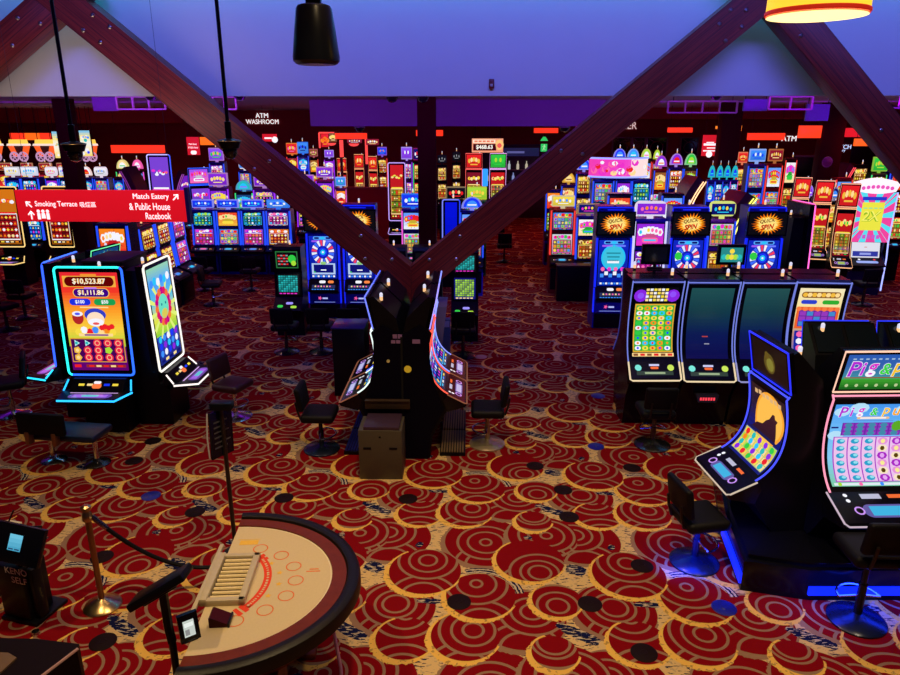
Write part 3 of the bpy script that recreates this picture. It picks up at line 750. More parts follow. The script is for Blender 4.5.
# pink ray machine with a bowed sign on top
def ray_machine(label, loc, rz, scale):
    root = thing('slot_machine', label, 'slot machine', loc, rz, None, scale); w = .92
    def base():
        mb = MB(); mb.prism([(-.05, 0), (-.10, .3), (-.05, .85), (.08, .95), (.02, 2.25), (.4, 2.25), (.5, 0)], -.44, .44); return mb
    obj('cabinet', base, NAVY, root)
    sheet('wheel_screen', art_ray(w, 1.10), flat(w, -.01, 1.20, R(-2)), lambda: framed(w, 1.10, -.005, 1.20, R(-2), .06), root, None)
    def sg():
        mb = MB(); n = 14; top = [(-.48 + .96 * i / n, 2.50 + .10 * math.sin(PI * i / n)) for i in range(n + 1)]; bot = [(.40 - .80 * i / n, 2.32 - .05 * math.sin(PI * i / n)) for i in range(n + 1)]
        mb.add_bm(slab(top + bot, -.10, .05))
        A = Art(.8, .2)
        for i in range(7): A.disc(.12 + .127 * i, .4 + .15 * math.sin(PI * i / 6), .045, (.85, .1, .5), 1, 7)
        A.put(mb, flat(.8, -.103, 2.31), 1); return mb
    obj('topper', sg, [led((1, .8, .9), 1.2), SCREEN], root, smooth=False)
    sheet('lower_screen', art_screen_low(.62, .34), flat(.62, -.07, .86, R(12)), lambda: framed(.7, .40, -.065, .83, R(12), .06), root, None)
    def ls():
        mb = MB()
        for s in (-1, 1): mb.tube([(s * .45, -.12, .12), (s * .46, -.10, .85), (s * .47, -.02, 1.2), (s * .47, -.04, 2.3)], .016, 6)
        return mb
    obj('light_strip', ls, led((.35, .4, 1.), 1.6), root)
    def dk():
        mb = MB(); mb.prism([(-.34, .70), (-.36, .73), (-.06, .86), (0, .8), (-.05, .62)], -.36, .36); A = Art(.6, .3)
        A.pill(.1, .3, .9, .6, (.3, .4, .9), 1); A.disc(.25, .78, .03, K['wht'], 1, 7); A.disc(.8, .78, .03, K['red'], 1, 7); A.put(mb, lambda u, v: ((u - .3, -.355 + v * .91, .735 + v * .40), (0, -.4, .91)), 1); return mb
    obj('button_deck', dk, [BLACK, SCREEN], root, smooth=False)
    candle_part(root, .3, .2, 2.25, ''); return root
def art_screen_low(w, h):
    A = Art(w, h); A.rect(0, 0, 1, 1, (.75, .75, .85), 0); A.rect(.05, .08, .95, .42, (.03, .04, .35), 1); A.rect(.3, .18, .7, .32, (.3, .35, .8), 2); A.rect(.45, .65, .55, .72, (.7, .4, .4), 1); return A

# machine seen from its end: a tall overhanging sheet of screen with lit edges
def arch_machine(label, loc, rz, edge, art, key, scale=None, es=2.0):
    root = thing('slot_machine', label, 'slot machine', loc, rz, None, scale); P = bez((-.02, .92), (.10, 1.7), (-.46, 2.42), 16); w = .78; h = w / 2
    def cab():
        mb = MB(); back = [(y + .30 - .08 * i / 16, z + .12) for i, (y, z) in enumerate(P)][::-1]
        mb.prism([(0, 0), (0, .6), (-.1, .8)] + P + back + [(.36, .8), (.36, 0)], -h, h); return mb
    obj('cabinet', cab, mat('plum_shell', (.05, .008, .05), .35), root, 'ar_cab')
    f, L = curved(w, P); sheet('main_screen', art(w - .12, L - .12), lambda u, v: f(u + .06, v + .06), None, root, 'ar' + key, bands=18)
    def ed():
        mb = MB()
        for s in (-1, 1):
            for o in (0, .07): mb.tube([(s * (h + .012), y + o, z) for y, z in P], .016, 6)
        return mb
    obj('light_strip', ed, led(edge, es), root, 'ar_ed%s' % (edge,))
    def dk():
        mb = MB(); mb.prism([(-.36, .72), (-.38, .75), (-.02, .92), (0, .7)], -h, h); deck_buttons(mb, .6, lambda u, v: ((u - .3, -.34 + v * .9, .772 + v * .43), (0, -.43, .9)), 1, 1); return mb
    obj('button_deck', dk, [BLACK, SCREEN], root, 'ar_deck', smooth=False)
    return root

# ------------------------------------------------------------------ stools
def stool(label, loc, rz, seat_h=.47, base_mat=None, group='padded stools standing in front of the machines', seatm=None, back=True, key=''):
    root = thing('stool', label, 'stool', loc, rz, group); bmx = base_mat or CHROME; sm = seatm or LEATHER
    obj('base', lambda: _lathe([(.23, 0), (.23, .015), (.20, .035), (.10, .055), (.04, .08)]), bmx, root, 'st_base' + bmx.name)
    obj('stem', lambda: _lathe([(.034, .06), (.034, seat_h * .55), (.026, seat_h * .56), (.026, seat_h - .04)]), CHROME if not base_mat else base_mat, root, 'st_stem%.2f%s' % (seat_h, bmx.name))
    def foot():
        mb = MB(); mb.tube([(.17 * math.cos(a), -.02 - .17 * math.sin(a), .22) for a in [PI * i / 12 for i in range(13)]], .011, 6); mb.tube([(-.17, -.02, .22), (0, 0, .25), (.17, -.02, .22)], .010, 6); return mb
    obj('footrest', foot, CHROME, root, 'st_foot')
    def seat():
        mb = MB(); rounded = bmesh.new(); bmesh.ops.create_cube(rounded, size=1)
        for v in rounded.verts: v.co = Vector((v.co.x * .44, v.co.y * .42, seat_h + .02 + v.co.z * .11))
        bmesh.ops.bevel(rounded, geom=rounded.edges[:], offset=.05, segments=4, affect='EDGES', profile=.5); mb.add_bm(rounded); return mb
    obj('seat', seat, sm, root, 'st_seat%.2f%s' % (seat_h, sm.name))
    if back:
        def bk():
            mb = MB(); bm = bmesh.new(); bmesh.ops.create_cube(bm, size=1)
            for v in bm.verts: v.co = Vector((v.co.x * .40, v.co.y * .07, v.co.z * .30))
            bmesh.ops.bevel(bm, geom=bm.edges[:], offset=.03, segments=3, affect='EDGES', profile=.5)
            for v in bm.verts: v.co = Vector((v.co.x, v.co.y + .23 + .16 * (v.co.z) - .5 * v.co.x ** 2, v.co.z + seat_h + .26))
            mb.add_bm(bm); return mb
        obj('backrest', bk, sm, root, 'st_back%.2f%s' % (seat_h, sm.name))
        def br():
            mb = MB()
            for s in (-1, 1): mb.tube([(s * .12, .12, seat_h - .02), (s * .12, .22, seat_h + .0), (s * .12, .255, seat_h + .12), (s * .12, .27, seat_h + .22)], .014, 6)
            mb.tube([(-.13, .255, seat_h + .12), (.13, .255, seat_h + .12)], .010, 6); return mb
        obj('back_bracket', br, mat('bracket_dark', (.03, .025, .025), .35, .7), root, 'st_br%.2f' % seat_h)
    return root
def _lathe(p, n=28):
    mb = MB(); mb.lathe(p, n); return mb
# ------------------------------------------------------------------ carpet: overlapping discs with gold crescents, repeated on a 1.885 m square
PERIOD = 1.885
def disc_group():
    g = bpy.data.node_groups.new('carpet_disc', 'ShaderNodeTree'); I = g.interface
    def inp(n, t, d):
        s = I.new_socket(n, in_out='INPUT', socket_type=t); s.default_value = d
    inp('Color', 'NodeSocketColor', (0, 0, 0, 1)); inp('U', 'NodeSocketFloat', 0); inp('V', 'NodeSocketFloat', 0); inp('CU', 'NodeSocketFloat', 0); inp('CV', 'NodeSocketFloat', 0); inp('Rad', 'NodeSocketFloat', .15)
    inp('Jag', 'NodeSocketFloat', 0); inp('Gold', 'NodeSocketColor', (1, .5, .1, 1)); inp('Red', 'NodeSocketColor', (.3, 0, 0, 1)); inp('Tan', 'NodeSocketColor', (.3, .2, .1, 1)); inp('RingU', 'NodeSocketFloat', 0); inp('RingV', 'NodeSocketFloat', .09); inp('Dot', 'NodeSocketFloat', 0.04)
    I.new_socket('Color', in_out='OUTPUT', socket_type='NodeSocketColor')
    N = g.nodes; L = g.links; gi = N.new('NodeGroupInput'); go = N.new('NodeGroupOutput')
    def M(op, a, b=None, c=None):
        n = N.new('ShaderNodeMath'); n.operation = op
        for k, v in enumerate((a, b, c)):
            if v is None: continue
            if isinstance(v, (int, float)): n.inputs[k].default_value = v
            else: L.new(v, n.inputs[k])
        return n.outputs[0]
    o = gi.outputs
    du = M('WRAP', M('SUBTRACT', o['U'], o['CU']), .5, -.5); dv = M('SUBTRACT', o['V'], o['CV'])
    def ln(a, b): return M('SQRT', M('ADD', M('MULTIPLY', a, a), M('MULTIPLY', b, b)))
    d = ln(du, dv)
    inside = M('LESS_THAN', d, o['Rad'])
    # gold crescent below and to one side, its outer edge frayed
    gd = ln(M('ADD', du, .016), M('ADD', dv, .020))
    gold = M('LESS_THAN', gd, M('ADD', o['Rad'], M('MULTIPLY_ADD', o['Jag'], .030, -.006)))
    rim = M('MULTIPLY', M('LESS_THAN', d, M('ADD', o['Rad'], .010)), M('LESS_THAN', M('MULTIPLY_ADD', dv, 1.0, M('MULTIPLY', du, .9)), .07))
    goldm = M('MAXIMUM', gold, rim)
    # rings round an upper centre and round one below
    r1 = ln(M('SUBTRACT', du, o['RingU']), M('SUBTRACT', dv, o['RingV']))
    def band(r, c, hw): return M('LESS_THAN', M('ABSOLUTE', M('SUBTRACT', r, c)), hw)
    rings = M('MAXIMUM', band(r1, o['Dot'], 0.0062), M('MAXIMUM', band(r1, .095, 0.0062), band(r1, .148, .007)))
    r2 = ln(du, M('ADD', dv, .20)); rings2 = M('MAXIMUM', band(r2, .105, .007), band(r2, .160, .007))
    rings = M('MAXIMUM', rings, M('MULTIPLY', rings2, M('GREATER_THAN', r1, .148)))
    def mix(f, a, b):
        n = N.new('ShaderNodeMix'); n.data_type = 'RGBA'; L.new(f, n.inputs['Factor']); L.new(a, n.inputs['A']); L.new(b, n.inputs['B']); return n.outputs['Result']
    c = mix(goldm, o['Color'], o['Gold']); body = mix(rings, o['Red'], o['Tan']); c = mix(inside, c, body)
    L.new(c, go.inputs['Color']); return g

def carpet_material():
    m = bpy.data.materials.new('patterned_carpet'); m.use_nodes = True; nt = m.node_tree; N = nt.nodes; L = nt.links; b = N['Principled BSDF']
    b.inputs['Roughness'].default_value = .92; b.inputs['Specular IOR Level'].default_value = .08
    tc = N.new('ShaderNodeTexCoord'); sp = N.new('ShaderNodeSeparateXYZ'); L.new(tc.outputs['Object'], sp.inputs[0])
    def M(op, a, b=None, c=None):
        n = N.new('ShaderNodeMath'); n.operation = op
        for k, v in enumerate((a, b, c)):
            if v is None: continue
            if isinstance(v, (int, float)): n.inputs[k].default_value = v
            else: L.new(v, n.inputs[k])
        return n.outputs[0]
    U = M('MULTIPLY', sp.outputs['X'], 1 / PERIOD); V0 = M('MULTIPLY_ADD', sp.outputs['Y'], 1 / PERIOD, 1.246 / PERIOD); V = M('FRACT', V0)
    def noise(sc, det=2, vec=None):
        n = N.new('ShaderNodeTexNoise'); n.inputs['Scale'].default_value = sc; n.inputs['Detail'].default_value = det; L.new(vec or tc.outputs['Object'], n.inputs['Vector']); return n.outputs['Fac']
    n1 = noise(26, 3); n2 = noise(9, 2); n3 = noise(90, 2)
    def rgb(c):
        n = N.new('ShaderNodeRGB'); n.outputs[0].default_value = (*c, 1); return n.outputs[0]
    def mix(f, a, bb):
        n = N.new('ShaderNodeMix'); n.data_type = 'RGBA'
        if isinstance(f, (int, float)): n.inputs['Factor'].default_value = f
        else: L.new(f, n.inputs['Factor'])
        L.new(a, n.inputs['A']); L.new(bb, n.inputs['B']); return n.outputs['Result']
    gold = mix(M('GREATER_THAN', n1, .60), rgb((.86, .50, .08)), rgb((.34, .20, .05))); gold = mix(M('MULTIPLY', n2, .5), gold, rgb((.70, .44, .13)))
    red = mix(n3, rgb((.17, .001, .003)), rgb((.26, .002, .006))); tan = rgb((.30, .17, .10)); navy = rgb((.006, .008, .05)); cream = rgb((.55, .45, .30))
    # gaps: cream and gold brushed with navy
    st = N.new('ShaderNodeMapping'); st.inputs['Scale'].default_value = (14, 55, 1); st.inputs['Rotation'].default_value = (0, 0, .5); L.new(tc.outputs['Object'], st.inputs['Vector'])
    brush = noise(1.0, 3, st.outputs[0])
    gap = mix(M('GREATER_THAN', brush, .60), mix(.5, gold, cream), navy)
    g = disc_group()
    discs = [('b', .25, 3.27, .20, .05, .04, .05), ('b', .68, 3.33, .185, 0, .02, .06), ('b', .61, 3.88, .205, -.03, .05, .05), ('b', .105, 3.86, .215, 0, -.01, .03), ('b', .41, 3.92, .185, .02, 0, .03),
             ('c', .376, 3.06, .098, 0, .06, .07), ('c', .743, 3.13, .128, -.01, .15, .035), ('c', .0, 3.15, .148, .035, .035, .045), ('c', .424, 3.395, .115, 0, -.04, .05),
             ('c', .80, 3.60, .178, .01, .085, .045), ('c', .072, 3.42, .163, -.02, .085, .028), ('c', .325, 3.70, .171, .04, -.10, .055)]
    layers = []
    for k, cu, cv, r, ru, rv, dt in discs:
        for q in (-4, -3, -2):
            v = cv + q
            if v + r + .06 > 0 and v - r - .06 < 1: layers.append((v - (10 if k == 'b' else 0), k, cu, v, r, ru, rv, dt))
    # navy and cream brushed patches: centre, half sizes, turn
    for cu, cv, a, bb, rot in ((.545, .624, .050, .040, -.5), (.84, .372, .065, .018, -.05), (.50, .165, .085, .030, -.55), (.757, .82, .018, .024, -.4), (.33, .90, .022, .018, 0), (.445, .21, .05, .02, -.45)):
        layers.append((cv + .03, 'p', cu, cv, a, bb, rot))
    for cu, cv, r0, r1 in ((.07, .42, .168, .207),):
        layers.append((.43, 's', cu, cv, r0, r1))
    layers.sort(key=lambda x: x[0]); col = gap
    patch_tex = mix(M('GREATER_THAN', brush, .44), cream, navy)
    for l in layers:
        if l[1] in 'cb':
            _, _, cu, cv, r, ru, rv, dt = l; n = N.new('ShaderNodeGroup'); n.node_tree = g
            L.new(col, n.inputs['Color']); L.new(U, n.inputs['U']); L.new(V, n.inputs['V']); L.new(n1, n.inputs['Jag']); L.new(gold if l[1] == 'c' else tan, n.inputs['Gold']); L.new(red, n.inputs['Red']); L.new(tan, n.inputs['Tan'])
            for k, v in (('CU', cu), ('CV', cv), ('Rad', r), ('RingU', ru), ('RingV', rv), ('Dot', dt)): n.inputs[k].default_value = v
            col = n.outputs[0]
        elif l[1] == 'p':
            _, _, cu, cv, a, bb, rot = l; du = M('WRAP', M('SUBTRACT', U, cu), .5, -.5); dv = M('SUBTRACT', V, cv); c, q = math.cos(rot), math.sin(rot)
            x = M('DIVIDE', M('ADD', M('MULTIPLY', du, c), M('MULTIPLY', dv, q)), a); y = M('DIVIDE', M('SUBTRACT', M('MULTIPLY', dv, c), M('MULTIPLY', du, q)), bb)
            f = M('LESS_THAN', M('ADD', M('POWER', M('ABSOLUTE', x), 3), M('POWER', M('ABSOLUTE', y), 3)), M('MULTIPLY_ADD', n1, 1.4, .3)); col = mix(f, col, patch_tex)
        else:
            _, _, cu, cv, r0, r1 = l; du = M('WRAP', M('SUBTRACT', U, cu), .5, -.5); dv = M('SUBTRACT', V, cv)
            d = M('SQRT', M('ADD', M('MULTIPLY', du, du), M('MULTIPLY', dv, dv))); an = M('ARCTAN2', dv, du)
            f = M('MULTIPLY', M('MULTIPLY', M('GREATER_THAN', d, r0), M('LESS_THAN', d, r1)), M('MULTIPLY', M('GREATER_THAN', an, .1), M('LESS_THAN', an, 1.95)))
            stripe = M('GREATER_THAN', M('SINE', M('MULTIPLY_ADD', d, 330, M('MULTIPLY', n1, 6))), -.1); col = mix(f, col, mix(stripe, cream, navy))
    L.new(col, b.inputs['Base Color'])
    bp = N.new('ShaderNodeBump'); bp.inputs['Strength'].default_value = .25; bp.inputs['Distance'].default_value = .004; L.new(noise(420, 1), bp.inputs['Height']); L.new(bp.outputs[0], b.inputs['Normal'])
    return m

def plane(name, x0, x1, y0, y1, z, m):
    mb = MB(); mb.poly([(x0, y0, z), (x1, y0, z), (x1, y1, z), (x0, y1, z)]); return obj(name, mb, m, smooth=False)
def block(name, x0, x1, y0, y1, z0, z1, m, ch=0.0, parent=None):
    mb = MB(); mb.box(x0, x1, y0, y1, z0, z1, 0, ch); return obj(name, mb, m, parent, smooth=ch > 0)

WALLW = mat('white_plaster', (.72, .71, .70), .75, var=.03, scale=3, bump=.04)
DARKRED = mat('dark_red_paint', (.34, .006, .010), .7, var=.1, scale=2)
CEIL = mat('ceiling_purple_tint', (.42, .30, .52), .8, var=.04, scale=2)  # purple light on the ceiling is partly put into this base colour

def wood():
    m = bpy.data.materials.new('laminated_timber'); m.use_nodes = True; nt = m.node_tree; N = nt.nodes; L = nt.links; b = N['Principled BSDF']; b.inputs['Roughness'].default_value = .42
    tc = N.new('ShaderNodeTexCoord'); mp = N.new('ShaderNodeMapping'); mp.inputs['Scale'].default_value = (.7, 14, 22); L.new(tc.outputs['Object'], mp.inputs['Vector'])
    n = N.new('ShaderNodeTexNoise'); n.inputs['Scale'].default_value = 2.2; n.inputs['Detail'].default_value = 5; L.new(mp.outputs[0], n.inputs['Vector'])
    r = N.new('ShaderNodeValToRGB'); r.color_ramp.elements[0].position = .3; r.color_ramp.elements[0].color = (.12, .007, .002, 1); r.color_ramp.elements[1].position = .75; r.color_ramp.elements[1].color = (.36, .040, .016, 1)
    L.new(n.outputs['Fac'], r.inputs[0])
    # lamination lines along the length
    sp = N.new('ShaderNodeSeparateXYZ'); L.new(tc.outputs['Object'], sp.inputs[0])
    s = N.new('ShaderNodeMath'); s.operation = 'SINE'; k = N.new('ShaderNodeMath'); k.operation = 'MULTIPLY'; k.inputs[1].default_value = 70; L.new(sp.outputs['Z'], k.inputs[0]); L.new(k.outputs[0], s.inputs[0])
    g = N.new('ShaderNodeMath'); g.operation = 'GREATER_THAN'; g.inputs[1].default_value = .97; L.new(s.outputs[0], g.inputs[0])
    mx = N.new('ShaderNodeMix'); mx.data_type = 'RGBA'; mx.inputs['B'].default_value = (.05, .006, .004, 1); L.new(g.outputs[0], mx.inputs['Factor']); L.new(r.outputs[0], mx.inputs['A']); L.new(mx.outputs['Result'], b.inputs['Base Color'])
    bp = N.new('ShaderNodeBump'); bp.inputs['Strength'].default_value = .15; L.new(n.outputs['Fac'], bp.inputs['Height']); L.new(bp.outputs[0], b.inputs['Normal'])
    return m
WOOD = wood()

struct(plane('floor', -26, 26, -1, 35, 0, carpet_material()))
struct(block('wall_upper', -11, 11, 10.40, 10.62, 4.33, 8.2, WALLW))
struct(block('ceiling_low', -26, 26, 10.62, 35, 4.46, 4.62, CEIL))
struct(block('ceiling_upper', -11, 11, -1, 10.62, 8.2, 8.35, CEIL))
struct(block('wall_far', -26, 26, 34.0, 34.2, 0, 4.46, DARKRED))
struct(block('wall_left', -26.2, -26, -1, 35, 0, 4.46, DARKRED))
struct(block('wall_right', 26, 26.2, -1, 35, 0, 4.46, DARKRED))
bx0 = at(310, 115, 17)[0]; bx1 = at(606, 115, 17)[0]
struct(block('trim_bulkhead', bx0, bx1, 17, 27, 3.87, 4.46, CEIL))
struct(block('trim_soffit', -26, at(182, 115, 29)[0], 29, 34, 3.9, 4.46, DARKRED))
struct(block('trim_soffit_right', at(640, 115, 27)[0], 26, 27.5, 34, 4.05, 4.46, DARKRED))

# posts
for (x0, x1, y, Y, nm) in ((418, 436, 150, 15.2, 'central dark post behind the bottom joint of the timber truss'), (819, 841, 140, 20.2, 'dark post by the round wall speaker behind the red crowned machines'),
                       (718, 738, 140, 20, 'dark red post beside the tall red notice board'), (63, 78, 150, 16.2, 'dark red post rising behind the hanging red direction sign')):
    a, b = at(x0, y, Y)[0], at(x1, y, Y)[0]
    o = block('post', a, b, Y - .16, Y + .16, 0, 4.46, mat('post_paint', (.060, .004, .005), .7, spec=.1), .012); tag(o, nm, 'post', 'structural posts of the gaming floor')

# ------------------------------------------------------------------ timber truss at Y = 10
truss = thing('timber_truss', 'dark red laminated timber truss zigzagging in front of the white wall', 'truss', (0, 0, 0))
TY0, TY1 = 9.84, 10.16
def limb(p, q, wid, ext0=0.0, ext1=0.0):
    (x0, _, z0), (x1, _, z1) = p, q; L = math.hypot(x1 - x0, z1 - z0); ang = math.atan2(z1 - z0, x1 - x0)
    mb = MB(); mb.box(-ext0, L + ext1, TY0 - 10, TY1 - 10, -wid / 2, wid / 2, 0, .012)
    o = obj('beam', mb, WOOD, truss); o.location = (x0, 10, z0); o.rotation_euler = (0, -ang, 0)
    return o, L, wid
BOLT = mat('bolt_steel', (.45, .42, .40), .3, 1.0)
def bolts(o, pts):
    for x, z in pts:
        mb = MB(); mb.lathe([(.026, 0), (.026, .012), (.014, .02)], 10); b = obj('bolt', mb, BOLT, o, 'bolt'); b.location = (x, TY0 - 10, z); b.rotation_euler = (PI / 2, 0, 0)
V0 = at(412, 283, 10.0); A0 = at(62, -2, 10.0); A1 = at(768, -10, 10.0); E0 = at(-45, 92, 10.0); E1 = at(945, 205, 10.0)
vx = V0[0]; ZB = V0[2] - .27
b3, L3, _ = limb(A0, E0, .42, .42, 1.5); b4, L4, _ = limb(A1, E1, .42, .42, 1.5)
for o_ in (b3, b4): o_.location.y += .012
def foot_limb(q, wid, ext):
    (x0, _, z0), (x1, _, z1) = V0, q; L = math.hypot(x1 - x0, z1 - z0); ang = math.atan2(z1 - z0, x1 - x0); c, s_ = math.cos(ang), math.sin(ang)
    sg = 1 if c > 0 else -1; h = wid / 2
    # local frame: x along the limb, z across it; outline mitred on the upright through the joint and cut level at the foot
    up = (h if sg > 0 else -h)
    def loc(X, Z): return ((X - x0) * c + (Z - z0) * s_, -(X - x0) * s_ + (Z - z0) * c)
    zt = z0 + h / abs(c); pt = loc(vx + .002 * sg, zt); pc = loc(vx + .002 * sg, ZB)
    tb = (ZB - z0 + h * abs(c)) / s_; pb = (tb + 0, -up)
    Xb = x0 + (tb * c - (-up) * s_)
    out = [pt, pc, pb, (L + ext, -up), (L + ext, up)]
    mb = MB(); mb.add_bm(slab(out, TY0 - 10, TY1 - 10)); o = obj('beam', mb, WOOD, truss); o.location = (x0, 10, z0); o.rotation_euler = (0, -ang, 0); return o, L
b1, L1 = foot_limb(A0, .42, .42); b2, L2 = foot_limb(A1, .42, .42)
bolts(b1, [(.45, -.12), (.75, .12), (1.0, -.1), (L1 - .5, .12), (L1 - .5, -.12), (L1 - .75, .1), (L1 - .75, -.14), (2.6, -.1), (2.7, .12)])
bolts(b2, [(.45, .12), (.75, -.12), (1.0, .1), (L2 - .55, .13), (L2 - .55, -.13), (L2 - .75, .08), (L2 - .8, -.14), (L2 - .4, 0), (3.0, -.1), (2.8, .12)])
bolts(b3, [(.4, .12), (.6, -.1), (.9, .1)]); bolts(b4, [(.5, .12), (.7, -.1), (2.4, -.08), (2.6, .12)])
def ped():
    mb = MB(); zt = ZB - .01; mb.hexa([(vx - .35, 9.7, 0), (vx + .35, 9.7, 0), (vx + .35, 10.3, 0), (vx - .35, 10.3, 0), (vx - .52, 9.7, zt), (vx + .52, 9.7, zt), (vx + .52, 10.3, zt), (vx - .52, 10.3, zt)]); return mb
o = obj('truss_pedestal', ped(), mat('pedestal_concrete', (.22, .18, .26), .7, bump=.1)); tag(o, 'purple grey pedestal carrying the bottom joint of the timber truss', 'pedestal')

# ------------------------------------------------------------------ ceiling fixtures
def rod(mb, x, y, z0, z1, r=.014, mi=0): mb.tube([(x, y, z0), (x, y, z1)], r, 8, mi)
for px, py, nm in ((230, 150, 'black cone camera pendant on a rod in front of the timber beam'), (75, 153, 'black cone camera pendant on a rod over the red direction sign')):
    x, y, z = at(px, py, 7.0)
    t = thing('camera_pendant', nm, 'camera', (x, y, z), 0, 'camera pendants hanging on rods', (.68, .68, .8))
    obj('rod', lambda: (lambda mb: (rod(mb, 0, 0, .30, (8.2 - z) / .8, .026), mb)[1])(MB()), BLACK, t)
    obj('shroud', lambda: _lathe([(.05, .0), (.13, .02), (.165, .10), (.168, .112), (.06, .135), (.045, .14), (.045, .33), (.02, .34)]), [BLACK], t, 'pend_shroud')
    obj('rim', lambda: _lathe([(.160, .098), (.172, .104), (.160, .114)]), mat('brass_rim', (.5, .36, .14), .35, .8), t, 'pend_rim')
    obj('dome', lambda: _lathe([(.02, -.11), (.07, -.09), (.10, -.04), (.105, .01)]), mat('smoked_dome', (.01, .01, .015), .06), t, 'pend_dome')
x0 = at(293, 5, 6.0); x1 = at(337, 64, 6.0); cx = (x0[0] + x1[0]) / 2
t = thing('pendant_speaker', 'black pendant loudspeaker hanging high in front of the white wall', 'speaker', (cx, 6.0, x1[2]))
def spk():
    mb = MB(); h = x0[2] - x1[2]; n = 20; prof = [(.165, 0), (.185, .02), (.188, .05), (.165, h * .55), (.142, h - .03), (.13, h - .008), (.11, h)]
    mb.lathe(prof, 4 * 6); return mb
obj('housing', spk(), mat('speaker_black', (.012, .014, .020), .3), t)
def spk2():
    mb = MB(); h = x0[2] - x1[2]; mb.tube([(.03, 0, h - .02), (.03, 0, 8.2 - x1[2])], .006, 6); mb.tube([(-.03, 0, h - .02), (-.03, 0, 8.2 - x1[2])], .006, 6); mb.box(-.06, .06, -.03, .03, h - .01, h + .05, 0, .01); return mb
obj('bracket', spk2(), BLACK, t)
def spk3():
    mb = MB(); mb.lathe([(.150, -.006), (.165, .004)], 24); return mb
obj('grille', spk3(), BLACK, t)

xl, _, zb = at(768, 14, 6.0); xr = at(866, 9, 6.0)[0]; cx = (xl + xr) / 2; rr = (xr - xl) / 2
t = thing('drum_lamp', 'glowing yellow drum pendant lamp with a red hoop, cut by the top edge', 'lamp', (cx, 6.0, zb - .01))
def shade():
    mb = MB(); n = 40; b = len(mb.v)
    for r, z in ((rr * .985, .02), (rr * .96, .42)): mb.v += [(r * math.cos(2 * PI * j / n), r * math.sin(2 * PI * j / n), z) for j in range(n)]
    for j in range(n): mb.face((b + j, b + (j + 1) % n, b + n + (j + 1) % n, b + n + j))
    return mb
obj('shade', shade(), mat('shade_glow', (.8, .5, .1), .7, 0, (1, .55, .03), 1.3), t)
obj('hoop', lambda: (lambda mb: (mb.lathe([(rr * .99, 0), (rr * 1.01, .01), (rr * 1.01, .028), (rr * .99, .035)], 40), mb)[1])(MB()), mat('hoop_red', (.6, .02, .01), .5, 0, (.8, .03, .01), .5), t)
obj('diffuser', lambda: (lambda mb: (mb.lathe([(.02, -.012), (rr * .97, -.010)], 40), mb)[1])(MB()), mat('diffuser_glow', (.9, .8, .5), .6, 0, (1, .72, .25), 2.2), t)
obj('cord', lambda: (lambda mb: (rod(mb, 0, 0, .42, 8.2 - zb, .012), mb)[1])(MB()), BLACK, t)

# red alarm on the white wall
x, y, z = at(491.5, 84, 10.40)
t = thing('alarm_box', 'small red alarm box on the bare white wall', 'alarm', (x, 10.40, z))
obj('housing', lambda: (lambda mb: (mb.box(-.035, .035, -.05, 0, -.065, .065, 0, .008), mb)[1])(MB()), mat('alarm_red', (.22, .008, .015), .4), t)
obj('lens', lambda: (lambda mb: (mb.box(-.02, .02, -.062, -.045, -.035, .0, 0, .005), mb)[1])(MB()), mat('lens', (.5, .4, .4), .2), t)

# smoked domes under the low ceiling
for px, py, Y, z, nm in ((151, 97, 12.5, None, 'dark ceiling dome camera over the wagon shaped signs'), (240, 98, 12.5, None, 'dark ceiling dome camera over the white washroom lettering'), (392, 97, 14, None, 'dark ceiling dome camera beside the central post'), (423, 97, 14, None, 'dark ceiling dome camera touching the central post'),
                         (716, 97, 12.5, None, 'dark ceiling dome camera over the tall red notice board'), (357, 126, 16.9, 3.87, 'small dome camera under the purple bulkhead by the red arch signs'), (567, 126, 16.9, 3.87, 'small dome camera under the purple bulkhead by the green exit sign')):
    x = at(px, py, Y)[0]; zc = 4.46 if z is None else z
    if z is not None: Y = 17.3
    t = thing('dome_camera', nm, 'camera', (x, Y, zc), 0, 'dome cameras under the low ceiling')
    obj('mount', lambda: _lathe([(.13, -.03), (.13, 0)]), mat('mount_grey', (.35, .3, .4), .4), t, 'dc_m'); obj('dome', lambda: _lathe([(.02, -.14), (.07, -.12), (.105, -.07), (.115, -.03)]), mat('smoked_dome', (.01, .01, .015), .06), t, 'dc_d')

# ladder trays and hung panels under the low ceiling
TRAY = mat('tray_metal', (.85, .75, .65), .5)
for a, b, py, Y, nm in ((117, 165, 103, 13.5, 'pink lit ladder frame hung under the ceiling near the purple panel'), (213, 236, 103, 13.5, 'short ladder frame hung under the ceiling beside the timber beam'), (668, 737, 107, 15, 'long pale ladder frame hung under the ceiling behind the beam'),
                        (769, 812, 103, 13.5, 'pale ladder frame hung beside the blue panel'), (876, 925, 101, 12.5, 'pale ladder frame hung at the picture edge beside the red wall')):
    xa, xb = at(a, py, Y)[0], at(b, py, Y)[0]; z = at(a, py, Y)[2]
    def fr():
        mb = MB(); h = .11
        for zz in (-h, h): mb.box(xa, xb, Y - .02, Y + .02, z + zz - .014, z + zz + .014)
        k = max(2, int((xb - xa) / .3))
        for i in range(k + 1):
            x = xa + (xb - xa) * i / k; mb.box(x - .014, x + .014, Y - .021, Y + .021, z - h, z + h)
        return mb
    t = thing('ladder_frame', nm, 'ceiling frame', (0, 0, 0), 0, 'ladder frames under the low ceiling'); obj('frame', fr(), TRAY, t, smooth=False)
    for x in (xa + .1, xb - .1): obj('hanger', (lambda x=x: (lambda mb: (mb.tube([(x, Y, z + .1), (x, Y, 4.47)], .008, 6), mb)[1])(MB())), BLACK, t)
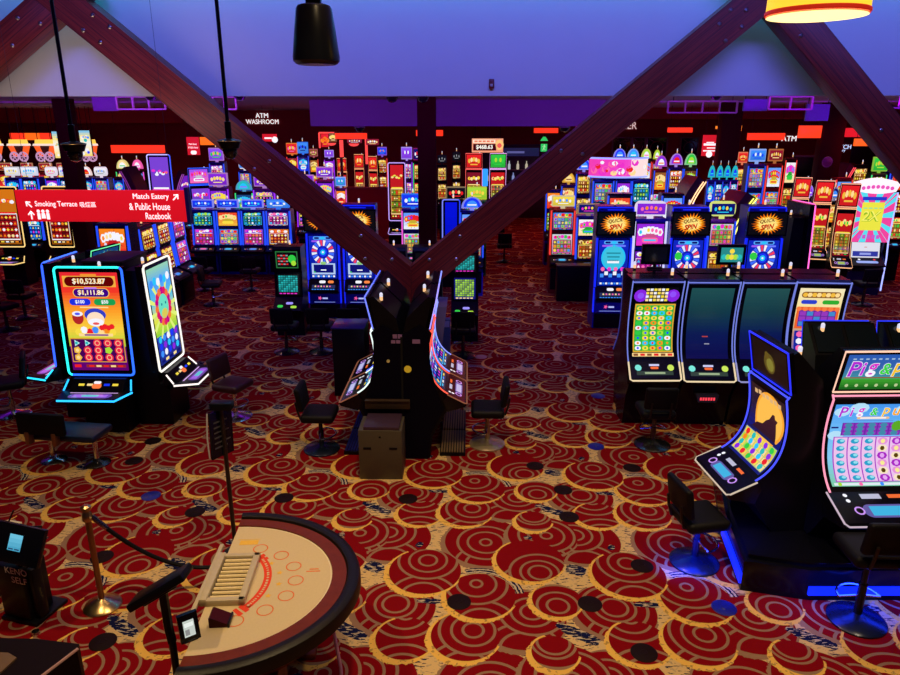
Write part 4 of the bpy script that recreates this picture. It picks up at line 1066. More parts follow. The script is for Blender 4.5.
for a, b, y0, y1, Y, c, nm in ((92, 117, 97, 111, 14.5, (.45, .3, .6), 'square lilac panel hung beside the pink lit ladder frame'), (744, 768, 99, 111, 14.5, (.35, .5, .8), 'square blue panel hung under the ceiling before the dark red wall'), (807, 830, 104, 121, 15.0, (.35, .2, .5), 'square purple panel hung against the dark post')):
    xa, xb = at(a, y0, Y)[0], at(b, y0, Y)[0]; z1, z0 = at(a, y0, Y)[2], at(a, y1, Y)[2]
    t = thing('ceiling_panel', nm, 'panel', ((xa + xb) / 2, Y, z0), 0, 'square panels hung under the low ceiling')
    obj('panel', lambda: (lambda mb: (mb.box(-(xb - xa) / 2, (xb - xa) / 2, -.03, .03, 0, z1 - z0, 0, .008), mb)[1])(MB()), mat('panel_paint%.2f' % c[0], c, .6), t)
    for s in (-1, 1): obj('hanger', (lambda s=s: (lambda mb: (mb.tube([(s * .2, 0, z1 - z0 - .01), (s * .2, 0, 4.47 - z0)], .008, 6), mb)[1])(MB())), BLACK, t)

# ------------------------------------------------------------------ lights
def area(name, loc, rot, sx, sy, e, col, spread=180):
    l = bpy.data.lights.new(name, 'AREA'); l.shape = 'RECTANGLE'; l.size = sx; l.size_y = sy; l.energy = e; l.color = col; l.spread = R(spread)
    o = bpy.data.objects.new(name, l); C.objects.link(o); o.location = loc; o.rotation_euler = rot; return o
def point(name, loc, e, col, r=.15):
    l = bpy.data.lights.new(name, 'POINT'); l.energy = e; l.color = col; l.shadow_soft_size = r; o = bpy.data.objects.new(name, l); C.objects.link(o); o.location = loc; return o
def spot(name, loc, rot, e, col, ang=80, blend=.6, r=.12):
    l = bpy.data.lights.new(name, 'SPOT'); l.energy = e; l.color = col; l.spot_size = R(ang); l.spot_blend = blend; l.shadow_soft_size = r; o = bpy.data.objects.new(name, l); C.objects.link(o); o.location = loc; o.rotation_euler = rot; return o
WARM = (1., .72, .36)
for x, y, e in ((-3.4, 3.0, 600), (0.2, 3.4, 800), (3.4, 3.2, 500)): spot('ceiling_spot', (x, y, 7.9), (0, 0, 0), e, WARM, 95, .8)
for x, y, e in ((-4.2, 7.0, 230), (-.2, 6.8, 370), (3.6, 6.6, 190)): spot('ceiling_spot', (x, y, 7.9), (0, 0, 0), e, (1., .62, .36), 70, .8)
area('wall_washer', (0, 10.27, 6.05), (R(4), 0, 0), 20, .06, 75, (.01, .46, .80), 170)
area('wall_washer', (1.5, 4.6, 7.9), (R(64), 0, 0), 16, .4, 205, (.14, .15, 1.), 80)
area('wall_washer', (-5.5, 8.8, 3.9), (R(118), 0, 0), 4, .3, 9, (1., .72, .6), 140)
area('cove_and_fill', (0, 10.9, 4.20), (R(98), 0, 0), 24, .12, 85, (.24, .0, 1.), 110)
area('cove_and_fill', (0, 12.5, 4.25), (R(140), 0, 0), 34, .12, 150, (.34, .0, .9), 170)  # unseen lamp added to turn the low ceiling purple
for x, y in ((-14, 19), (9, 19)): area('cove_and_fill', (x, y, 4.12), (PI, 0, 0), 14, .2, 26, (.34, .0, .9), 170)  # more unseen lamps added, facing up to tint the ceiling
for x in (-12, -4, 4, 12):
    for y in (20, 25.5): area('red_ambient_fill', (x, y, 4.3), (0, 0, 0), 2.5, .8, 48, (1., .04, .03), 170)  # unseen area lamps added for red ambient light
for x, y in ((-5, 13.5), (0, 13), (1.8, 16.4), (5, 13), (1.9, 22), (8, 15)): spot('aisle_spot', (x, y, 4.2), (0, 0, 0), 75, (1., .46, .34), 90, .9)

w = bpy.data.worlds.new('world'); bpy.context.scene.world = w; w.use_nodes = True; w.node_tree.nodes['Background'].inputs[0].default_value = (.05, .03, .12, 1); w.node_tree.nodes['Background'].inputs[1].default_value = .12

cam = bpy.data.cameras.new('camera'); cam.sensor_width = 36; cam.lens = F / 900 * 36; cam.clip_end = 200
co = bpy.data.objects.new('camera', cam); C.objects.link(co); co.location = (0, 0, CAMH); co.rotation_euler = (PI / 2 - PIT, 0, YAW)
S = bpy.context.scene; S.camera = co
S.view_settings.view_transform = 'Standard'; S.view_settings.look = 'None'; S.view_settings.exposure = 0; S.view_settings.gamma = 1; S.view_settings.use_curve_mapping = False
S.cycles.use_denoising = True; S.cycles.max_bounces = 6; S.cycles.sample_clamp_indirect = 3.0
# ------------------------------------------------------------------ foreground: gaming table
FELT = mat('beige_felt', (.66, .52, .30), .9, var=.06, scale=60)
RAILW = mat('table_wood', (.15, .022, .006), .45, var=.3, scale=18, spec=.2)
PAD = mat('armrest_leather', (.010, .007, .005), .38, bump=.15, scale=90, spec=.2)
TRAYM = mat('tray_plastic', (.55, .46, .30), .4)
TZ = .90
ca = ground(243, 517, TZ); cb = ground(176, 676, TZ)            # two ends of the dealer's edge
mx_, my_ = (ca[0] + cb[0]) / 2, (ca[1] + cb[1]) / 2; HALF = math.hypot(ca[0] - cb[0], ca[1] - cb[1]) / 2; RZ = math.atan2(ca[1] - cb[1], ca[0] - cb[0])
BUL = .98
tb = thing('gaming_table', 'half round card table with beige felt and dark padded rim', 'table', (mx_, my_, 0), RZ)
# local frame: x along the dealer's edge, -y towards the players
def half(a, b, n=44, y0=0.0): return [(a * math.cos(PI * i / n), y0 - b * math.sin(PI * i / n)) for i in range(n + 1)]
def top_():
    mb = MB(); o = half(HALF - .145, BUL - .165); mb.plate([(x, y + .0) for x, y in o][::-1], TZ - .05, TZ); return mb
felt = obj('felt_top', top_(), FELT, tb)
def ring_solid(a0, b0, a1, b1, z0, z1, rnd=False, n=44):
    mb = MB(); A, B = half(a0, b0, n), half(a1, b1, n); rows = []
    prof = [(0, z0), (0, z1), (1, z1), (1, z0)] if not rnd else [(0, z0), (0, z1 - .03), (.12, z1 - .008), (.35, z1), (.65, z1), (.9, z1 - .015), (1, z1 - .045), (1, z0 + .02), (.8, z0)]
    k = len(prof); b = 0
    for i in range(n + 1):
        for t, z in prof: mb.v.append((A[i][0] + (B[i][0] - A[i][0]) * t, A[i][1] + (B[i][1] - A[i][1]) * t, z))
    for i in range(n):
        for j in range(k): mb.face((i * k + j, i * k + (j + 1) % k, (i + 1) * k + (j + 1) % k, (i + 1) * k + j))
    mb.face(list(range(k))[::-1]); mb.face([n * k + j for j in range(k)]); return mb
obj('wood_band', ring_solid(HALF - .145, BUL - .165, HALF - .055, BUL - .065, TZ - .06, TZ + .012), RAILW, tb)
obj('armrest', ring_solid(HALF - .055, BUL - .065, HALF + .045, BUL + .035, TZ - .09, TZ + .035, True), PAD, tb)
def apron():
    mb = MB(); o = half(HALF - .15, BUL - .18); mb.plate(o[::-1], TZ - .28, TZ - .05); return mb
obj('apron', apron(), RAILW, tb)
for s in (-1, 1):
    def lg():
        mb = MB(); mb.box(s * .45 - .16, s * .45 + .16, -.52, -.14, .04, TZ - .28, 0, .02); mb.box(s * .45 - .22, s * .45 + .22, -.62, -.06, 0, .05, 0, .015); return mb
    obj('leg', lg(), RAILW, tb)
def border():
    mb = MB(); o = half(HALF - .15, BUL - .17); i_ = half(HALF - .158, BUL - .178)
    for k in range(len(o) - 1): mb.poly([(*o[k], TZ + .0012), (*o[k + 1], TZ + .0012), (*i_[k + 1], TZ + .0012), (*i_[k], TZ + .0012)])
    return mb
obj('felt_border', border(), mat('cream_line', (.80, .70, .50), .8), felt, smooth=False)
ORG = mat('orange_print', (.80, .16, .03), .85); YLW = mat('yellow_print', (.85, .50, .06), .85); REDP = mat('red_print', (.80, .05, .012), .85)
for k in range(7):
    a = PI * (.13 + .74 * k / 6); cx, cy = (HALF - .42) * math.cos(a), -(BUL - .44) * math.sin(a) - .02
    def circ_print():
        mb = MB()
        for i in range(24):
            p, q = 2 * PI * i / 24, 2 * PI * (i + 1) / 24
            mb.poly([(r * math.cos(t), r * math.sin(t), 0) for r, t in ((.048, p), (.056, p), (.056, q), (.048, q))])
        return mb
    o = obj('betting_circle', circ_print, ORG, felt, 'bet_c', smooth=False); o.location = (cx, cy, TZ + .0013)
    def star_print():
        mb = MB(); mb.poly([((.026 if i % 2 == 0 else .011) * math.cos(PI * i / 5), (.026 if i % 2 == 0 else .011) * math.sin(PI * i / 5), 0) for i in range(10)]); return mb
    o = obj('star_print', star_print, YLW, felt, 'bet_s', smooth=False); o.location = ((HALF - .52) * math.cos(a + .10), -(BUL - .53) * math.sin(a + .10), TZ + .0013)
def arc_print(r0, r1, a0, a1, z, n=24, cy=.08):
    mb = MB()
    for i in range(n):
        p, q = a0 + (a1 - a0) * i / n, a0 + (a1 - a0) * (i + 1) / n
        mb.poly([(r * math.cos(t), cy - r * .98 * math.sin(t), z) for r, t in ((r0, p), (r1, p), (r1, q), (r0, q))])
    return mb
m_ = arc_print(.42, .475, R(50), R(130), TZ + .0013)
for a in (50, 130):
    for d in (-3, 3): m_.poly([(.405 * math.cos(R(a + d)), .08 - .405 * .98 * math.sin(R(a + d)), TZ + .0014), (.49 * math.cos(R(a + d)), .08 - .49 * .98 * math.sin(R(a + d)), TZ + .0014), (.49 * math.cos(R(a + d + 4)), .08 - .49 * .98 * math.sin(R(a + d + 4)), TZ + .0014), (.405 * math.cos(R(a + d + 4)), .08 - .405 * .98 * math.sin(R(a + d + 4)), TZ + .0014)])
obj('arc_print', m_, REDP, felt, smooth=False)
def ticks():
    mb = MB(); rnd = random.Random(2); a = 54
    while a < 126:
        w = rnd.choice((1.2, 1.8, 2.4)); mb.b = 0
        p, q = R(a), R(a + w); mb.poly([(r * math.cos(t), .08 - r * .98 * math.sin(t), TZ + .0022) for r, t in ((.440, p), (.457, p), (.457, q), (.440, q))]); a += w + rnd.choice((.9, 1.2, 2.2))
    return mb
obj('arc_marking', ticks(), FELT, felt, smooth=False)
def sidep():
    mb = MB(); z = TZ + .0013
    for y0, y1, x in ((-.72, -.62, .10), (-.705, -.64, .125)): mb.box(x - .005, x + .005, y0, y1, z - .001, z)
    return mb
obj('script_print', sidep(), ORG, felt, smooth=False)
def card_():
    mb = MB(); z = TZ + .0013; mb.box(HALF - .40, HALF - .34, -.20, -.06, z - .001, z); mb.box(HALF - .33, HALF - .325, -.21, -.04, z - .001, z); return mb
obj('corner_print', card_(), YLW, felt, smooth=False)

# chip tray let into the dealer's edge
tr = thing('chip_tray', 'pale ribbed chip tray set at the straight edge of the card table', 'chip tray', (mx_ + .02 * math.cos(RZ), my_ + .02 * math.sin(RZ), TZ + .001), RZ)
def fr_():
    mb = MB(); a, d0, d1, h = .27, -.26, .02, .045
    mb.box(-a, a, d0, d0 + .045, 0, h, 0, .006); mb.box(-a, a, d1 - .03, d1 + .02, 0, h + .01, 0, .006); mb.box(-a, -a + .04, d0, d1, 0, h, 0, .006); mb.box(a - .04, a, d0, d1, 0, h, 0, .006); return mb
obj('frame', fr_(), TRAYM, tr)
obj('well', lambda: (lambda mb: (mb.box(-.235, .235, -.22, -.005, 0, .006), mb)[1])(MB()), mat('tray_dark', (.09, .055, .02), .5), tr)
for i in range(10):
    x = -.205 + .0455 * i
    def rb():
        mb = MB(); mb.tube([(0, -.225, .02), (0, -.02, .02)], .014, 8); return mb
    o = obj('rib', rb, mat('rib_cream', (.82, .66, .34), .45), tr, 'tray_rib'); o.location = (x, 0, 0)
obj('back_lip', lambda: (lambda mb: (mb.box(-.52, .42, .045, .075, -.0, .028, 0, .006), mb)[1])(MB()), TRAYM, tr)
# small card holder, tablet and the dealer's monitor
def on_table(px, py, z=TZ): g = ground(px, py, z); return g
x, y, z = on_table(221, 622); o = thing('card_holder', 'small dark maroon card holder beside the chip tray', 'card holder', (x, y, TZ + .001), RZ)
obj('body', lambda: (lambda mb: (mb.prism([(-.06, 0), (-.06, .02), (.05, .075), (.06, .07), (.06, 0)], -.055, .055), mb)[1])(MB()), mat('maroon_plastic', (.05, .003, .003), .45, spec=.1), o)
obj('lip', lambda: (lambda mb: (mb.box(-.06, .06, -.068, -.055, 0, .03, 0, .003), mb)[1])(MB()), BLACK, o)
x, y, z = on_table(191, 640); o = thing('card_reader', 'upright black card reader with a small white screen on the table edge', 'card reader', (x, y, TZ + .001), RZ + R(-58), scale=(.60, .60, .9))
def rdr():
    mb = MB(); mb.hexa([(-.10, -.02, 0), (.10, -.02, 0), (.10, .02, 0), (-.10, .02, 0), (-.10, .05, .19), (.10, .05, .19), (.10, .09, .19), (-.10, .09, .19)]); return mb
obj('body', rdr(), GLOSS, o)
A = Art(.11, .12); A.rect(0, 0, 1, 1, (.55, .6, .55), 0); A.rect(.1, .1, .5, .45, (.25, .25, .25), 1); A.rect(.1, .6, .9, .85, (.8, .85, .8), 1)
sheet('screen', A, flat(.11, -.008, .035, math.atan2(.07, .19)), None, o, None)
obj('foot', lambda: (lambda mb: (mb.box(-.07, .07, -.03, .14, 0, .012, 0, .004), mb)[1])(MB()), BLACK, o)
gx, gy, gz = ground(172, 640, .93)
o = thing('dealer_monitor', 'black flat monitor on a bracket seen from behind at the card table', 'monitor', (gx, gy, 0), 0)
pm = at(160, 588, gy); dx = pm[0] - gx
m0, m1 = at(135, 600, gy), at(186, 574, gy)
ang = math.atan2(m1[2] - m0[2], m1[0] - m0[0])
def scr():
    mb = MB(); w = math.hypot(m1[0] - m0[0], m1[2] - m0[2]) * 1.0; mb.box(-w / 2, w / 2, -.09, .09, -.026, .026, 0, .012); mb.box(-w * .3, w * .3, -.07, .07, -.04, -.016, 0, .01); return mb
q = obj('display', scr(), BLACK, o); q.location = ((m0[0] + m1[0]) / 2 - gx, 0, (m0[2] + m1[2]) / 2); q.rotation_euler = (R(-12), -ang, R(10))
def arm():
    mb = MB(); mb.tube([(0, 0, .0), (0, 0, .93)], .022, 8); mb.tube([(0, 0, .92), (-.01, 0, 1.02), (dx * .5, .0, (m0[2] + m1[2]) / 2 - .03)], .028, 8); mb.lathe([(.12, 0), (.12, .01), (.03, .02)], 16); return mb
obj('bracket', arm(), BLACK, o)

# ------------------------------------------------------------------ stanchion and its rope, sign stand
BRASS = mat('aged_brass', (.62, .44, .20), .28, 1.0)
gx, gy, _ = ground(103, 606)
o = thing('stanchion', 'brass rope stanchion with a weighted cone base on the carpet', 'stanchion', (gx, gy, 0))
obj('base', lambda: _lathe([(.155, 0), (.155, .012), (.14, .03), (.07, .06), (.03, .085)]), BRASS, o)
obj('post', lambda: _lathe([(.024, .08), (.024, .86)]), mat('brass_post', (.34, .22, .12), .3, 1.0), o)
obj('collar', lambda: _lathe([(.034, .84), (.04, .85), (.04, .90), (.034, .91), (.028, .93), (.04, .945), (.04, .97), (.02, .985)]), BRASS, o)
S0 = (gx + .04, gy, .88)
px_, py_, _ = ground(236, 552)
def sag(a, b, s, n=20): return [(a[0] + (b[0] - a[0]) * t, a[1] + (b[1] - a[1]) * t, a[2] + (b[2] - a[2]) * t - s * 4 * t * (1 - t)) for t in [i / n for i in range(n + 1)]]
rp = thing('barrier_rope', 'sagging black barrier rope hooked to the brass stanchion', 'rope', (0, 0, 0))
RE = at(219, 566, 5.25)
pts = sag(S0, RE, .17)
obj('cord', lambda: (lambda mb: (mb.tube(pts, .018, 8), mb)[1])(MB()), LEATHER, rp)
obj('hook', lambda: (lambda mb: (mb.tube([pts[0], pts[1], pts[2]], .022, 8), mb)[1])(MB()), CHROME, rp)
o = thing('sign_stand', 'tall thin black sign stand with a narrow board behind the card table', 'sign', (px_, py_, 0))
top = at(226, 405, py_)[2]
obj('base', lambda: _lathe([(.11, 0), (.11, .012), (.03, .03)]), BLACK, o)
obj('pole', lambda: (lambda mb: (mb.tube([(0, 0, .02), (0, 0, top)], .020, 8), mb)[1])(MB()), mat('pole_black', (.012, .009, .008), .35), o)
def brd():
    mb = MB(); zb = at(230, 455, py_)[2]; h = top - .06 - zb; mb.hexa([(-.10, -.10, zb), (.03, .10, zb), (.05, .09, zb), (-.08, -.11, zb), (-.10, -.06, zb + h), (.03, .14, zb + h), (.05, .13, zb + h), (-.08, -.07, zb + h)]); return mb
bd = obj('board', brd(), GLOSS, o)
def brd2():
    mb = MB(); zb = at(230, 455, py_)[2]; h = top - .06 - zb
    mb.tube([(-.105, -.115, zb + .02), (-.112, -.105, zb + h * .5), (-.105, -.07, zb + h)], .007, 6); return mb
obj('board_edge', brd2(), mat('pale_edge', (.6, .6, .62), .4), o)
def brd3():
    mb = MB(); zb = at(230, 455, py_)[2]; h = top - .06 - zb
    A = Art(.22, h)
    for i in range(6): A.rect(.12, .2 + .11 * i, .12 + [.6, .75, .5, .7, .55, .65][i], .235 + .11 * i, (.5, .5, .5), 1)
    c, q = math.cos(R(57)), math.sin(R(57)); A.put(mb, lambda u, v: ((-.078 + u * c * 1.05, -.105 + u * q * 1.05 + v / h * .04, zb + v), (q, -c, 0)), 0); return mb
obj('board_lettering', brd3(), mat('grey_print', (.08, .08, .10), .6), o, smooth=False)
def capb():
    mb = MB(); mb.box(-.09, .11, -.05, .06, top - .04, top + .03, 0, .012); return mb
obj('clamp', capb(), BLACK, o)

# ------------------------------------------------------------------ keno terminal and dark desk corner
kx, ky, _ = ground(38, 622)
o = thing('keno_terminal', 'black keno kiosk with a tilted screen showing a pale blue window', 'kiosk', (kx, ky, 0), R(-14))
b0 = at(27, 570, ky); kz = b0[2]
def kb():
    mb = MB(); mb.box(-.30, -.02, -.04, .20, .03, kz + .02, 0, .015); mb.box(-.05, .04, .0, .10, .0, kz, 0, .015); mb.box(-.32, .05, -.06, .28, 0, .035, 0, .012); return mb
bk = obj('body', kb(), BLACK, o)
def kt():
    mb = MB(); A = Art(.26, .20); A.text('KENO', .5, .70, .30, K['wht'], 1, 0, .01, .9); A.text('SELF', .56, .28, .30, K['wht'], 1, 0, .01, .8); A.put(mb, flat(.26, -.042, kz - .14, 0, -.07), 0); return mb
obj('lettering', kt(), WHITEP, bk, smooth=False)
def kscr():
    mb = MB(); mb.box(-.21, .21, -.02, .03, -.15, .15, 0, .01); return mb
q = obj('display', kscr(), GLOSS, o); q.location = (.11, -.12, kz + .34); q.rotation_euler = (R(-24), R(7), R(6))
A = Art(.11, .125); A.grad(0, 0, 1, 1, [(.05, .32, .5), (.16, .55, .75)], 0, 4); A.rect(.08, .06, .45, .14, (.02, .05, .12), 1); A.rect(.55, .06, .92, .14, (.02, .05, .12), 1)
sheet('screen', A, flat(.11, -.022, -.05, 0, -.01), None, q, None)
def kn():
    mb = MB(); mb.tube([(-.06, .02, kz - .02), (-.08, .01, kz + .10), (-.10, .0, kz + .18)], .025, 8); mb.tube([(-.28, .05, kz + .30), (.12, .10, kz + .36)], .012, 6); mb.tube([(-.22, .05, kz + .28), (-.12, .09, kz + .48)], .007, 6); return mb
obj('neck', kn(), BLACK, o)
def kw():
    mb = MB(); mb.lathe([(.03, 0), (.035, .015), (.03, .03)], 10); return mb
q = obj('caster', kw(), CHROME, o); q.location = (.10, -.12, 0.0)
sh = thing('paper_tray', 'cream paper forms tray tucked beside the keno kiosk', 'tray', (*ground(2, 530, kz + .1)[:2], 0), R(-14))
obj('stand', lambda: (lambda mb: (mb.box(-.10, .07, -.10, .16, 0, kz + .06, 0, .01), mb)[1])(MB()), BLACK, sh)
obj('paper', lambda: (lambda mb: (mb.box(-.09, .06, -.09, .15, kz + .06, kz + .10, 0, .003), mb)[1])(MB()), mat('cream_paper', (.75, .66, .45), .8), sh)

dx0, dy0, _ = ground(40, 690, .55)
o = thing('curved_desk', 'dark wooden desk corner with a pale curved edge beside the card table', 'desk', (dx0, dy0, 0))
cz = .77
p0 = at(78, 637, dy0 + .12); p1 = at(28, 676, dy0 - .05)
def dk_():
    mb = MB(); mb.plate([(-1.2, -.5), (.02, -.5), (.22, .10), (.20, .16), (-.1, .20), (-1.2, .20)], .03, cz); return mb
obj('carcass', dk_(), mat('desk_dark', (.008, .003, .003), .55, spec=.1), o)
def dt_():
    mb = MB(); mb.plate([(-1.2, -.5), (-.22, -.5), (-.16, -.2), (-.12, .02), (-.2, .06), (-1.2, .06)], cz, cz + .012); return mb
obj('worktop', dt_(), mat('desk_top', (.16, .09, .04), .5), o)
def de_():
    mb = MB(); mb.tube([(.02, -.5, cz + .006), (.10, -.2, cz + .012), (.22, .11, cz + .006)], .010, 6); return mb
obj('edge_trim', de_(), mat('edge_pink', (.45, .25, .22), .4), o)
def dp_():
    mb = MB(); mb.box(-1.18, -.02, -.48, .18, 0, .03); return mb
obj('plinth', dp_(), BLACK, o)
o = thing('cable', 'loose purple lit cable hanging from the card table rim to the carpet', 'cable', (0, 0, 0))
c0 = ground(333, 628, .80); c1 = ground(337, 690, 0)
obj('cable_run', lambda: (lambda mb: (mb.tube([(c0[0], c0[1], .80), (c0[0] + .04, c0[1] - .02, .5), (c0[0] + .05, c0[1] - .05, .15), (c0[0] + .03, c0[1] - .10, .02), (c0[0] - .05, c0[1] - .3, .015)], .012, 8), mb)[1])(MB()), mat('cable_purple_lit', (.45, .22, .5), .45), o)  # purple light on the cable is painted into its colour

# ------------------------------------------------------------------ round floor box covers
FB = mat('floor_box_brown', (.012, .004, .004), .6, spec=.1); FBL = mat('floor_box_blue_lit', (.008, .012, .30), .35)  # blue light falling on some covers is put into their colour
for px, py, m, nm in ((459, 602, FB, 'dark round floor cover between the card table and the two open carpet discs'), (590, 604, FB, 'dark round floor cover near the middle of the bare carpet'), (644, 653, FB, 'dark round floor cover at the bottom of the picture'),
                      (642, 566, FB, 'dark round floor cover beside the stool base of the wolf screen machine'), (569, 517, FB, 'larger of two dark floor covers lying close together on the carpet'), (563, 490, FB, 'smaller of two dark floor covers lying close together on the carpet'),
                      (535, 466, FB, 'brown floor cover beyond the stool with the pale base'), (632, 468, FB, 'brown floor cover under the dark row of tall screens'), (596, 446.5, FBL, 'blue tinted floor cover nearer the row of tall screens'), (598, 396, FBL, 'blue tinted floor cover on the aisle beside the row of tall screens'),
                      (481, 357, mat('floor_box_pale', (.40, .22, .24), .5), 'pale pink floor cover on the aisle carpet'), (408, 499, FB, 'dark floor cover in front of the brown steel cabinet'), (284, 498, FB, 'dark floor cover just beyond the card table'), (195, 512, FB, 'patterned dark floor cover near the sign stand pole'),
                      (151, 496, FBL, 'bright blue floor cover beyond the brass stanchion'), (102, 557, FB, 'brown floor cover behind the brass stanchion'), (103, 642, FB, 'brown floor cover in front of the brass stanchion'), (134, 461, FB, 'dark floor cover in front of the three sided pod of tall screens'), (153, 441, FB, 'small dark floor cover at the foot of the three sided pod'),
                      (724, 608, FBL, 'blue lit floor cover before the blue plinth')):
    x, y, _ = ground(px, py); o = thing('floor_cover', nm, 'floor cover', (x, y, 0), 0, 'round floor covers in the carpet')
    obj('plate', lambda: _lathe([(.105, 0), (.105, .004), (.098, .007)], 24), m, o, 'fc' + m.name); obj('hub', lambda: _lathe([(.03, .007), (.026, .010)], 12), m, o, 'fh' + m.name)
# ------------------------------------------------------------------ placing machines by where they stand on the floor
def zc(Y, z): return Y * math.cos(PIT) + (CAMH - z) * math.sin(PIT)
def spot_of(x0, x1, yt, Y, full, ww):
    """Floor point, width scale and height scale of a machine that spans x0..x1 and reaches up to yt, standing at distance Y."""
    zt = at((x0 + x1) / 2, yt, Y)[2]; X = at((x0 + x1) / 2, yt + 12, Y)[0]
    w = (x1 - x0) * zc(Y, 1.6) / F
    return (X, Y, 0), min(max(w / ww * .985, .30), 1.35), min(max(zt / full, .72), 1.45)
FULL = {'rect': 2.33, 'wide': 2.40, 'oval': 2.34, 'dome': 2.32, None: 2.02}
def up(x0, x1, yt, Y, label, pal, top='rect', topc=('blu', 'wht', 'cyn'), body='navy', strip=(.02, .08, 1.), seed=None, lo=None, rz=0.0, title=None, group=None):
    loc, sx, sz = spot_of(x0, x1, yt, Y, FULL[top], .66)
    s = seed if seed is not None else int(x0 * 7 + yt) % 5
    return upright(label, loc, rz, sx, sz, pal, lo, top, topc, body, strip, s, group, title if title is not None else s % 2 == 0)
BLS = (.02, .08, 1.); PUS = (.35, .03, 1.); RDS = (1., .05, .04); WHS = (.7, .7, 1.); GRS = (.05, .8, .2); MGS = (.9, .1, .7)

# row of four blue machines across the back aisle
for k, (a, b, pal, lo, tc, nm) in enumerate(((189, 214, 'teal', 'lilac', ('blu', 'wht', 'sky'), 'blue slot machine with violet lower reels, first of the row of four'), (214, 239, 'gold', 'white', ('blu', 'wht', 'sky'), 'blue slot machine with golden fan screen, second of the row of four'),
                                         (239, 264, 'teal', 'lilac', ('blu', 'wht', 'cyn'), 'blue slot machine with violet lower reels, third of the row of four'), (264, 290, 'pink', 'orange', ('sky', 'blu', 'wht'), 'blue slot machine with arched topper and orange reels, last of the row of four'))):
    up(a + .6, b - .6, 200, 18.5, nm, pal, 'rect', tc, 'blue', BLS, k, lo, title=(k == 1), group='row of four blue machines')
# row running away from the camera, its screens facing the aisle
for k, (px, py, Y, pal, nm) in enumerate(((143, 238, 13.2, 'teal', 'blue side facing machine with pale green screen behind the three sided pod'), (159, 232, 13.95, 'red', 'blue side facing machine with golden figures, second along its row'), (172, 228, 14.7, 'red', 'blue side facing machine with golden figures, third along its row'), (187, 234, 15.5, 'lilac', 'violet screened side facing machine at the end of its row by the red sign'))):
    X = at(px, py, Y)[0] if k == 0 else XR
    if k == 0: XR = X - .1
    upright(nm, (XR - .1, Y, 0), PI / 2, 1.0, .98, pal, pal, None, None, 'navy', BLS, k, 'side facing blue machines', k == 0)
up(95, 127, 224, 12.3, 'slot machine with orange and blue screen right behind the three sided pod', 'orange', None, None, 'navy', BLS, 2, 'blue', title=True)
# tall portrait machines beside the red sign
def tall(x0, x1, yt, Y, label, pal, seed, edge=((.9, .6, .2), (.9, .6, .2)), rz=0.0, z0=.98, title=False):
    zt = at((x0 + x1) / 2, yt, Y)[2]; X = at((x0 + x1) / 2, yt + 20, Y)[0]; W = (x1 - x0) * zc(Y, 1.6) / F
    return portrait(label, (X, Y, 0), rz, lambda w, h: art_reels(w, h, pal, seed, 5, 4), 'tall%s%d' % (pal, seed), edge, edge[0], round(W, 2), round(zt - z0, 2), z0, 1.3)
tall(-12, 17, 187, 17, 'tall slot machine with yellow and orange portrait screen cut by the picture edge', 'orange', 3)
tall(42, 68, 187, 17, 'tall slot machine with glowing orange portrait screen under the red direction sign', 'orange', 8)
up(20, 39, 196, 18.0, 'slot machine with blue wave screens between two orange portrait machines', 'blue', None, None, 'black', BLS, 1, 'blue')
# back rows on that side
for k, (a, b, nm, pal, tc) in enumerate(((3, 19, 'blue slot machine with a white boat topper under the wagon signs', 'blue', ('wht', 'gry', 'yel')), (19, 37, 'blue slot machine with a tall white topper under the wagon signs', 'blue', ('wht', 'sky', 'cyn')), (44, 57, 'slot machine with a white and pink topper by the bright video panel', 'pink', ('wht', 'gold', 'pnk')), (58, 70, 'narrow blue slot machine with white topper by the dark red post', 'blue', ('wht', 'pur', 'sky')),
                                        (80, 92, 'blue slot machine with red and white topper beyond the dark red post', 'blue', ('wht', 'org', 'red')), (93, 107, 'blue slot machine with broad white topper beyond the dark red post', 'white', ('wht', 'sky', 'gry')))):
    up(a, b, 167, 23, nm, pal, ('rect', 'rect', 'oval', 'rect', 'dome', 'oval')[k], tc, 'blue', BLS, k)
for k, (a, b, nm) in enumerate(((-3, 12, 'small red topped machine at the picture edge behind the blue row'), (20, 33, 'red topped machine between two blue machines beneath the wagon signs'), (38, 52, 'red and gold topped machine beneath the orange wagon sign'), (56, 68, 'red topped machine beneath the bright yellow video panel'))):
    up(a, b, 163, 26, nm, 'red', 'rect', ('mar', 'crm', 'org'), 'red', RDS, k)
up(115, 129, 160, 24, 'slot machine with cream dome topper over a green band', 'tan', 'dome', ('crm', 'grn', 'wht'), 'black', GRS, 1)
up(131, 143, 160, 24, 'slot machine with pink dome topper beside the curved purple arch', 'white', 'dome', ('pnk', 'mag', 'wht'), 'black', MGS, 2)
up(114, 124, 177, 21, 'small dark machine with a blue screen above the red sign', 'blue', None, None, 'navy', BLS, 4)
tall(147, 170, 155, 19.5, 'tall purple portrait screen machine in a blue white frame', 'lilac', 2, ((.5, .45, 1.), (.05, .1, 1.)))
curved_machine('blue curved machine with a leaning pink screen below the hanging red notice', (at(199, 180, 21.5)[0], 21.5, 0), R(28), lambda w, h: art_reels(w, h, 'lilac', 5, 3, 4), 'c_lil', 2, lambda w, h: art_title(w, h, 'lilac', 3), (.02, .1, 1.), es=1.5, scale=(.85, .85, 1.28))
up(207, 227, 173, 20, 'machine with wide purple framed screen and golden emblem near the timber beam', 'purple', 'wide', ('pur', 'yel', 'crm'), 'purple', PUS, 2, 'tan')
up(252, 274, 177, 20, 'machine with purple framed screen hidden partly by the timber beam', 'purple', 'rect', ('pur', 'yel', 'crm'), 'purple', PUS, 3, 'gold')
up(234, 252, 181, 20, 'machine with glowing teal dome topper below the cone camera pendant', 'teal', 'dome', ('teal', 'lil', 'cyn'), 'black', GRS, 0)
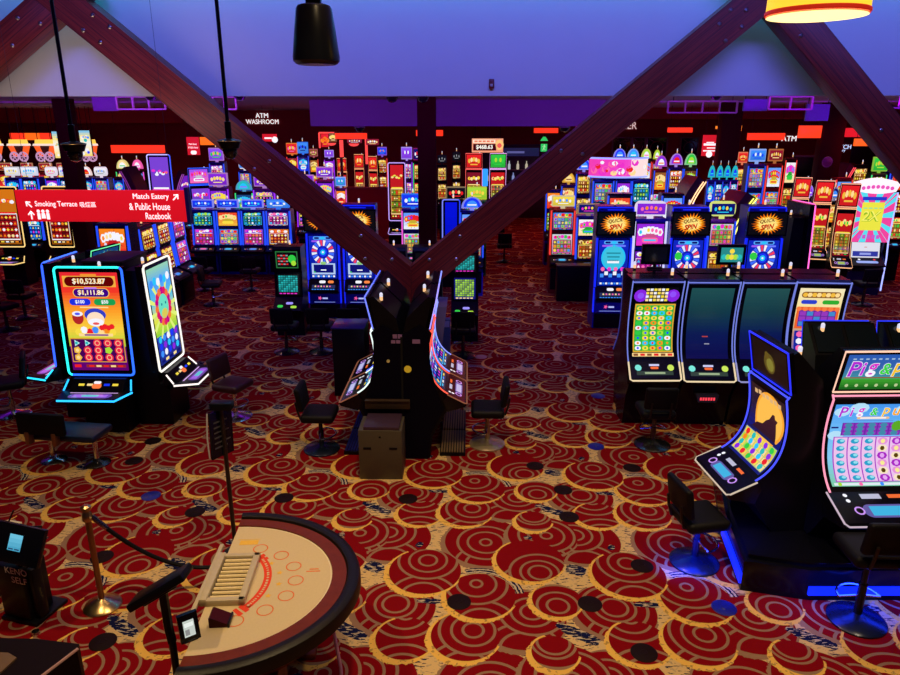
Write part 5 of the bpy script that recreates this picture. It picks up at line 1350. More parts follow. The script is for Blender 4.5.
up(208, 223, 148, 25, 'blue machine with green and gold topper beside the hanging red notice', 'pink', 'wide', ('lil', 'gold', 'grn'), 'blue', BLS, 1)
up(238, 250, 160, 25, 'blue and white machine right behind the cone camera pendant', 'white', 'oval', ('sky', 'wht', 'lil'), 'blue', BLS, 3)
up(286, 297, 143, 29, 'far machine with hot pink topper and a red outlined dark screen', 'red', 'wide', ('red', 'yel', 'pnk'), 'black', RDS, 2)
up(297, 308, 142, 29, 'far machine with blue topper beside the hot pink topped one', 'blue', 'wide', ('sky', 'blu', 'nav'), 'blue', BLS, 2)
up(309, 318, 149, 31, 'far dark machine with dusty pink crown behind the purple machines', 'tan', 'rect', ('brn', 'pnk', 'crm'), 'black', RDS, 4)
up(324, 334, 150, 31, 'far machine with violet and white panels behind the red arch frame', 'pink', 'rect', ('lil', 'wht', 'pur'), 'purple', PUS, 0)
up(295, 314, 175, 20.5, 'purple framed machine with yellow emblem emerging from behind the timber beam', 'purple', 'rect', ('pur', 'yel', 'crm'), 'purple', PUS, 1)
up(315, 333, 167, 20.5, 'taller purple framed machine with yellow emblem and cascading golden reels', 'purple', 'rect', ('pur', 'yel', 'wht'), 'purple', PUS, 4, 'tan')
up(335, 346, 177, 20.8, 'narrow machine with a light blue panel over orange reels', 'orange', 'rect', ('sky', 'wht', 'teal'), 'purple', MGS, 2, 'tan')
for k, (px, yt, nm) in enumerate(((342, 158, 'red crowned curved machine behind the light blue panel'), (359, 154, 'red crowned curved machine with a yellow screen under the middle of the red arch'), (373, 156, 'red crowned curved machine with a yellow screen at the end of the red arch'))):
    Y = 27.1; zt = at(px, yt, Y)[2]
    curved_machine(nm, (at(px, yt + 10, Y)[0], Y, 0), R((8, 10, -12)[k]), lambda w, h: art_reels(w, h, 'gold', 6, 3, 5), 'c_gold', 2, lambda w, h: art_sign(w, h, 'red', 'crm', 'org', 2), (.9, .35, .15), es=1.2, scale=(.50, .75, zt / 2.06), group='red crowned curved machines')
up(377, 387, 147, 29, 'far machine with a blue and orange crown beyond the red arch', 'red', 'rect', ('blu', 'org', 'sky'), 'red', RDS, 3)
tall(388, 405, 163, 22, 'black tall machine with a lime yellow screen by the central post', 'gold', 4, ((.45, .3, .8), (.45, .3, .8)))
up(401, 412, 147, 26, 'far machine with pale violet cards on its topper by the central post', 'pink', 'wide', ('lil', 'wht', 'pur'), 'purple', PUS, 3)
up(413, 424, 148, 26, 'far machine with red and white topper hidden partly by the central post', 'gold', 'wide', ('nav', 'red', 'wht'), 'black', GRS, 1)
up(401, 424, 194, 16.8, 'blue machine with a magenta banded crown in front of the central post', 'white', 'wide', ('blu', 'cyn', 'wht'), 'blue', MGS, 0, 'fruit')
# blue pair beyond the post
zt = at(452, 201, 16.9)[2]
portrait('tall machine with a plain blue panel made to glow beyond the central post', (at(451, 220, 17.1)[0], 17.1, 0), 0, lambda w, h: art_plain(w, h), 'plainblue', ((.2, .25, 1.), (.02, .06, 1.)), (.1, .1, .6), .42, round(zt - .95, 2), .95, 1.0)
up(460, 484, 198, 16.2, 'bright blue machine with arched lights over white screens', 'white', 'dome', ('blu', 'wht', 'sky'), 'blue', BLS, 3, 'white', title=True)
up(446, 466, 187, 18.5, 'machine with a black blue rimmed topper screen beyond the blue pair', 'tan', 'wide', ('blk', 'crm', 'red'), 'navy', BLS, 2)
up(467, 487, 187, 18.5, 'machine with a lime rimmed golden topper screen beyond the blue pair', 'gold', 'wide', ('lime', 'gold', 'yel'), 'green', GRS, 4)
for px, yt, Y, nm, pal, tp, e, r in ((474, 153, 26, 'far red framed curved machine under the jackpot display', 'red', ('red', 'crm', 'gold'), (1., .12, .1), -6), (498, 153, 26, 'far curved machine with a green top screen beside the blue light tube', 'gold', ('grn', 'lime', 'grn'), (.8, .4, .9), 4)):
    zt = at(px, yt, Y)[2]
    curved_machine(nm, (at(px, yt + 10, Y)[0], Y, 0), R(r), lambda w, h, pal=pal: art_reels(w, h, pal, 9, 3, 5), 'c9' + pal, 2, lambda w, h, tp=tp: art_sign(w, h, *tp, 1), e, es=1.3, scale=(.85, .85, zt / 2.06))
for a, b, yt, nm, k in ((437, 447, 155, 'unlit dark machine just beyond the central post', 1), (452, 461, 152, 'unlit dark machine with tiny lights near the jackpot display', 3)):
    up(a, b, yt, 27, nm, 'tan', 'rect', ('blk', 'blk', 'gry'), 'black', None, k)
# wheel machines in front of the central post
for k, (a, b, nm, kind) in enumerate(((303, 339, 'blue wheel machine whose top monitor hides behind the timber beam', 'wheel'), (340, 376, 'blue wheel machine with a fiery top monitor beside the timber beam', 'wheel2'))):
    loc, sx, sz = spot_of(a, b, 205, 14.2, 2.40, .76); wheel_machine(nm, loc, 0, kind, 'blue wheel machines', (sx * .96, sx, sz))
# low black machines flanking the joint of the truss
for k, (a, b, yt, Y, nm, u, l) in enumerate(((272, 301, 247, 12.9, 'low black machine with a green framed list beside the blue wheel pair', 'rules', 'grid'), (376, 406, 248, 12.0, 'low black machine with golden letters seen in the notch of the timber truss', 'gold', 'grid'), (412, 442, 248, 12.0, 'low black machine with blank screens seen in the notch of the timber truss', 'blank', 'blank'), (451, 479, 250, 12.6, 'low black machine with pale green tiles beneath the rising timber beam', 'grid', 'grid2'))):
    loc, sx, sz = spot_of(a, b, yt, Y, 2.02, .66); root = thing('slot_machine', nm, 'slot machine', loc, 0, 'low black machines', (sx, sx, sz)); w = .66
    obj('cabinet', lambda: (lambda mb: (mb.prism([(-.02, 0), (-.02, .62), (0, .92), (.06, 1.46), (.045, 1.5), (.02, 1.96), (.06, 2.02), (.5, 2.02), (.56, 0)], -w / 2, w / 2), mb)[1])(MB()), BLACK, root, 'low_cab')
    def dk():
        mb = MB(); mb.prism([(-.27, .62), (-.29, .65), (-.27, .68), (0, .90), (.03, .82), (-.02, .56)], -w / 2, w / 2); f = lambda u_, v: ((u_ - .3, -.26 + v * .78, .69 + v * .62), (0, -.62, .78)); A = Art(.6, .3)
        A.pill(.1, .1, .32, .35, K['grn'], 1); A.pill(.42, .4, .7, .62, (.35, .3, 1.), 1); A.pill(.62, .05, .86, .28, K['lime'], 1); A.pill(.6, .75, .82, .95, (1, .3, .1), 1); A.rect(.1, .8, .4, .86, K['brn'], 1); A.put(mb, f, 1); return mb
    obj('button_deck', dk, [BLACK, SCREEN], root, 'low_deck', smooth=False)
    def pic(kind, w_, h_):
        if kind == 'rules': return art_rules(w_, h_)
        if kind == 'grid': return art_grid(w_, h_, 'blk', 'teal', 'mag')
        if kind == 'grid2': return art_grid(w_, h_, 'nav', 'lime', 'crm')
        if kind == 'gold':
            A = Art(w_, h_); A.rect(0, 0, 1, 1, K['blk'], 0)
            for i in range(5): A.disc(.2 + .15 * i, .55 - .03 * abs(i - 2), h_ * .16, [K['grn'], K['yel'], K['cyn'], K['yel'], K['grn']][i], 1, 7)
            A.rect(.2, .2, .85, .28, K['gold'], 1); return A
        A = Art(w_, h_); A.rect(0, 0, 1, 1, K['blk'], 0); A.rect(.4, .5, .42, .52, K['gry'], 1); return A
    t1 = math.atan2(.06, .54)
    sheet('lower_screen', pic(l, .52, .46), flat(.52, -.016, .955, t1), lambda: framed(.58, .52, -.012, .925, t1), root, 'low_l' + l); sheet('upper_screen', pic(u, .52, .38), flat(.52, .022, 1.545, R(-3)), lambda: framed(.58, .44, .028, 1.515, R(-3)), root, 'low_u' + u)
    candle_part(root, .05, .2, 2.02, '')

# ---- beyond the aisle on the other side
up(546, 561, 190, 20, 'blue sided machine with a green and orange screen beside the timber beam', 'orange', None, None, 'blue', BLS, 0, 'green')
up(551.5, 576, 196, 16.6, 'red framed machine with three stacked screens at the aisle corner', 'white', 'rect', ('yel', 'sky', 'wht'), 'red', RDS, 1, 'fruit', title=False)
up(577.5, 601, 204, 16.4, 'machine with fruit reels and a rainbow topper beside the red framed one', 'fruit', 'rect', ('nav', 'yel', 'mag'), 'blue', BLS, 0, 'tan')
o = thing('machine_plinth', 'black boxed plinth in front of the red framed machine at the aisle corner', 'plinth', ((ground(572, 293)[0]), 16.2, 0)); zt = at(572, 251, 16.0)[2]
obj('box', lambda: (lambda mb: (mb.box(-.48, .50, -.46, -.16, 0, .80, 0, .01), mb)[1])(MB()), BLACK, o); obj('lid', lambda: (lambda mb: (mb.box(-.50, .52, -.48, -.16, .80, .84, 0, .008), mb)[1])(MB()), mat('plinth_lid', (.06, .012, .01), .4), o)
up(562, 576, 173, 20.5, 'machine with a tan painted crown behind the red framed one', 'tan', 'dome', ('gold', 'brn', 'crm'), 'blue', BLS, 2)
up(577, 592, 159, 21, 'blue domed machine with a brown animal screen by the pink drum display', 'tan', 'dome', ('blu', 'wht', 'sky'), 'blue', BLS, 1)
# row of five across: three wheel machines and two between
for k, (a, b, kind, nm) in enumerate(((597, 635, 'disc', 'blue wheel machine with a turquoise disc, first behind the row of tall screens'), (672, 710, 'green', 'blue wheel machine with one green wedge standing between two oval crowned machines'), (748, 787, 'green', 'blue wheel machine with one green wedge standing beside the yellow lit arch'))):
    loc, sx, sz = spot_of(a, b, 207, 13.6, 2.40, .76); wheel_machine(nm, loc, 0, kind, 'blue wheel machines beyond the row of tall screens', (sx * .96, sx, sz))
up(636, 669, 202, 13.8, 'machine with a pink script screen and white rimmed oval crown', 'pink', 'oval', ('pur', 'org', 'pnk'), 'blue', WHS, 0, 'pink', title=True)
up(711, 738, 202, 13.8, 'machine with orange reels and a lime rimmed oval crown', 'fruit', 'oval', ('nav', 'yel', 'cyn'), 'purple', BLS, 3, 'tan', title=False)
for a, b, yt, pal, nm, k in ((608, 632, 194, 'gold', 'machine with yellow coins on its screen behind the turquoise disc machine', 1), (662, 684, 194, 'white', 'machine with a white and orange sky screen behind the oval crowned one', 2)):
    up(a, b, yt, 16.5, nm, pal, None, None, 'navy', BLS, k, 'blue', title=True)
# pink drum display over three blue machines
for a, b, nm, pal, k in ((593, 614, 'blue machine with tan title under the lit end of the pink drum display', 'white', 1), (616, 631, 'machine with a pink diamond pattern under the middle of the drum display', 'pink', 2), (632, 651, 'blue machine with purple and lime panels under the white end of the drum display', 'teal', 3)):
    up(a, b, 179.5, 19.1, nm, pal, None, None, 'blue', BLS, k, 'fruit' if k == 1 else 'pink')
def drum_sign():
    xa, xb = at(593, 168, 18.8)[0], at(653, 168, 18.8)[0]; z1, z0 = at(620, 159, 18.8)[2], at(620, 178, 18.8)[2]; cx = (xa + xb) / 2; r = (xb - xa) / 2
    o = thing('drum_display', 'bowed pink and white video drum above three blue machines', 'display', (cx, 18.8 + .4, z0), 0)
    def f(u, v):
        a = -PI * .42 + u / W * PI * .84; return (r * 1.04 * math.sin(a), .35 - .55 * math.cos(a), v), (math.sin(a), -math.cos(a), 0)
    W = 2 * r; H = z1 - z0
    def b():
        mb = MB(); n = 20; out = [(r * 1.02 * math.sin(-PI * .45 + PI * .9 * i / n), .35 - .53 * math.cos(-PI * .45 + PI * .9 * i / n)) for i in range(n + 1)]; mb.plate(out, -.02, H + .02); return mb
    obj('housing', b(), NAVY, o)
    A = Art(W, H); n = 24; rnd = random.Random(8)
    for i in range(n):
        t = i / n; c = (.9, .05 + .3 * max(0, t - .5), .45 + .3 * t) if t < .62 else (1, .75, .75); A.rect(t, 0, t + 1 / n, 1, c, 0)
    for i in range(20): A.disc(rnd.uniform(.05, .95), rnd.uniform(.2, .8), H * rnd.uniform(.08, .2), K[rnd.choice(['wht', 'pnk', 'red', 'crm', 'mag'])], 1, 7)
    def sc():
        mb = MB(); A.put(mb, f, 1); return mb
    obj('screen', sc(), [GLOSS, SCREEN], o, smooth=False, fix=False)
    def ed():
        mb = MB()
        for z in (0, H): mb.tube([f(W * i / n, z)[0] for i in range(n + 1)], .025, 6)
        return mb
    obj('light_strip', ed(), led((.25, .3, 1.), 1.6), o)
    def ps():
        mb = MB(); mb.box(-r * .6, r * .6, .1, .5, -.10, -.02); return mb
    obj('bracket', ps(), BLACK, o)
drum_sign()
for a, b, yt, nm, tc, bd, e, k in ((613, 627, 149, 'far blue crowned machine above the drum display', ('blu', 'wht', 'sky'), 'blue', BLS, 0), (627, 640, 149, 'far teal crowned machine above the drum display', ('sky', 'wht', 'cyn'), 'blue', BLS, 1), (641, 652, 149, 'far green and pink crowned machine above the drum display end', ('lime', 'pnk', 'wht'), 'green', RDS, 2), (653, 661, 150, 'far green and red crowned machine beside the stacked orange one', ('lime', 'red', 'wht'), 'red', RDS, 3)):
    up(a, b, yt, 26, nm, 'white', 'dome', tc, bd, e, k)
for a, b, yt, nm, pal, tc, bd, k in ((655, 668, 156, 'machine of three stacked cream panels under a purple cap', 'tan', ('pur', 'org', 'wht'), 'red', 0), (670, 684, 154, 'machine with a purple cap over a blue emblem and orange reels', 'orange', ('pur', 'wht', 'red'), 'blue', 1), (685, 698, 154, 'green capped machine below the tall red notice board', 'green', ('grn', 'wht', 'lime'), 'green', 2)):
    up(a, b, yt, 22, nm, pal, 'dome', tc, bd, BLS, k, 'fruit')
for k, (px, nm) in enumerate(((712, 'first of four slim teal crowned blue machines behind the lit arches'), (720, 'second of four slim teal crowned blue machines behind the lit arches'), (727.5, 'third of four slim teal crowned blue machines behind the lit arches'), (735, 'fourth of four slim teal crowned blue machines, edged in magenta'))):
    up(px - 3.7, px + 3.7, 166, 19.5, nm, 'blue', 'dome', ('teal', 'cyn', 'blu'), 'blue', MGS if k == 3 else BLS, k, 'teal', group='slim teal crowned machines')
arch_machine('arched cabinet with peach light strips among the teal crowned machines', (at(691, 205, 17.9)[0] - .27, 17.9, 0), R(97), (1., .55, .28), lambda w, h: art_reels(w, h, 'pink', 3, 4, 5), 'p', (.95, .95, 1.06))
arch_machine('arched cabinet with lime yellow light strips behind the last wheel machine', (at(735, 242, 14.8)[0] - .30, 14.8, 0), R(97), (.75, .75, .12), lambda w, h: art_reels(w, h, 'teal', 4, 4, 5), 'l', (1.0, 1.0, 1.03))
arch_machine('thin dark purple arched cabinet beside the tall purple screen', (at(138, 180, 20.3)[0], 20.3, 0), R(-100), (.30, .04, .35), lambda w, h: art_reels(w, h, 'pink', 3, 4, 5), 'p', (.7, .8, 1.08), .7)
arch_machine('arched cabinet with a red light edge near the blue white wall sign', (at(836, 170, 21)[0], 21.0, 0), R(100), (1., .08, .10), lambda w, h: art_reels(w, h, 'red', 3, 4, 5), 'r', (.8, .8, 1.12), 1.2)
arch_machine('dim arched cabinet with purple trim under the hanging red notice', (at(178, 172, 22)[0], 22.0, 0), R(80), (.5, .1, .6), lambda w, h: art_reels(w, h, 'pink', 3, 4, 5), 'p', (.7, .8, 1.0), .7)
up(750, 767, 149, 21, 'blue machine with a white robot figure and pale lower screen', 'white', 'rect', ('sky', 'wht', 'blu'), 'blue', BLS, 3, 'white')
up(769, 784, 149, 21.5, 'red edged machine with white screens beside the blue robot one', 'white', 'rect', ('mar', 'gold', 'crm'), 'red', RDS, 2, 'white')
up(738, 748, 152, 23, 'narrow red and cream machine beside the dark red post', 'gold', 'rect', ('red', 'crm', 'gold'), 'red', RDS, 1)
up(786, 797, 153, 21.5, 'machine with a cream and orange strip screen by the dark doorway panel', 'fruit', None, None, 'black', RDS, 4, 'tan')
# red crowned curved machines and their neighbours
for px, yt, Y, nm, r in ((800, 177, 17.8, 'red crowned machine with golden figure, deepest of the three beside the pink ray machine', -12), (822, 180, 16.4, 'red crowned machine with golden figure, middle of the three beside the pink ray machine', -14), (847, 183, 15.4, 'red crowned machine with golden figure standing next to the pink ray machine', -16)):
    zt = at(px, yt, Y)[2]
    curved_machine(nm, (at(px, yt + 25, Y)[0], Y, 0), R(r), lambda w, h: art_reels(w, h, 'gold', 12, 3, 6), 'c_fig', 2, lambda w, h: art_sign(w, h, 'red', 'crm', 'gold', 5), (.9, .45, .2), edge2=(.95, .4, .25), es=1.3, scale=(.54, .8, zt / 2.06), group='red crowned golden figure machines')
up(829, 841, 188, 17.4, 'dark machine with a small round blue crown between two red crowned machines', 'tan', 'dome', ('nav', 'wht', 'sky'), 'black', None, 2)
up(806, 814, 186, 18.4, 'slim machine with a white and purple round crown between red crowned machines', 'pink', 'dome', ('lil', 'wht', 'pur'), 'black', BLS, 1)
up(836, 852, 178, 19.5, 'machine with a teal and white screen under the red arched cabinet', 'white', None, None, 'red', RDS, 0, 'red')
loc, sx, sz = spot_of(855, 896, 178, 16.6, 2.60, .95); ray_machine('big pink and blue ray machine with a yellow panel and bowed white sign', loc, R(-6), (sx, sx, sz))
portrait('machine turned away showing dark navy back and a pink and cyan edge', (at(805, 235, 14.4)[0] - .03, 14.4, 0), R(95), lambda w, h: art_reels(w, h, 'pink', 2, 5, 5), 'away', ((1., .12, .5), (.1, .6, .9)), (1., .12, .5), .86, 1.58, .85, 1.8)
up(894, 912, 176, 18.2, 'machine with an orange screen cut by the picture edge beyond the pink ray machine', 'orange', 'rect', ('red', 'org', 'crm'), 'black', RDS, 1, 'gold')
up(892, 908, 160, 23.2, 'blue machine with a white emblem cut by the picture edge under the beam', 'blue', 'rect', ('blu', 'wht', 'sky'), 'blue', BLS, 4)
up(874, 889, 157, 21.5, 'machine with stacked green and gold toppers under the timber beam', 'green', 'wide', ('grn', 'gold', 'lime'), 'green', GRS, 3)
up(853, 868, 165, 23, 'dark machine with a dim silver framed screen behind the pink ray machine', 'tan', None, None, 'black', None, 1)

# ------------------------------------------------------------------ row of four tall curved screens facing the camera, backs to a second row
RY = 8.95
def plate_text():
    mb = MB(); A = Art(.24, .07)
    for i in range(6): A.rect(.08 + .145 * i, .2, .18 + .145 * i, .8, (1, 1, 1), 0)
    A.put(mb, flat(.24, -.024, -.085), 0); return mb
arts = ((art_jewels, 'jewels', 'curved machine with a screen of green and gold jewel columns'), (art_idle_sheen, 'idle', 'curved machine with a dim idle screen next to the jewel column one'), (art_idle_sheen, 'idle', 'curved machine with a dim idle screen next to the lodge picture one'), (art_lodge, 'lodge', 'curved machine with an orange lodge picture and purple tiles'))
xs = [at(p, 330, RY)[0] for p in (654, 708, 762, 816)]
for k, (fn, ky_, nm) in enumerate(arts):
    curved_machine(nm, (xs[k], RY + (.0, -.02, -.02, .0)[k], 0), R((2, 0, 0, -4)[k]), fn, 'row_' + ky_, 1, None, (.22, .28, .9), es=.75, group='row of four tall curved screens', w=.675, deck_edge=(.9, .72, .45) if k < 2 else (.3, .3, .6), des=.9, bezel=.05)
    if k in (1, 2):
        o = thing('brand_plate', 'small red lit name plate under the %s' % ('idle screen beside the jewel machine' if k == 1 else 'idle screen beside the lodge machine'), 'plate', (xs[k] + .0, RY - .255, .52), 0, 'red lit plates under the idle screens')
        obj('frame', lambda: (lambda mb: (mb.add_bm(slab([(-.15, .0), (.15, .0), (.12, -.10), (-.12, -.10)], -.02, .08)), mb)[1])(MB()), mat('plate_frame', (.08, .08, .14), .3, .5), o, 'bp_f')
        obj('lettering', plate_text, led((.9, .05, .08), 1.2), o, 'bp_t', smooth=False)

for k in range(4):
    nm = ('jewel column screen', 'idle screen beside the jewels', 'idle screen beside the lodge picture', 'orange lodge picture')[k]
    curved_machine('machine facing away, its black back behind the %s' % nm, (xs[k] + .04, RY + .74, 0), PI, art_idle_sheen, 'row_idle', 1, None, (.05, .05, .3), es=.6, group='machines backing onto the row of four', w=.675)
# small monitors standing on the backs
for px, nm, gr in ((654, 'small blank monitor standing on top of the row of four', 0), (729, 'small monitor with a green picture standing on top of the row of four', 1)):
    x = at(px, 260, 9.66)[0]; o = thing('small_monitor', nm, 'monitor', (x, 9.60, 2.036), 0, 'small monitors on top of the row of four')
    obj('stand', lambda: (lambda mb: (mb.box(-.10, .10, -.05, .05, 0, .02, 0, .004), mb.box(-.02, .02, .0, .03, .01, .08), mb)[2])(MB()), BLACK, o, 'sm_st')
    A = Art(.30, .20); A.rect(0, 0, 1, 1, (.02, .25, .25) if gr else (.002, .002, .003), 0)
    if gr:
        for i in range(5): A.disc(.15 + .175 * i, .35, .04, K[('teal', 'lime', 'yel', 'lime', 'teal')[i]], 1, 7)
        A.disc(.5, .75, .035, K['yel'], 1, 8)
    sheet('screen', A, flat(.30, -.022, .10), lambda: framed(.38, .28, -.018, .06, 0, .05), o, 'sm_s%d' % gr)

# ------------------------------------------------------------------ three sided pod of tall portrait screens
portrait('tall portrait machine with two money counters over an orange scene, facing the camera', (-4.81, 8.45, 0), 0, art_fortune, 'fortune', ((.02, .75, .65), (.02, .12, 1.)), (.02, .42, 1.), .87, 1.43, .80)
portrait('tall portrait machine with a red sunflower screen on the aisle side of the pod', (-4.03, 9.0, 0), PI / 2, art_flower, 'flower', ((.9, .85, .75), (.9, .85, .8)), (.95, .85, .8), .80, 1.43, .80, 1.3)
portrait('tall portrait machine of the pod turned away, showing only its blue lit edge', (-5.62, 9.20, 0), -PI / 2, art_flower, 'flower', ((.05, .15, 1.), (.03, .10, 1.)), (.02, .55, .9), .87, 1.43, .80)
hub = thing('pod_hub', 'dark square hub box rising between the three tall portrait screens', 'cabinet', (-4.84, 9.35, 0))
obj('body', lambda: (lambda mb: (mb.box(-.27, .27, -.38, .36, 0, 2.20, 0, .015), mb)[1])(MB()), BLACK, hub)
obj('cap', lambda: (lambda mb: (mb.box(-.28, .28, -.39, .37, 2.20, 2.23, 0, .006), mb)[1])(MB()), mat('hub_cap', (.03, .012, .02), .4), hub)
obj('badge', lambda: (lambda mb: (mb.box(.08, .22, -.395, -.375, 1.98, 2.01), mb)[1])(MB()), mat('badge_grey', (.2, .2, .16), .4), hub)

# ------------------------------------------------------------------ back to back bank seen from its end
BXc = -.775
for k, (Y, sgn, e, e2, nm) in enumerate(((8.15, -1, (.7, .85, .8), (.15, .2, .9), 'end machine of the back to back bank with a pale lit edge'), (8.925, -1, (.1, .15, 1.), (.1, .15, 1.), 'machine behind the pale edged one in the back to back bank'),
                                           (8.15, 1, (1., .10, .06), (.35, .3, 1.), 'end machine of the back to back bank with a glowing red edge'), (8.925, 1, (.25, .3, 1.), (.25, .3, 1.), 'machine behind the red edged one in the back to back bank'))):
    curved_machine(nm, (BXc + sgn * .34, Y, 0), sgn * PI / 2, lambda w, h: art_reels(w, h, 'blue', 6, 5, 4), 'bank_bluex' + 'xyz'[k % 3], 2, lambda w, h: art_title(w, h, 'purple', 4), e, e2, es=1.4, group='machines of the back to back bank', w=.70, deck_edge=(.35, .12, .06), dk=.43, des=.6)
# plates and stickers on the end panel are parts of a cover
o = thing('end_cover', 'black cover closing the end of the back to back bank, with a yellow round sticker', 'panel', (BXc, 7.79, 0))
def ec():
    mb = MB(); out = [(-.30, .0), (-.34, .35), (-.50, .66), (-.40, .95), (-.335, 1.25), (-.33, 1.62), (-.22, 1.72), (-.02, 1.60), (.02, 1.60), (.22, 1.72), (.33, 1.62), (.335, 1.25), (.40, .95), (.50, .66), (.34, .35), (.30, .0)]
    mb.add_bm(slab([(x, z) for x, z in out], -.015, .0)); return mb
obj('panel', ec(), mat('cover_navy', (.003, .003, .012), .45, spec=.08), o)
obj('seam', lambda: (lambda mb: (mb.box(-.012, .012, -.022, -.014, .62, 1.58), mb)[1])(MB()), mat('seam_black', (.001, .001, .001), .9), o)
def stk():
    mb = MB(); mb.lathe([(.045, 0), (.045, .003)], 16, 0); return mb
q = obj('round_sticker', stk(), mat('sticker_yellow', (.75, .55, .03), .5, 0, (.75, .5, .03), .25), o); q.location = (.07, -.016, 1.18); q.rotation_euler = (PI / 2, 0, 0)
q = obj('lock', lambda: (lambda mb: (mb.lathe([(.02, 0), (.02, .008), (.008, .012)], 10), mb)[1])(MB()), mat('lock_gold', (.6, .4, .15), .3, 1., (.6, .4, .1), .3), o); q.location = (-.16, -.016, 1.28); q.rotation_euler = (PI / 2, 0, 0)
def tags():
    mb = MB()
    for x, z, w, h in ((-.10, 1.56, .05, .05), (-.04, 1.56, .05, .05), (-.12, 1.50, .05, .04), (-.06, 1.50, .05, .04), (.13, 1.50, .09, .05)): mb.box(x, x + w, -.018, -.0145, z, z + h)
    return mb
obj('label_sheet', tags(), mat('label_lilac', (.35, .2, .45), .6), o, smooth=False)
# steel cabinet, side boxes and footrests by the bank
o = thing('steel_cabinet', 'brown grey steel cabinet with two slot handles before the back to back bank', 'cabinet', (at(381, 455, 7.3)[0], 7.42, 0)); SC = mat('cabinet_brown', (.075, .062, .042), .5)
obj('body', lambda: (lambda mb: (mb.box(-.25, .25, -.17, .25, 0, .62, 0, .008), mb)[1])(MB()), SC, o)
obj('top', lambda: (lambda mb: (mb.box(-.19, .22, -.16, .24, .62, .66, 0, .006), mb)[1])(MB()), mat('cabinet_dark_top', (.05, .025, .05), .35), o)
for s in (-1, 1): obj('handle', (lambda s=s: (lambda mb: (mb.box(s * .15 - .045, s * .15 + .045, -.176, -.168, .385, .41), mb)[1])(MB())), BLACK, o)
obj('lock', lambda: (lambda mb: (mb.box(-.012, .012, -.174, -.168, .53, .55), mb)[1])(MB()), BLACK, o)
o = thing('ledge', 'brown ledge panel on the end of the back to back bank above the steel cabinet', 'panel', (at(388, 422, 7.74)[0], 7.76, .68)); obj('panel', lambda: (lambda mb: (mb.box(-.27, .27, -.03, .012, 0, .12, 0, .006), mb)[1])(MB()), mat('ledge_brown', (.04, .022, .012), .5), o); obj('lip', lambda: (lambda mb: (mb.box(-.27, .27, -.05, -.03, .10, .12, 0, .004), mb)[1])(MB()), mat('ledge_brown', (.04, .022, .012), .5), o)
TRD = mat('ribbed_tread', (.30, .20, .09), .45, .3); TRB = mat('blue_tread', (.01, .015, .20), .4)
for sgn, Y0, m, nm in ((1, 7.86, TRD, 'ribbed tan footrest plate at the end of the back to back bank'), (1, 8.54, TRD, 'ribbed tan footrest plate deeper along the back to back bank'), (-1, 7.86, TRB, 'blue lit footrest plate at the stool side end of the back to back bank'), (-1, 8.54, TRB, 'blue lit footrest plate deeper along the stool side of the bank')):
    o = thing('footrest', nm, 'footrest', (BXc + sgn * .60, Y0, 0), 0, 'footrest plates of the back to back bank')
    obj('frame', lambda: (lambda mb: (mb.box(-.16, .16, 0, .66, 0, .05, 0, .008), mb)[1])(MB()), BLACK, o, 'fr_f')
    def rb():
        mb = MB()
        for i in range(9): mb.box(-.145 + .033 * i, -.125 + .033 * i, .01, .65, .05, .062)
        return mb
    obj('tread', rb, m, o, 'fr_t' + m.name, smooth=False)
x0, y0, _ = ground(361, 372); o = thing('low_cabinet', 'low black cabinet with a blue top behind the stool side of the bank', 'cabinet', (x0, 10.0, 0)); zt = at(361, 328, 9.8)[2]
obj('body', lambda: (lambda mb: (mb.box(-.24, .24, -.2, .3, 0, zt - .02, 0, .008), mb)[1])(MB()), BLACK, o); obj('top', lambda: (lambda mb: (mb.box(-.25, .25, -.21, .31, zt - .02, zt, 0, .006), mb)[1])(MB()), mat('blue_top', (.01, .02, .16), .3), o)
x0 = at(446, 330, 10.7)[0]; z1 = at(446, 319, 10.7)[2]; o = thing('ticket_kiosk', 'narrow blue grey pedestal with a white label behind the red edged machine', 'pedestal', (x0, 10.7, 0))
obj('body', lambda: (lambda mb: (mb.box(-.07, .07, -.05, .1, 0, z1, 0, .01), mb)[1])(MB()), mat('blue_grey', (.05, .10, .22), .4), o); obj('label_plate', lambda: (lambda mb: (mb.box(-.055, .055, -.056, -.049, z1 - .12, z1 - .02), mb)[1])(MB()), mat('label_white', (.5, .55, .75), .5), o)

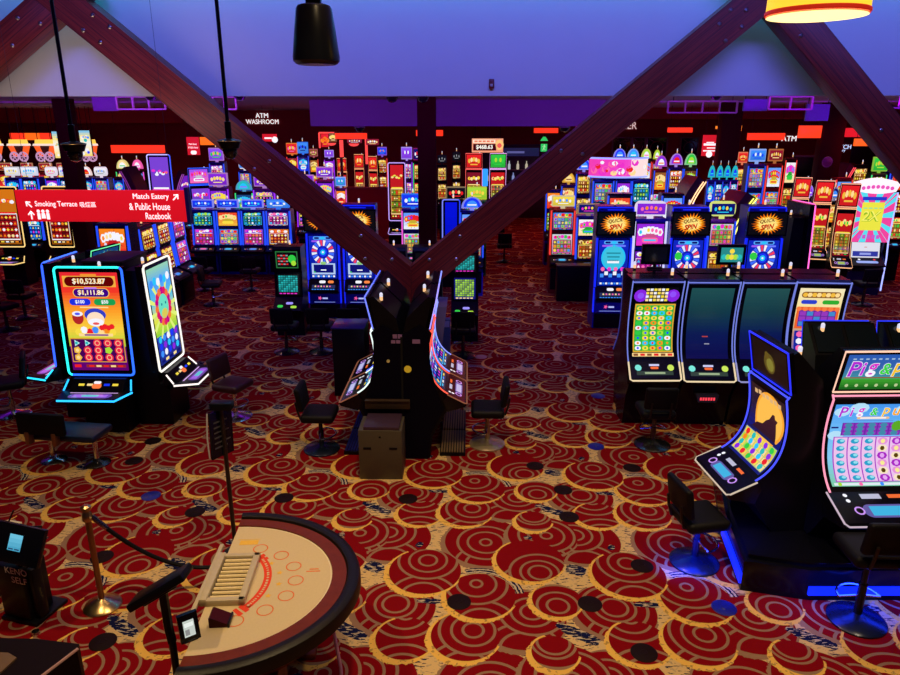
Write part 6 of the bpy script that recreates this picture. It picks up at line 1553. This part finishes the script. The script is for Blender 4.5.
# ------------------------------------------------------------------ pod at the aisle corner: wolf machine, pig and pug machine, two facing away
curved_machine('machine with a howling wolf before an orange moon, turned sideways', (2.79, 6.08, 0), -PI / 2 + R(6), art_wolf, 'wolf', 2, art_wolftop, (.06, .08, 1.), (.02, .03, 1.), 1.3, 'corner pod machines', .68, deck_edge=(.55, .45, .35), des=1., scale=(1, 1, 1.02), bezel=.03, zb=.34, dk=.46)
curved_machine('machine with two lines of candy coloured lettering and blue pearl reels', (3.56, 5.71, 0), R(3), art_pig, 'pigs', 2, art_pigtop, (.95, .30, .45), (.95, .55, .40), 1.2, 'corner pod machines', .80, deck_edge=(.5, .4, .5), des=1., scale=(1, 1, 1.05), bezel=.03, zb=.33)
for px, Y, r, nm in ((3.75, 6.86, 180, 'machine facing away behind the candy lettering one, its top showing as two dark panels'), (4.50, 6.86, 180, 'machine facing away at the picture edge behind the candy lettering one')):
    curved_machine(nm, (px, Y, 0), R(r), art_idle_sheen, 'row_idle2', 2, art_wolftop, (.03, .05, 1.), (.02, .04, .9), 1.1, 'corner pod machines', .66, zb=.345)
    for s_ in (-1, 1):
        q = obj('back_vent', lambda: (lambda mb: (mb.hexa([(-.14, .005, 0), (.14, .005, 0), (.14, .025, 0), (-.14, .025, 0), (-.14, -.205, .20), (.14, -.205, .20), (.14, -.185, .22), (-.14, -.185, .22)]), mb)[1])(MB()), mat('vent_teal', (.004, .010, .014), .2), bpy.data.objects[[o_.name for o_ in bpy.data.objects if o_.get('label') == nm][0]], 'back_vent'); q.location = (s_ * .16, .245, 1.83)
pl = thing('pod_plinth', 'black corner plinth with glowing blue kick strips under the corner pod', 'plinth', (0, 0, 0))
PA = [ground(*p)[:2] for p in ((722, 540), (740, 590), (806, 600), (960, 600))]
def plb():
    mb = MB(); (a, b, c, d) = PA; mb.plate([a, b, c, d, (d[0], 7.5), (a[0] + .35, 7.5)], 0.05, .30); return mb
obj('body', plb(), GLOSS, pl)
def plt():
    mb = MB(); (a, b, c, d) = PA; mb.plate([(a[0] + .05, a[1]), (b[0] + .05, b[1] + .05), (c[0], c[1] + .05), (d[0], d[1] + .05), (d[0], 7.45), (a[0] + .38, 7.45)], .30, .34); return mb
obj('top', plt(), GLOSS, pl)
def strip_(p, q, z0, z1, off):
    mb = MB(); d = Vector((q[0] - p[0], q[1] - p[1], 0)).normalized(); n = Vector((d.y, -d.x, 0)) * off
    a, b = Vector((*p, 0)) + n, Vector((*q, 0)) + n
    mb.hexa([(a.x - n.x, a.y - n.y, z0), (b.x - n.x, b.y - n.y, z0), (b.x, b.y, z0), (a.x, a.y, z0), (a.x - n.x, a.y - n.y, z1), (b.x - n.x, b.y - n.y, z1), (b.x, b.y, z1), (a.x, a.y, z1)]); return mb
KICK = led((.004, .02, 1.), 1.4)
obj('kick_light', strip_(PA[0], PA[1], .07, .17, .02), KICK, pl, smooth=False); obj('kick_light', strip_(PA[2], PA[3], .06, .14, .02), KICK, pl, smooth=False)
obj('skirting', lambda: (lambda mb: (mb.plate([PA[0], PA[1], PA[2], PA[3], (PA[3][0], 7.5), (PA[0][0] + .35, 7.5)], 0, .05), mb)[1])(MB()), BLACK, pl)
x0, y0, _ = (0, 0, 0)
area('kick_glow', (PA[1][0] - .30, PA[1][1] + .25, .35), (R(20), R(-35), 0), .8, .2, 9, (.01, .04, 1.), 170)
area('kick_glow', ((PA[2][0] + PA[3][0]) / 2, PA[2][1] - .15, .30), (R(15), 0, 0), 1.6, .2, 12, (.01, .04, 1.), 170)

# ------------------------------------------------------------------ stools
BASEB = mat('base_blue_black', (.012, .02, .05), .25, .4); PALE = mat('base_pale', (.45, .38, .25), .3, .6)
def st(px, py, rz, nm, **k):
    x, y, _ = ground(px, py); return stool(nm, (x, y, 0), rz, **k)
st(322, 449, R(-90) + PI, 'black stool on the pale edged side of the back to back bank', base_mat=BASEB)
st(487, 444, R(-90), 'black stool with a pale round base on the red edged side of the bank', base_mat=PALE)
st(694, 562, R(102), 'black stool with a blue grey base before the howling wolf machine', base_mat=BASEB)
st(856, 620, R(180), 'black stool in front of the candy lettering machine', base_mat=BASEB, seat_h=.66)
st(652, 445, R(180), 'black stool in front of the jewel column machine', base_mat=mat('dark_chrome', (.10, .10, .10), .25, .9))
o = thing('bench_stool', 'low two seat bench with blue seat and broad backrest before the money counter machine', 'stool', (ground(76, 462)[0], ground(76, 462)[1], 0), R(180) + R(-6))
DKC = mat('dark_chrome', (.10, .10, .10), .25, .9); BLL = mat('blue_leather', (.004, .014, .05), .4)
for s_, mm in ((1, CHROME), (-1, DKC)):
    q = obj('base', lambda: _lathe([(.15, 0), (.15, .012), (.13, .03), (.05, .05), (.04, .07)]), mm, o, 'bs_b' + mm.name); q.location = (s_ * .29, 0, 0)
    q = obj('stem', lambda: _lathe([(.03, .06), (.03, .36)]), CHROME, o, 'bs_s'); q.location = (s_ * .29, 0, 0)
def rbox(x0, x1, y0, y1, z0, z1, c):
    mb = MB(); mb.box(x0, x1, y0, y1, z0, z1, 0, c); return mb
obj('seat', rbox(-.42, .42, -.22, .20, .36, .45, .035), BLL, o); obj('backrest', rbox(-.12, .48, .20, .27, .46, .74, .03), LEATHER, o)
for x in (.02, .36): obj('back_clip', rbox(x - .025, x + .025, .19, .285, .34, .50, .008), mat('clip_copper', (.35, .16, .08), .35, .8), o)
st(236, 417, R(70), 'dark red stool beside the sunflower machine', seatm=mat('maroon_leather', (.035, .006, .008), .45))
st(14, 415, R(-60), 'stool at the picture edge beside the turned away pod machine')
curved_machine('machine with a lime lit screen edge cut by the picture edge beside the pod', (-5.9, 11.0, 0), R(80), lambda w, h: art_reels(w, h, 'green', 3, 5, 4), 'edge_green', 2, lambda w, h: art_title(w, h, 'teal', 2), (.15, .85, .35), es=1.2)
for px, py, rz, nm in ((287, 352, 180, 'dark stool in front of the low machine with the green list'), (463, 356, 180, 'dark stool in front of the low machine with pale green tiles'), (504, 262, 180, 'small far stool on the aisle under the rising timber beam'),
                       (322, 352, 180, 'dark stool before the wheel machine next to the low list machine'), (352, 352, 180, 'dark stool before the wheel machine beside the post'), (205, 290, 180, 'stool before the first blue machine of the row of four'), (252, 290, 180, 'stool before the third blue machine of the row of four'), (214, 305, 100, 'stool beside the violet side facing machine'),
                       (8, 330, 160, 'tan lit stool at the picture edge beyond the pod'), (26, 318, 180, 'dark stool between the pod and the orange portrait machines'), (862, 305, 180, 'dark stool before the pink ray machine')):
    st(px, py, R(rz), nm, base_mat=mat('dark_chrome', (.10, .10, .10), .25, .9), group='stools deeper in the gaming floor')
for px, py, nm in ((766, 232, 'round red stool back beside the blue robot machine'), (780, 234, 'second round red stool back beside the red edged machine')):
    Y = 18.8; x = at(px + (3 if px > 770 else -3), 195, Y)[0]; o = thing('stool', nm, 'stool', (x, Y, 0), R(180), 'red clover backed stools'); RL = mat('red_leather', (.16, .012, .02), .5)
    obj('base', lambda: _lathe([(.23, 0), (.23, .015), (.05, .05), (.03, .08)]), CHROME, o, 'rs_b'); obj('stem', lambda: _lathe([(.03, .06), (.03, .62)]), CHROME, o, 'rs_s'); obj('seat', lambda: _lathe([(.18, .62), (.21, .65), (.21, .70), (.17, .73)]), RL, o, 'rs_c')
    def bk():
        mb = MB()
        for dx, dz in ((-.12, 0), (.12, 0), (0, .18), (0, -.16)):
            b = len(mb.v); n = 16
            for yy in (.20, .27): mb.v += [(dx + .13 * math.cos(2 * PI * j / n), yy, 1.20 + dz + .13 * math.sin(2 * PI * j / n)) for j in range(n)]
            for j in range(n): mb.face((b + j, b + (j + 1) % n, b + n + (j + 1) % n, b + n + j))
            mb.face([b + j for j in range(n)]); mb.face([b + n + j for j in range(n)])
        mb.box(-.02, .02, .18, .22, .68, 1.05); return mb
    obj('backrest', bk, RL, o, 'rs_k', fix=False)
# ------------------------------------------------------------------ signs, lettering and red lit panels
SIGNR = mat('sign_red', (.75, .008, .015), .45, 0, (.80, .006, .016), .75)
WHT = mat('sign_white', (.85, .85, .85), .5, 0, (1, 1, 1), 1.0)
def letters(name, txts, W, H, parent, m=None, y=-.004):
    """txts: (string, cx, cy, height fraction, max width, shear)"""
    def b():
        mb = MB(); A = Art(W, H)
        for t in txts:
            if callable(t): t(A)
            else: A.text(t[0], t[1], t[2], t[3], (1, 1, 1), 1, 0, .010, t[4])
        A.put(mb, flat(W, y, 0), 0); return mb
    return obj(name, b(), m or WHT, parent, smooth=False)
DY = 8.0
a, b = at(14, 190, DY), at(188, 222, DY); W, H = b[0] - a[0], a[2] - b[2]
o = thing('direction_sign', 'long red hanging direction sign with white arrows and restroom figures', 'sign', ((a[0] + b[0]) / 2, DY, b[2]))
obj('board', lambda: (lambda mb: (mb.box(-W / 2, W / 2, -.002, .05, 0, H, 0, .004), mb)[1])(MB()), SIGNR, o)
def arrow(A, cx, cy, r, ang):
    c, s = math.cos(ang), math.sin(ang); hw = r * .17
    def P(u, v): return (cx + (u * c - v * s) / A.w, cy + (u * s + v * c) / A.h)
    A.poly([P(-r, -hw), P(r * .7, -hw), P(r * .7, hw), P(-r, hw)], (1, 1, 1)); A.poly([P(r, 0), P(r * .15, r * .8), P(r * -.12, r * .62), P(r * .62, 0)], (1, 1, 1)); A.poly([P(r, 0), P(r * .62, 0), P(r * -.12, -r * .62), P(r * .15, -r * .8)], (1, 1, 1))
def people(A):
    for i, dx in enumerate((-.030, 0, .030)):
        x = .150 + dx * .9; A.disc(x, .33, H * .055, (1, 1, 1), 1, 10)
        if i == 1: A.poly([(x - .010, .27), (x + .010, .27), (x + .013, .10), (x - .013, .10)], (1, 1, 1))
        else: A.rect(x - .009, .07, x + .009, .27, (1, 1, 1))
for t in (('Smoking Terrace', .235, .545, .22, .25), ('\u5438\u7159\u5340', .423, .545, .17, .10), ('Match Eatery', .80, .79, .22, .21), ('& Public House', .785, .49, .22, .24), ('Racebook', .83, .19, .21, .15)): letters('lettering', [t], W, H, o)
for cx, cy, r, an in ((.073, .55, .13, 135), (.078, .21, .14, 90), (.945, .79, .13, 45)): letters('arrow', [lambda A: arrow(A, cx, cy, H * r, R(an))], W, H, o)
letters('restroom_figures', [people], W, H, o)
def frm():
    mb = MB(); mb.box(W / 2 - .005, W / 2 + .035, -.01, .07, -.03, H + .03); return mb
obj('end_post', frm(), mat('sign_post', (.03, .02, .16), .4), o)
for s in (-.42, .42): obj('hanger_rod', (lambda s=s: (lambda mb: (mb.tube([(s * W, .025, H - .01), (s * W, .025, 8.2 - b[2])], .0022, 5), mb)[1])(MB())), mat('thin_wire', (.10, .08, .10), .4, .8), o)

# red lit boxes hung from the low ceiling
def redbox(x0, x1, y0, y1, Y, nm, c=(1., .035, .012), e=1.1, rods=True):
    a, b = at(x0, y0, Y), at(x1, y1, Y); W, H = b[0] - a[0], a[2] - b[2]
    o = thing('red_light_box', nm, 'light box', ((a[0] + b[0]) / 2, Y, b[2]), 0, 'red light boxes hung over the gaming floor')
    obj('panel', lambda: (lambda mb: (mb.box(-W / 2, W / 2, -.05, .05, 0, H, 0, .01), mb)[1])(MB()), led(c, e), o)
    def cp():
        mb = MB(); mb.box(-W / 2 - .02, W / 2 + .02, -.06, .06, H, H + .03); return mb
    obj('top_rail', cp(), BLACK, o)
    for s in (-.4, .4): obj('hanger_rod', (lambda s=s: (lambda mb: (mb.tube([(s * W, 0, H), (s * W, 0, max(H + .05, 4.47 - b[2]))], .008, 6), mb)[1])(MB())), mat('dark_wire', (.05, .01, .01), .4, .5), o)
    return o
for args in ((10, 25, 133, 140, 27, 'red light box over the wagon signs, at the picture edge end'), (25.2, 39.8, 133, 140, 27.2, 'orange light box in the middle over the wagon signs', (1., .14, .01)), (40, 51, 133, 140, 27, 'red light box over the wagon signs, at the video panel end'), (111, 165, 145, 153, 25, 'long red light box hung before the wall by the purple arch'),
             (200, 226, 137, 145, 22.5, 'orange light box slanting behind the timber beam', (1., .16, .01)), (335, 367, 133, 139, 25.8, 'red light box crowning the red arch frame'), (416, 424, 130, 136, 28, 'small red light box partly behind the central post'), (436, 443, 130, 136, 28, 'small red light box just past the central post'),
             (534, 558, 128, 133, 29, 'red light box on the far wall under the purple bulkhead'), (576, 583, 125.5, 130, 29, 'tiny red light box touching the timber beam'), (668, 692, 127.5, 132.5, 24, 'red light box above the drum display'), (716, 722, 126, 129, 24, 'tiny orange light box beside the dark red post', (1., .2, .02)), (737, 741, 125.5, 131, 24, 'small orange light box just past the dark red post', (1., .2, .02)),
             (748, 784, 133, 140, 23, 'wide red light box above the red edged machine'), (799.5, 820, 125.5, 138, 20, 'square red and orange light box beside the dark post', (1., .05, .012)), (855, 874, 138.5, 146, 19.5, 'orange light box tucked under the timber beam', (1., .12, .012))):
    redbox(*args)
# hanging notices with white print
def notice(x0, x1, y0, y1, Y, nm, lines, e=.8, ball=None, cat='sign', base=None):
    a, b = at(x0, y0, Y), at(x1, y1, Y); W, H = b[0] - a[0], a[2] - b[2]
    o = thing('red_notice', nm, cat, ((a[0] + b[0]) / 2, Y, b[2]), 0); obj('board', lambda: (lambda mb: (mb.box(-W / 2, W / 2, -.002, .04, 0, H, 0, .004), mb)[1])(MB()), base or mat('notice_red', (.7, .01, .02), .5, 0, (.75, .012, .025), e), o)
    for ln in lines: letters('lettering', [ln], W, H, o)
    for s in (-.38, .38): obj('hanger_rod', (lambda s=s: (lambda mb: (mb.tube([(s * W, .02, H - .01), (s * W, .02, 4.47 - b[2])], .006, 6), mb)[1])(MB())), mat('dark_wire', (.05, .01, .01), .4, .5), o)
    return o
notice(186, 200, 137, 155, 19, 'square red notice with white lines hung beyond the direction sign', [('Match Eatery', .5, .60, .12, .66), ('& Public House', .5, .42, .11, .8), lambda A: A.disc(.42, .14, .05, (1, 1, 1)), lambda A: A.disc(.60, .14, .05, (1, 1, 1))])
notice(262, 277, 134, 141.5, 24, 'small red plate with white print under the washroom lettering', [lambda A: A.rect(.15, .35, .65, .55, (1, 1, 1)), lambda A: A.disc(.86, .25, .10, (1, 1, 1), 1, 14)])
notice(703.5, 720, 135, 156, 21, 'tall red notice board with white print beside the dark red post', [lambda A: A.rect(.06, .50, .88, .60, (1, 1, 1)), lambda A: A.rect(.2, .62, .6, .67, (1, 1, 1)), lambda A: A.rect(.25, .36, .7, .41, (1, 1, 1)), lambda A: A.rect(.06, .22, .8, .28, (1, 1, 1)), lambda A: A.disc(.4, .08, .09, (1, 1, 1), 1, 14)])
notice(834, 866, 128, 137, 22, 'dark red board with a short white word end beside the dark post', [('ES', .10, .62, .5, .15), lambda A: A.rect(.03, .1, .15, .25, (1, 1, 1))], .12)
# lettering fixed to the far wall
def wall_text(px, py, txts, hpx, nm, m=None, Y=33.97):
    x, _, z = at(px, py, Y); H = hpx * zc(Y, z) / F; o = thing('wall_lettering', nm, 'lettering', (x, Y, z - H / 2)); letters('letter_set', txts, H * 4, H, o, m); 
    for c in (o,): pass
    return o
wall_text(262, 118.5, [('ATM', .5, .76, .40, .9), ('WASHROOM', .5, .22, .40, .75)], 11, 'white washroom and cash machine lettering on the dark red wall')
wall_text(620, 125.5, [('CASHIER', .5, .5, 1., 1.2)], 7, 'pale cashier lettering half hidden by the timber beam', mat('sign_dim', (.4, .3, .3), .5, 0, (.6, .42, .42), 1.0))
wall_text(789, 138.5, [('ATM', .5, .5, 1., .9)], 5, 'small white cash machine lettering beside the dark doorway')
wall_text(841, 148.5, [('MATCH', .5, .70, .50, .8), ('eatery', .5, .22, .36, .6)], 8, 'pale blue bar name lettering on the dark wall', mat('sign_blue', (.5, .6, .9), .5, 0, (.5, .65, 1.), 1.3))
# green running figure sign
x, _, z = at(544, 147, 29.5); o = thing('exit_sign', 'green square running figure sign under a green arrow shape', 'sign', (x, 29.5, z - .18)); GRN = mat('exit_green', (.02, .4, .08), .5, 0, (.03, .65, .14), .8)
obj('board', lambda: (lambda mb: (mb.box(-.13, .13, 0, .04, 0, .30, 0, .004), mb.add_bm(slab([(-.16, .42), (.16, .42), (.05, .58), (-.05, .58)], 0, .04)), mb)[2])(MB()), GRN, o, smooth=False)
def runman(A): A.disc(.55, .82, .03, (1, 1, 1)); A.poly([(.45, .72), (.62, .70), (.55, .42), (.42, .45)], (1, 1, 1)); A.poly([(.42, .46), (.54, .42), (.36, .14), (.26, .18)], (1, 1, 1)); A.poly([(.46, .46), (.56, .42), (.74, .22), (.66, .15)], (1, 1, 1)); A.poly([(.45, .7), (.40, .62), (.24, .60), (.26, .68)], (1, 1, 1)); A.poly([(.6, .7), (.58, .60), (.78, .56), (.78, .63)], (1, 1, 1))
letters('pictogram', [runman], .26, .30, o, mat('pale_green', (.4, .7, .4), .5, 0, (.4, .9, .45), .8))
obj('bracket', lambda: (lambda mb: (mb.tube([(0, .02, .58), (0, .02, 4.46 - z + .18)], .010, 6), mb)[1])(MB()), BLACK, o)
# jackpot display, red arch frame, wagon shaped bank signs, video panels, light tube
a, b = at(472, 138.5, 26.4), at(503, 152.5, 26.4); W, H = b[0] - a[0], a[2] - b[2]
o = thing('jackpot_display', 'lit jackpot counter sign with cream digits above the red curved machine', 'display', ((a[0] + b[0]) / 2, 26.4, b[2]))
sheet('screen', art_jackpot(W, H), flat(W, -.012, 0), lambda: framed(W + .04, H + .04, -.008, -.02, 0, .1), o, None)
for s in (-.4, .4): obj('hanger_rod', (lambda s=s: (lambda mb: (mb.tube([(s * W, .05, H), (s * W, .05, 4.47 - b[2])], .012, 6), mb)[1])(MB())), BLACK, o)
o = thing('light_tube', 'upright glowing blue tube between two curved machines below the jackpot counter', 'lamp', (at(485, 180, 25.2)[0], 25.2, 0)); z0, z1 = at(485, 186, 25.2)[2], at(485, 169, 25.2)[2]
obj('tube', lambda: _lathe([(.09, z0), (.10, z0 + .05), (.10, z1 - .05), (.09, z1)], 14), led((.02, .25, 1.), 1.5), o); obj('foot', lambda: _lathe([(.2, 0), (.2, .03), (.06, .06), (.06, z0)], 14), BLACK, o)
FR = led((1., .07, .06), 1.1); Y = 26.0
o = thing('red_arch_frame', 'red glowing frame of beams standing over the red crowned machines', 'frame', (at(352, 160, Y)[0], Y, 0)); X0 = at(352, 160, Y)[0]
def seg(nm, x0, x1, y0, y1, dy=0):
    a, b = at(x0, y0, Y), at(x1, y1, Y); mb = MB(); mb.box(a[0] - X0, b[0] - X0, -.06 + dy, .06 + dy, b[2], a[2]); obj(nm, mb, FR, o, smooth=False)
seg('upright_beam', 339.5, 343.5, 140, 157); seg('upright_beam', 365, 368, 139, 164); seg('upright_beam', 318.5, 320.5, 133, 148); seg('cross_beam', 319, 335, 132, 133.5)
for (x0, x1, y0, y1) in ((318.5, 320.5, 148, 170), (365, 368, 164, 190), (339.5, 343.5, 157, 190)):
    a, b = at(x0, y0, Y), at(x1, y1, Y); mb = MB(); mb.box(a[0] - X0, b[0] - X0, .06, .16, 0, a[2]); obj('post', mb, mat('frame_dark', (.08, .01, .01), .5), o, smooth=False)
def sgn(x0, x1, y0, y1, base, m1, m2, nm):
    a, b = at(x0, y0, Y - .2), at(x1, y1, Y - .2); W, H = b[0] - a[0], a[2] - b[2]
    q = sheet(nm, art_sign(W, H, base, m1, m2, 3), flat(W, -.21, b[2], 0, (a[0] + b[0]) / 2 - X0), None, o, None)
sgn(321, 329, 134, 147, 'red', 'red', 'org', 'red_sign'); sgn(329, 337, 133, 142, 'brn', 'yel', 'crm', 'listing_sign'); sgn(347, 362, 139, 143, 'mar', 'crm', 'wht', 'title_sign'); sgn(366, 379, 139, 145, 'mar', 'wht', 'crm', 'title_sign')
def lens():
    mb = MB()
    for x0, x1, y in ((349, 359, 143.5), (327, 336, 143)):
        a, b = at(x0, y, Y - .2), at(x1, y, Y - .2); r = (b[0] - a[0]) / 2; cx = (a[0] + b[0]) / 2 - X0; mb.add_bm(slab([(cx + r * math.cos(PI + PI * i / 10), a[2] + r * .55 * math.sin(PI + PI * i / 10)) for i in range(11)], -.25, -.2))
    return mb
obj('bowed_shade', lens(), FR, o, smooth=False)
a, b = at(346, 188, 25), at(389, 191, 25)
o = thing('half_wall', 'low dark red half wall with a pale rail below the red crowned machines', 'half wall', ((a[0] + b[0]) / 2, 25, 0)); zt = at(368, 189, 25)[2]
obj('panel', lambda: (lambda mb: (mb.box(-(b[0] - a[0]) / 2, (b[0] - a[0]) / 2, -.05, .05, 0, max(zt, .4)), mb)[1])(MB()), DARKRED, o); obj('rail', lambda: (lambda mb: (mb.box(-(b[0] - a[0]) / 2, (b[0] - a[0]) / 2, -.08, .08, max(zt, .4), max(zt, .4) + .07, 0, .01), mb)[1])(MB()), mat('rail_wood', (.30, .10, .06), .4), o)
# wagon shaped signs
def wagon(x0, x1, nm, Y=25.6):
    a, b = at(x0, 139.5, Y), at(x1, 160, Y); W, H = b[0] - a[0], a[2] - b[2]; cx = (a[0] + b[0]) / 2
    o = thing('wagon_sign', nm, 'display', (cx, Y, b[2]), 0, 'wagon shaped display signs over the blue machines'); h = W / 2
    obj('canopy', lambda: (lambda mb: (mb.add_bm(slab([(-h, H * .70), (h, H * .70), (h * .92, H * .80), (-h * .92, H * .80)], -.1, .1)), mb)[1])(MB()), led((1., .75, .65), 1.0), o, smooth=False)
    obj('title_board', lambda: (lambda mb: (mb.add_bm(slab([(-h * .80, H * .80), (h * .80, H * .80), (h * .72, H * 1.0), (-h * .72, H * 1.0)], -.08, .08)), mb)[1])(MB()), led((1., .62, .08), 1.1), o, smooth=False)
    for s in (-1, 1):
        obj('side_board', (lambda s=s: (lambda mb: (mb.add_bm(slab([(s * h * .92, H * .68), (s * h * .52, H * .68), (s * h * .25, H * .18), (s * h * .55, H * .18)], -.08, .08)), mb)[1])(MB())), led((1., .12, .02), 1.0), o, smooth=False)
        q = obj('wheel', (lambda: (lambda mb: (mb.tube([(.15 * math.cos(2 * PI * i / 16), 0, .15 * math.sin(2 * PI * i / 16)) for i in range(16)], .03, 6, closed=True), [mb.tube([(0, 0, 0), (.15 * math.cos(a_), 0, .15 * math.sin(a_))], .014, 5) for a_ in [i * PI / 3 for i in range(6)]], mb)[2])(MB())), led((.65, .35, .6), .8), o, 'wag_wheel'); q.location = (s * h * .42, -.1, .12)
    obj('back_board', lambda: (lambda mb: (mb.box(-h * .5, h * .5, .02, .08, 0, H * .68), mb)[1])(MB()), mat('wagon_dark', (.05, .01, .015), .6), o, smooth=False)
    for s in (-.6, .6): obj('hanger_rod', (lambda s=s: (lambda mb: (mb.tube([(s * h, 0, H), (s * h, 0, 4.47 - b[2])], .012, 6), mb)[1])(MB())), BLACK, o)
wagon(7, 32, 'wagon shaped sign with yellow title under the red light boxes'); wagon(33, 58, 'wagon shaped sign with yellow title touching the bright video panel'); wagon(-18, 5, 'wagon shaped sign cut by the picture edge'); wagon(80, 99, 'small wagon shaped sign beyond the bright white video panel')
def video(x0, x1, y0, y1, Y, nm, seed):
    a, b = at(x0, y0, Y), at(x1, y1, Y); W, H = b[0] - a[0], a[2] - b[2]; o = thing('video_panel', nm, 'display', ((a[0] + b[0]) / 2, Y, b[2]), 0, 'bright hung video panels'); A = Art(W, H); rnd = random.Random(seed)
    A.grad(0, 0, 1, 1, [(.95, .7, .15), (1, .85, .5), (.9, .9, .9), (.95, .8, .25), (.1, .5, .9)], 0, 12)
    for i in range(14): A.disc(rnd.uniform(.15, .85), rnd.uniform(.1, .8), W * rnd.uniform(.07, .16), K[rnd.choice(['yel', 'wht', 'sky', 'blu', 'gold', 'crm', 'teal'])], 1, 8)
    sheet('screen', A, flat(W, -.012, 0), lambda: framed(W, H, -.008, 0, 0, .08), o, None)
    for s in (-.35, .35): obj('hanger_rod', (lambda s=s: (lambda mb: (mb.tube([(s * W, .03, H - .02), (s * W, .03, 4.47 - b[2])], .010, 6), mb)[1])(MB())), BLACK, o)
video(51.5, 64, 131.5, 158, 24.5, 'tall yellow and blue video panel between the wagon signs and the dark red post', 3); video(77, 93, 130.5, 156, 24.5, 'tall white and yellow video panel just past the dark red post', 5)
# dark doorway, lit glass bay of the cashier, and bar shelf on the far wall
def bay(x0, x1, nm, seed):
    Y = 33.9; a, b = at(x0, 137, Y), at(x1, 156, Y); W, H = b[0] - a[0] - .10, a[2] - b[2]; o = thing('cashier_bay', nm, 'window', ((a[0] + b[0]) / 2, Y, b[2]), 0, 'dark glazed bays of the cashier wall')
    obj('counter', lambda: (lambda mb: (mb.box(-W / 2, W / 2, -.05, .05, -b[2], 0), mb)[1])(MB()), mat('bay_counter', (.03, .008, .008), .5), o)
    obj('glass', lambda: (lambda mb: (mb.box(-W / 2, W / 2, -.02, .02, 0, H), mb)[1])(MB()), mat('bay_glass', (.008, .004, .006), .08), o)
    def fr():
        mb = MB()
        for x in (-W / 2, W / 2): mb.box(x - .03, x + .03, -.06, .03, 0, H)
        mb.box(-W / 2, W / 2, -.06, .03, H - .05, H); mb.tube([(W * .30 * math.cos(2 * PI * i / 20), -.05, H * .45 + W * .30 * math.sin(2 * PI * i / 20)) for i in range(20)], .02, 6, closed=True); mb.tube([(-W * .4, -.05, H * .9), (-W * .1, -.05, H * .72), (W * .15, -.05, H * .85), (W * .4, -.05, H * .75)], .018, 6); return mb
    obj('grille', fr(), mat('bay_bronze', (.22, .14, .12), .4, .5), o)
for x0, x1, nm, s in ((612, 631, 'dark glazed cashier bay touching the timber beam', 1), (632, 645, 'dark glazed cashier bay with hanging lights', 2), (646, 667, 'dark glazed cashier bay with a ring grille', 3), (680, 698, 'dark glazed cashier bay beside the tall red notice board', 4)): bay(x0, x1, nm, s)
def opening(x0, x1, y0, y1, Y, nm):
    a, b = at(x0, y0, Y), at(x1, y1, Y); W, H = b[0] - a[0], a[2] - b[2]; o = thing('wall_panel', nm, 'panel', ((a[0] + b[0]) / 2, Y, b[2]), 0); obj('panel', lambda: (lambda mb: (mb.box(-W / 2, W / 2, -.03, .03, 0, H, 0, .01), mb)[1])(MB()), BLACK, o); obj('head_rail', lambda: (lambda mb: (mb.box(-W / 2, W / 2, -.06, .02, H, H + .06), mb)[1])(MB()), mat('head_rail', (.16, .10, .14), .4), o); obj('support', lambda: (lambda mb: (mb.box(-W * .3, W * .3, -.02, .02, -b[2], 0), mb)[1])(MB()), BLACK, o)
opening(794, 816, 157, 185, 24.5, 'tall black screen wall beside the dark post under the cash machine lettering'); opening(852, 876, 146, 163, 27, 'dark menu board wall under the orange light box')
o = thing('wall_speaker', 'round pinkish speaker grille on the dark post', 'speaker', (at(827, 162, 15.03)[0], 15.03, at(827, 162, 15.03)[2]))
q = obj('grille', lambda: (lambda mb: (mb.lathe([(.095, 0), (.095, .012), (.07, .02)], 18), mb)[1])(MB()), mat('grille_pink', (.30, .05, .10), .5), o); q.rotation_euler = (PI / 2, 0, 0)
q = obj('rim', lambda: (lambda mb: (mb.tube([(.10 * math.cos(2 * PI * i / 20), .10 * math.sin(2 * PI * i / 20), .006) for i in range(20)], .010, 6, closed=True), mb)[1])(MB()), mat('rim_pink', (.4, .15, .2), .4), o); q.rotation_euler = (PI / 2, 0, 0)
o = thing('bar_counter', 'dark bar counter with shelves of bottles at the end of the main aisle', 'counter', (at(523, 175, 30)[0], 30.5, 0))
obj('counter', lambda: (lambda mb: (mb.box(-1.7, 1.7, -.3, .3, 0, 1.1, 0, .02), mb)[1])(MB()), mat('bar_dark', (.03, .008, .008), .4), o); obj('back_wall', lambda: (lambda mb: (mb.box(-1.7, 1.7, 1.2, 1.3, 0, 3.0), mb)[1])(MB()), mat('bar_back', (.02, .006, .008), .5), o)
for z in (1.4, 1.9): obj('shelf', (lambda z=z: (lambda mb: (mb.box(-1.6, 1.6, .95, 1.2, z, z + .04), mb)[1])(MB())), mat('bar_shelf', (.25, .12, .08), .4), o)
A = Art(1.6, .35); A.rect(0, 0, 1, 1, (.01, .01, .05), 0); A.rect(.12, .35, .6, .6, (.10, .10, .3), 1)
sheet('menu_screen', A, flat(1.6, 1.19, 2.5), None, o, None)
rnd = random.Random(5)
for k in range(16):
    c = rnd.choice([(.9, .8, .6), (.4, .5, 1.), (1., .3, .4), (.8, .9, 1.), (.9, .6, .2)]); x = o.location.x - 1.45 + .19 * k
    t = thing('bottle', 'small lit bottle on the %s shelf behind the bar counter' % ('upper' if k % 2 else 'lower'), 'bottle', (x, 30.5 + 1.07, 1.944 if k % 2 else 1.444), 0, 'lit bottles on the %s bar shelf' % ('upper' if k % 2 else 'lower'))
    obj('glass', lambda: _lathe([(.05, 0), (.055, .02), (.055, .20), (.02, .27), (.02, .36)], 10), led(c, .5), t, 'bot%s' % (c,)); obj('cap', lambda: _lathe([(.024, .36), (.024, .39)], 8), BLACK, t, 'botcap')
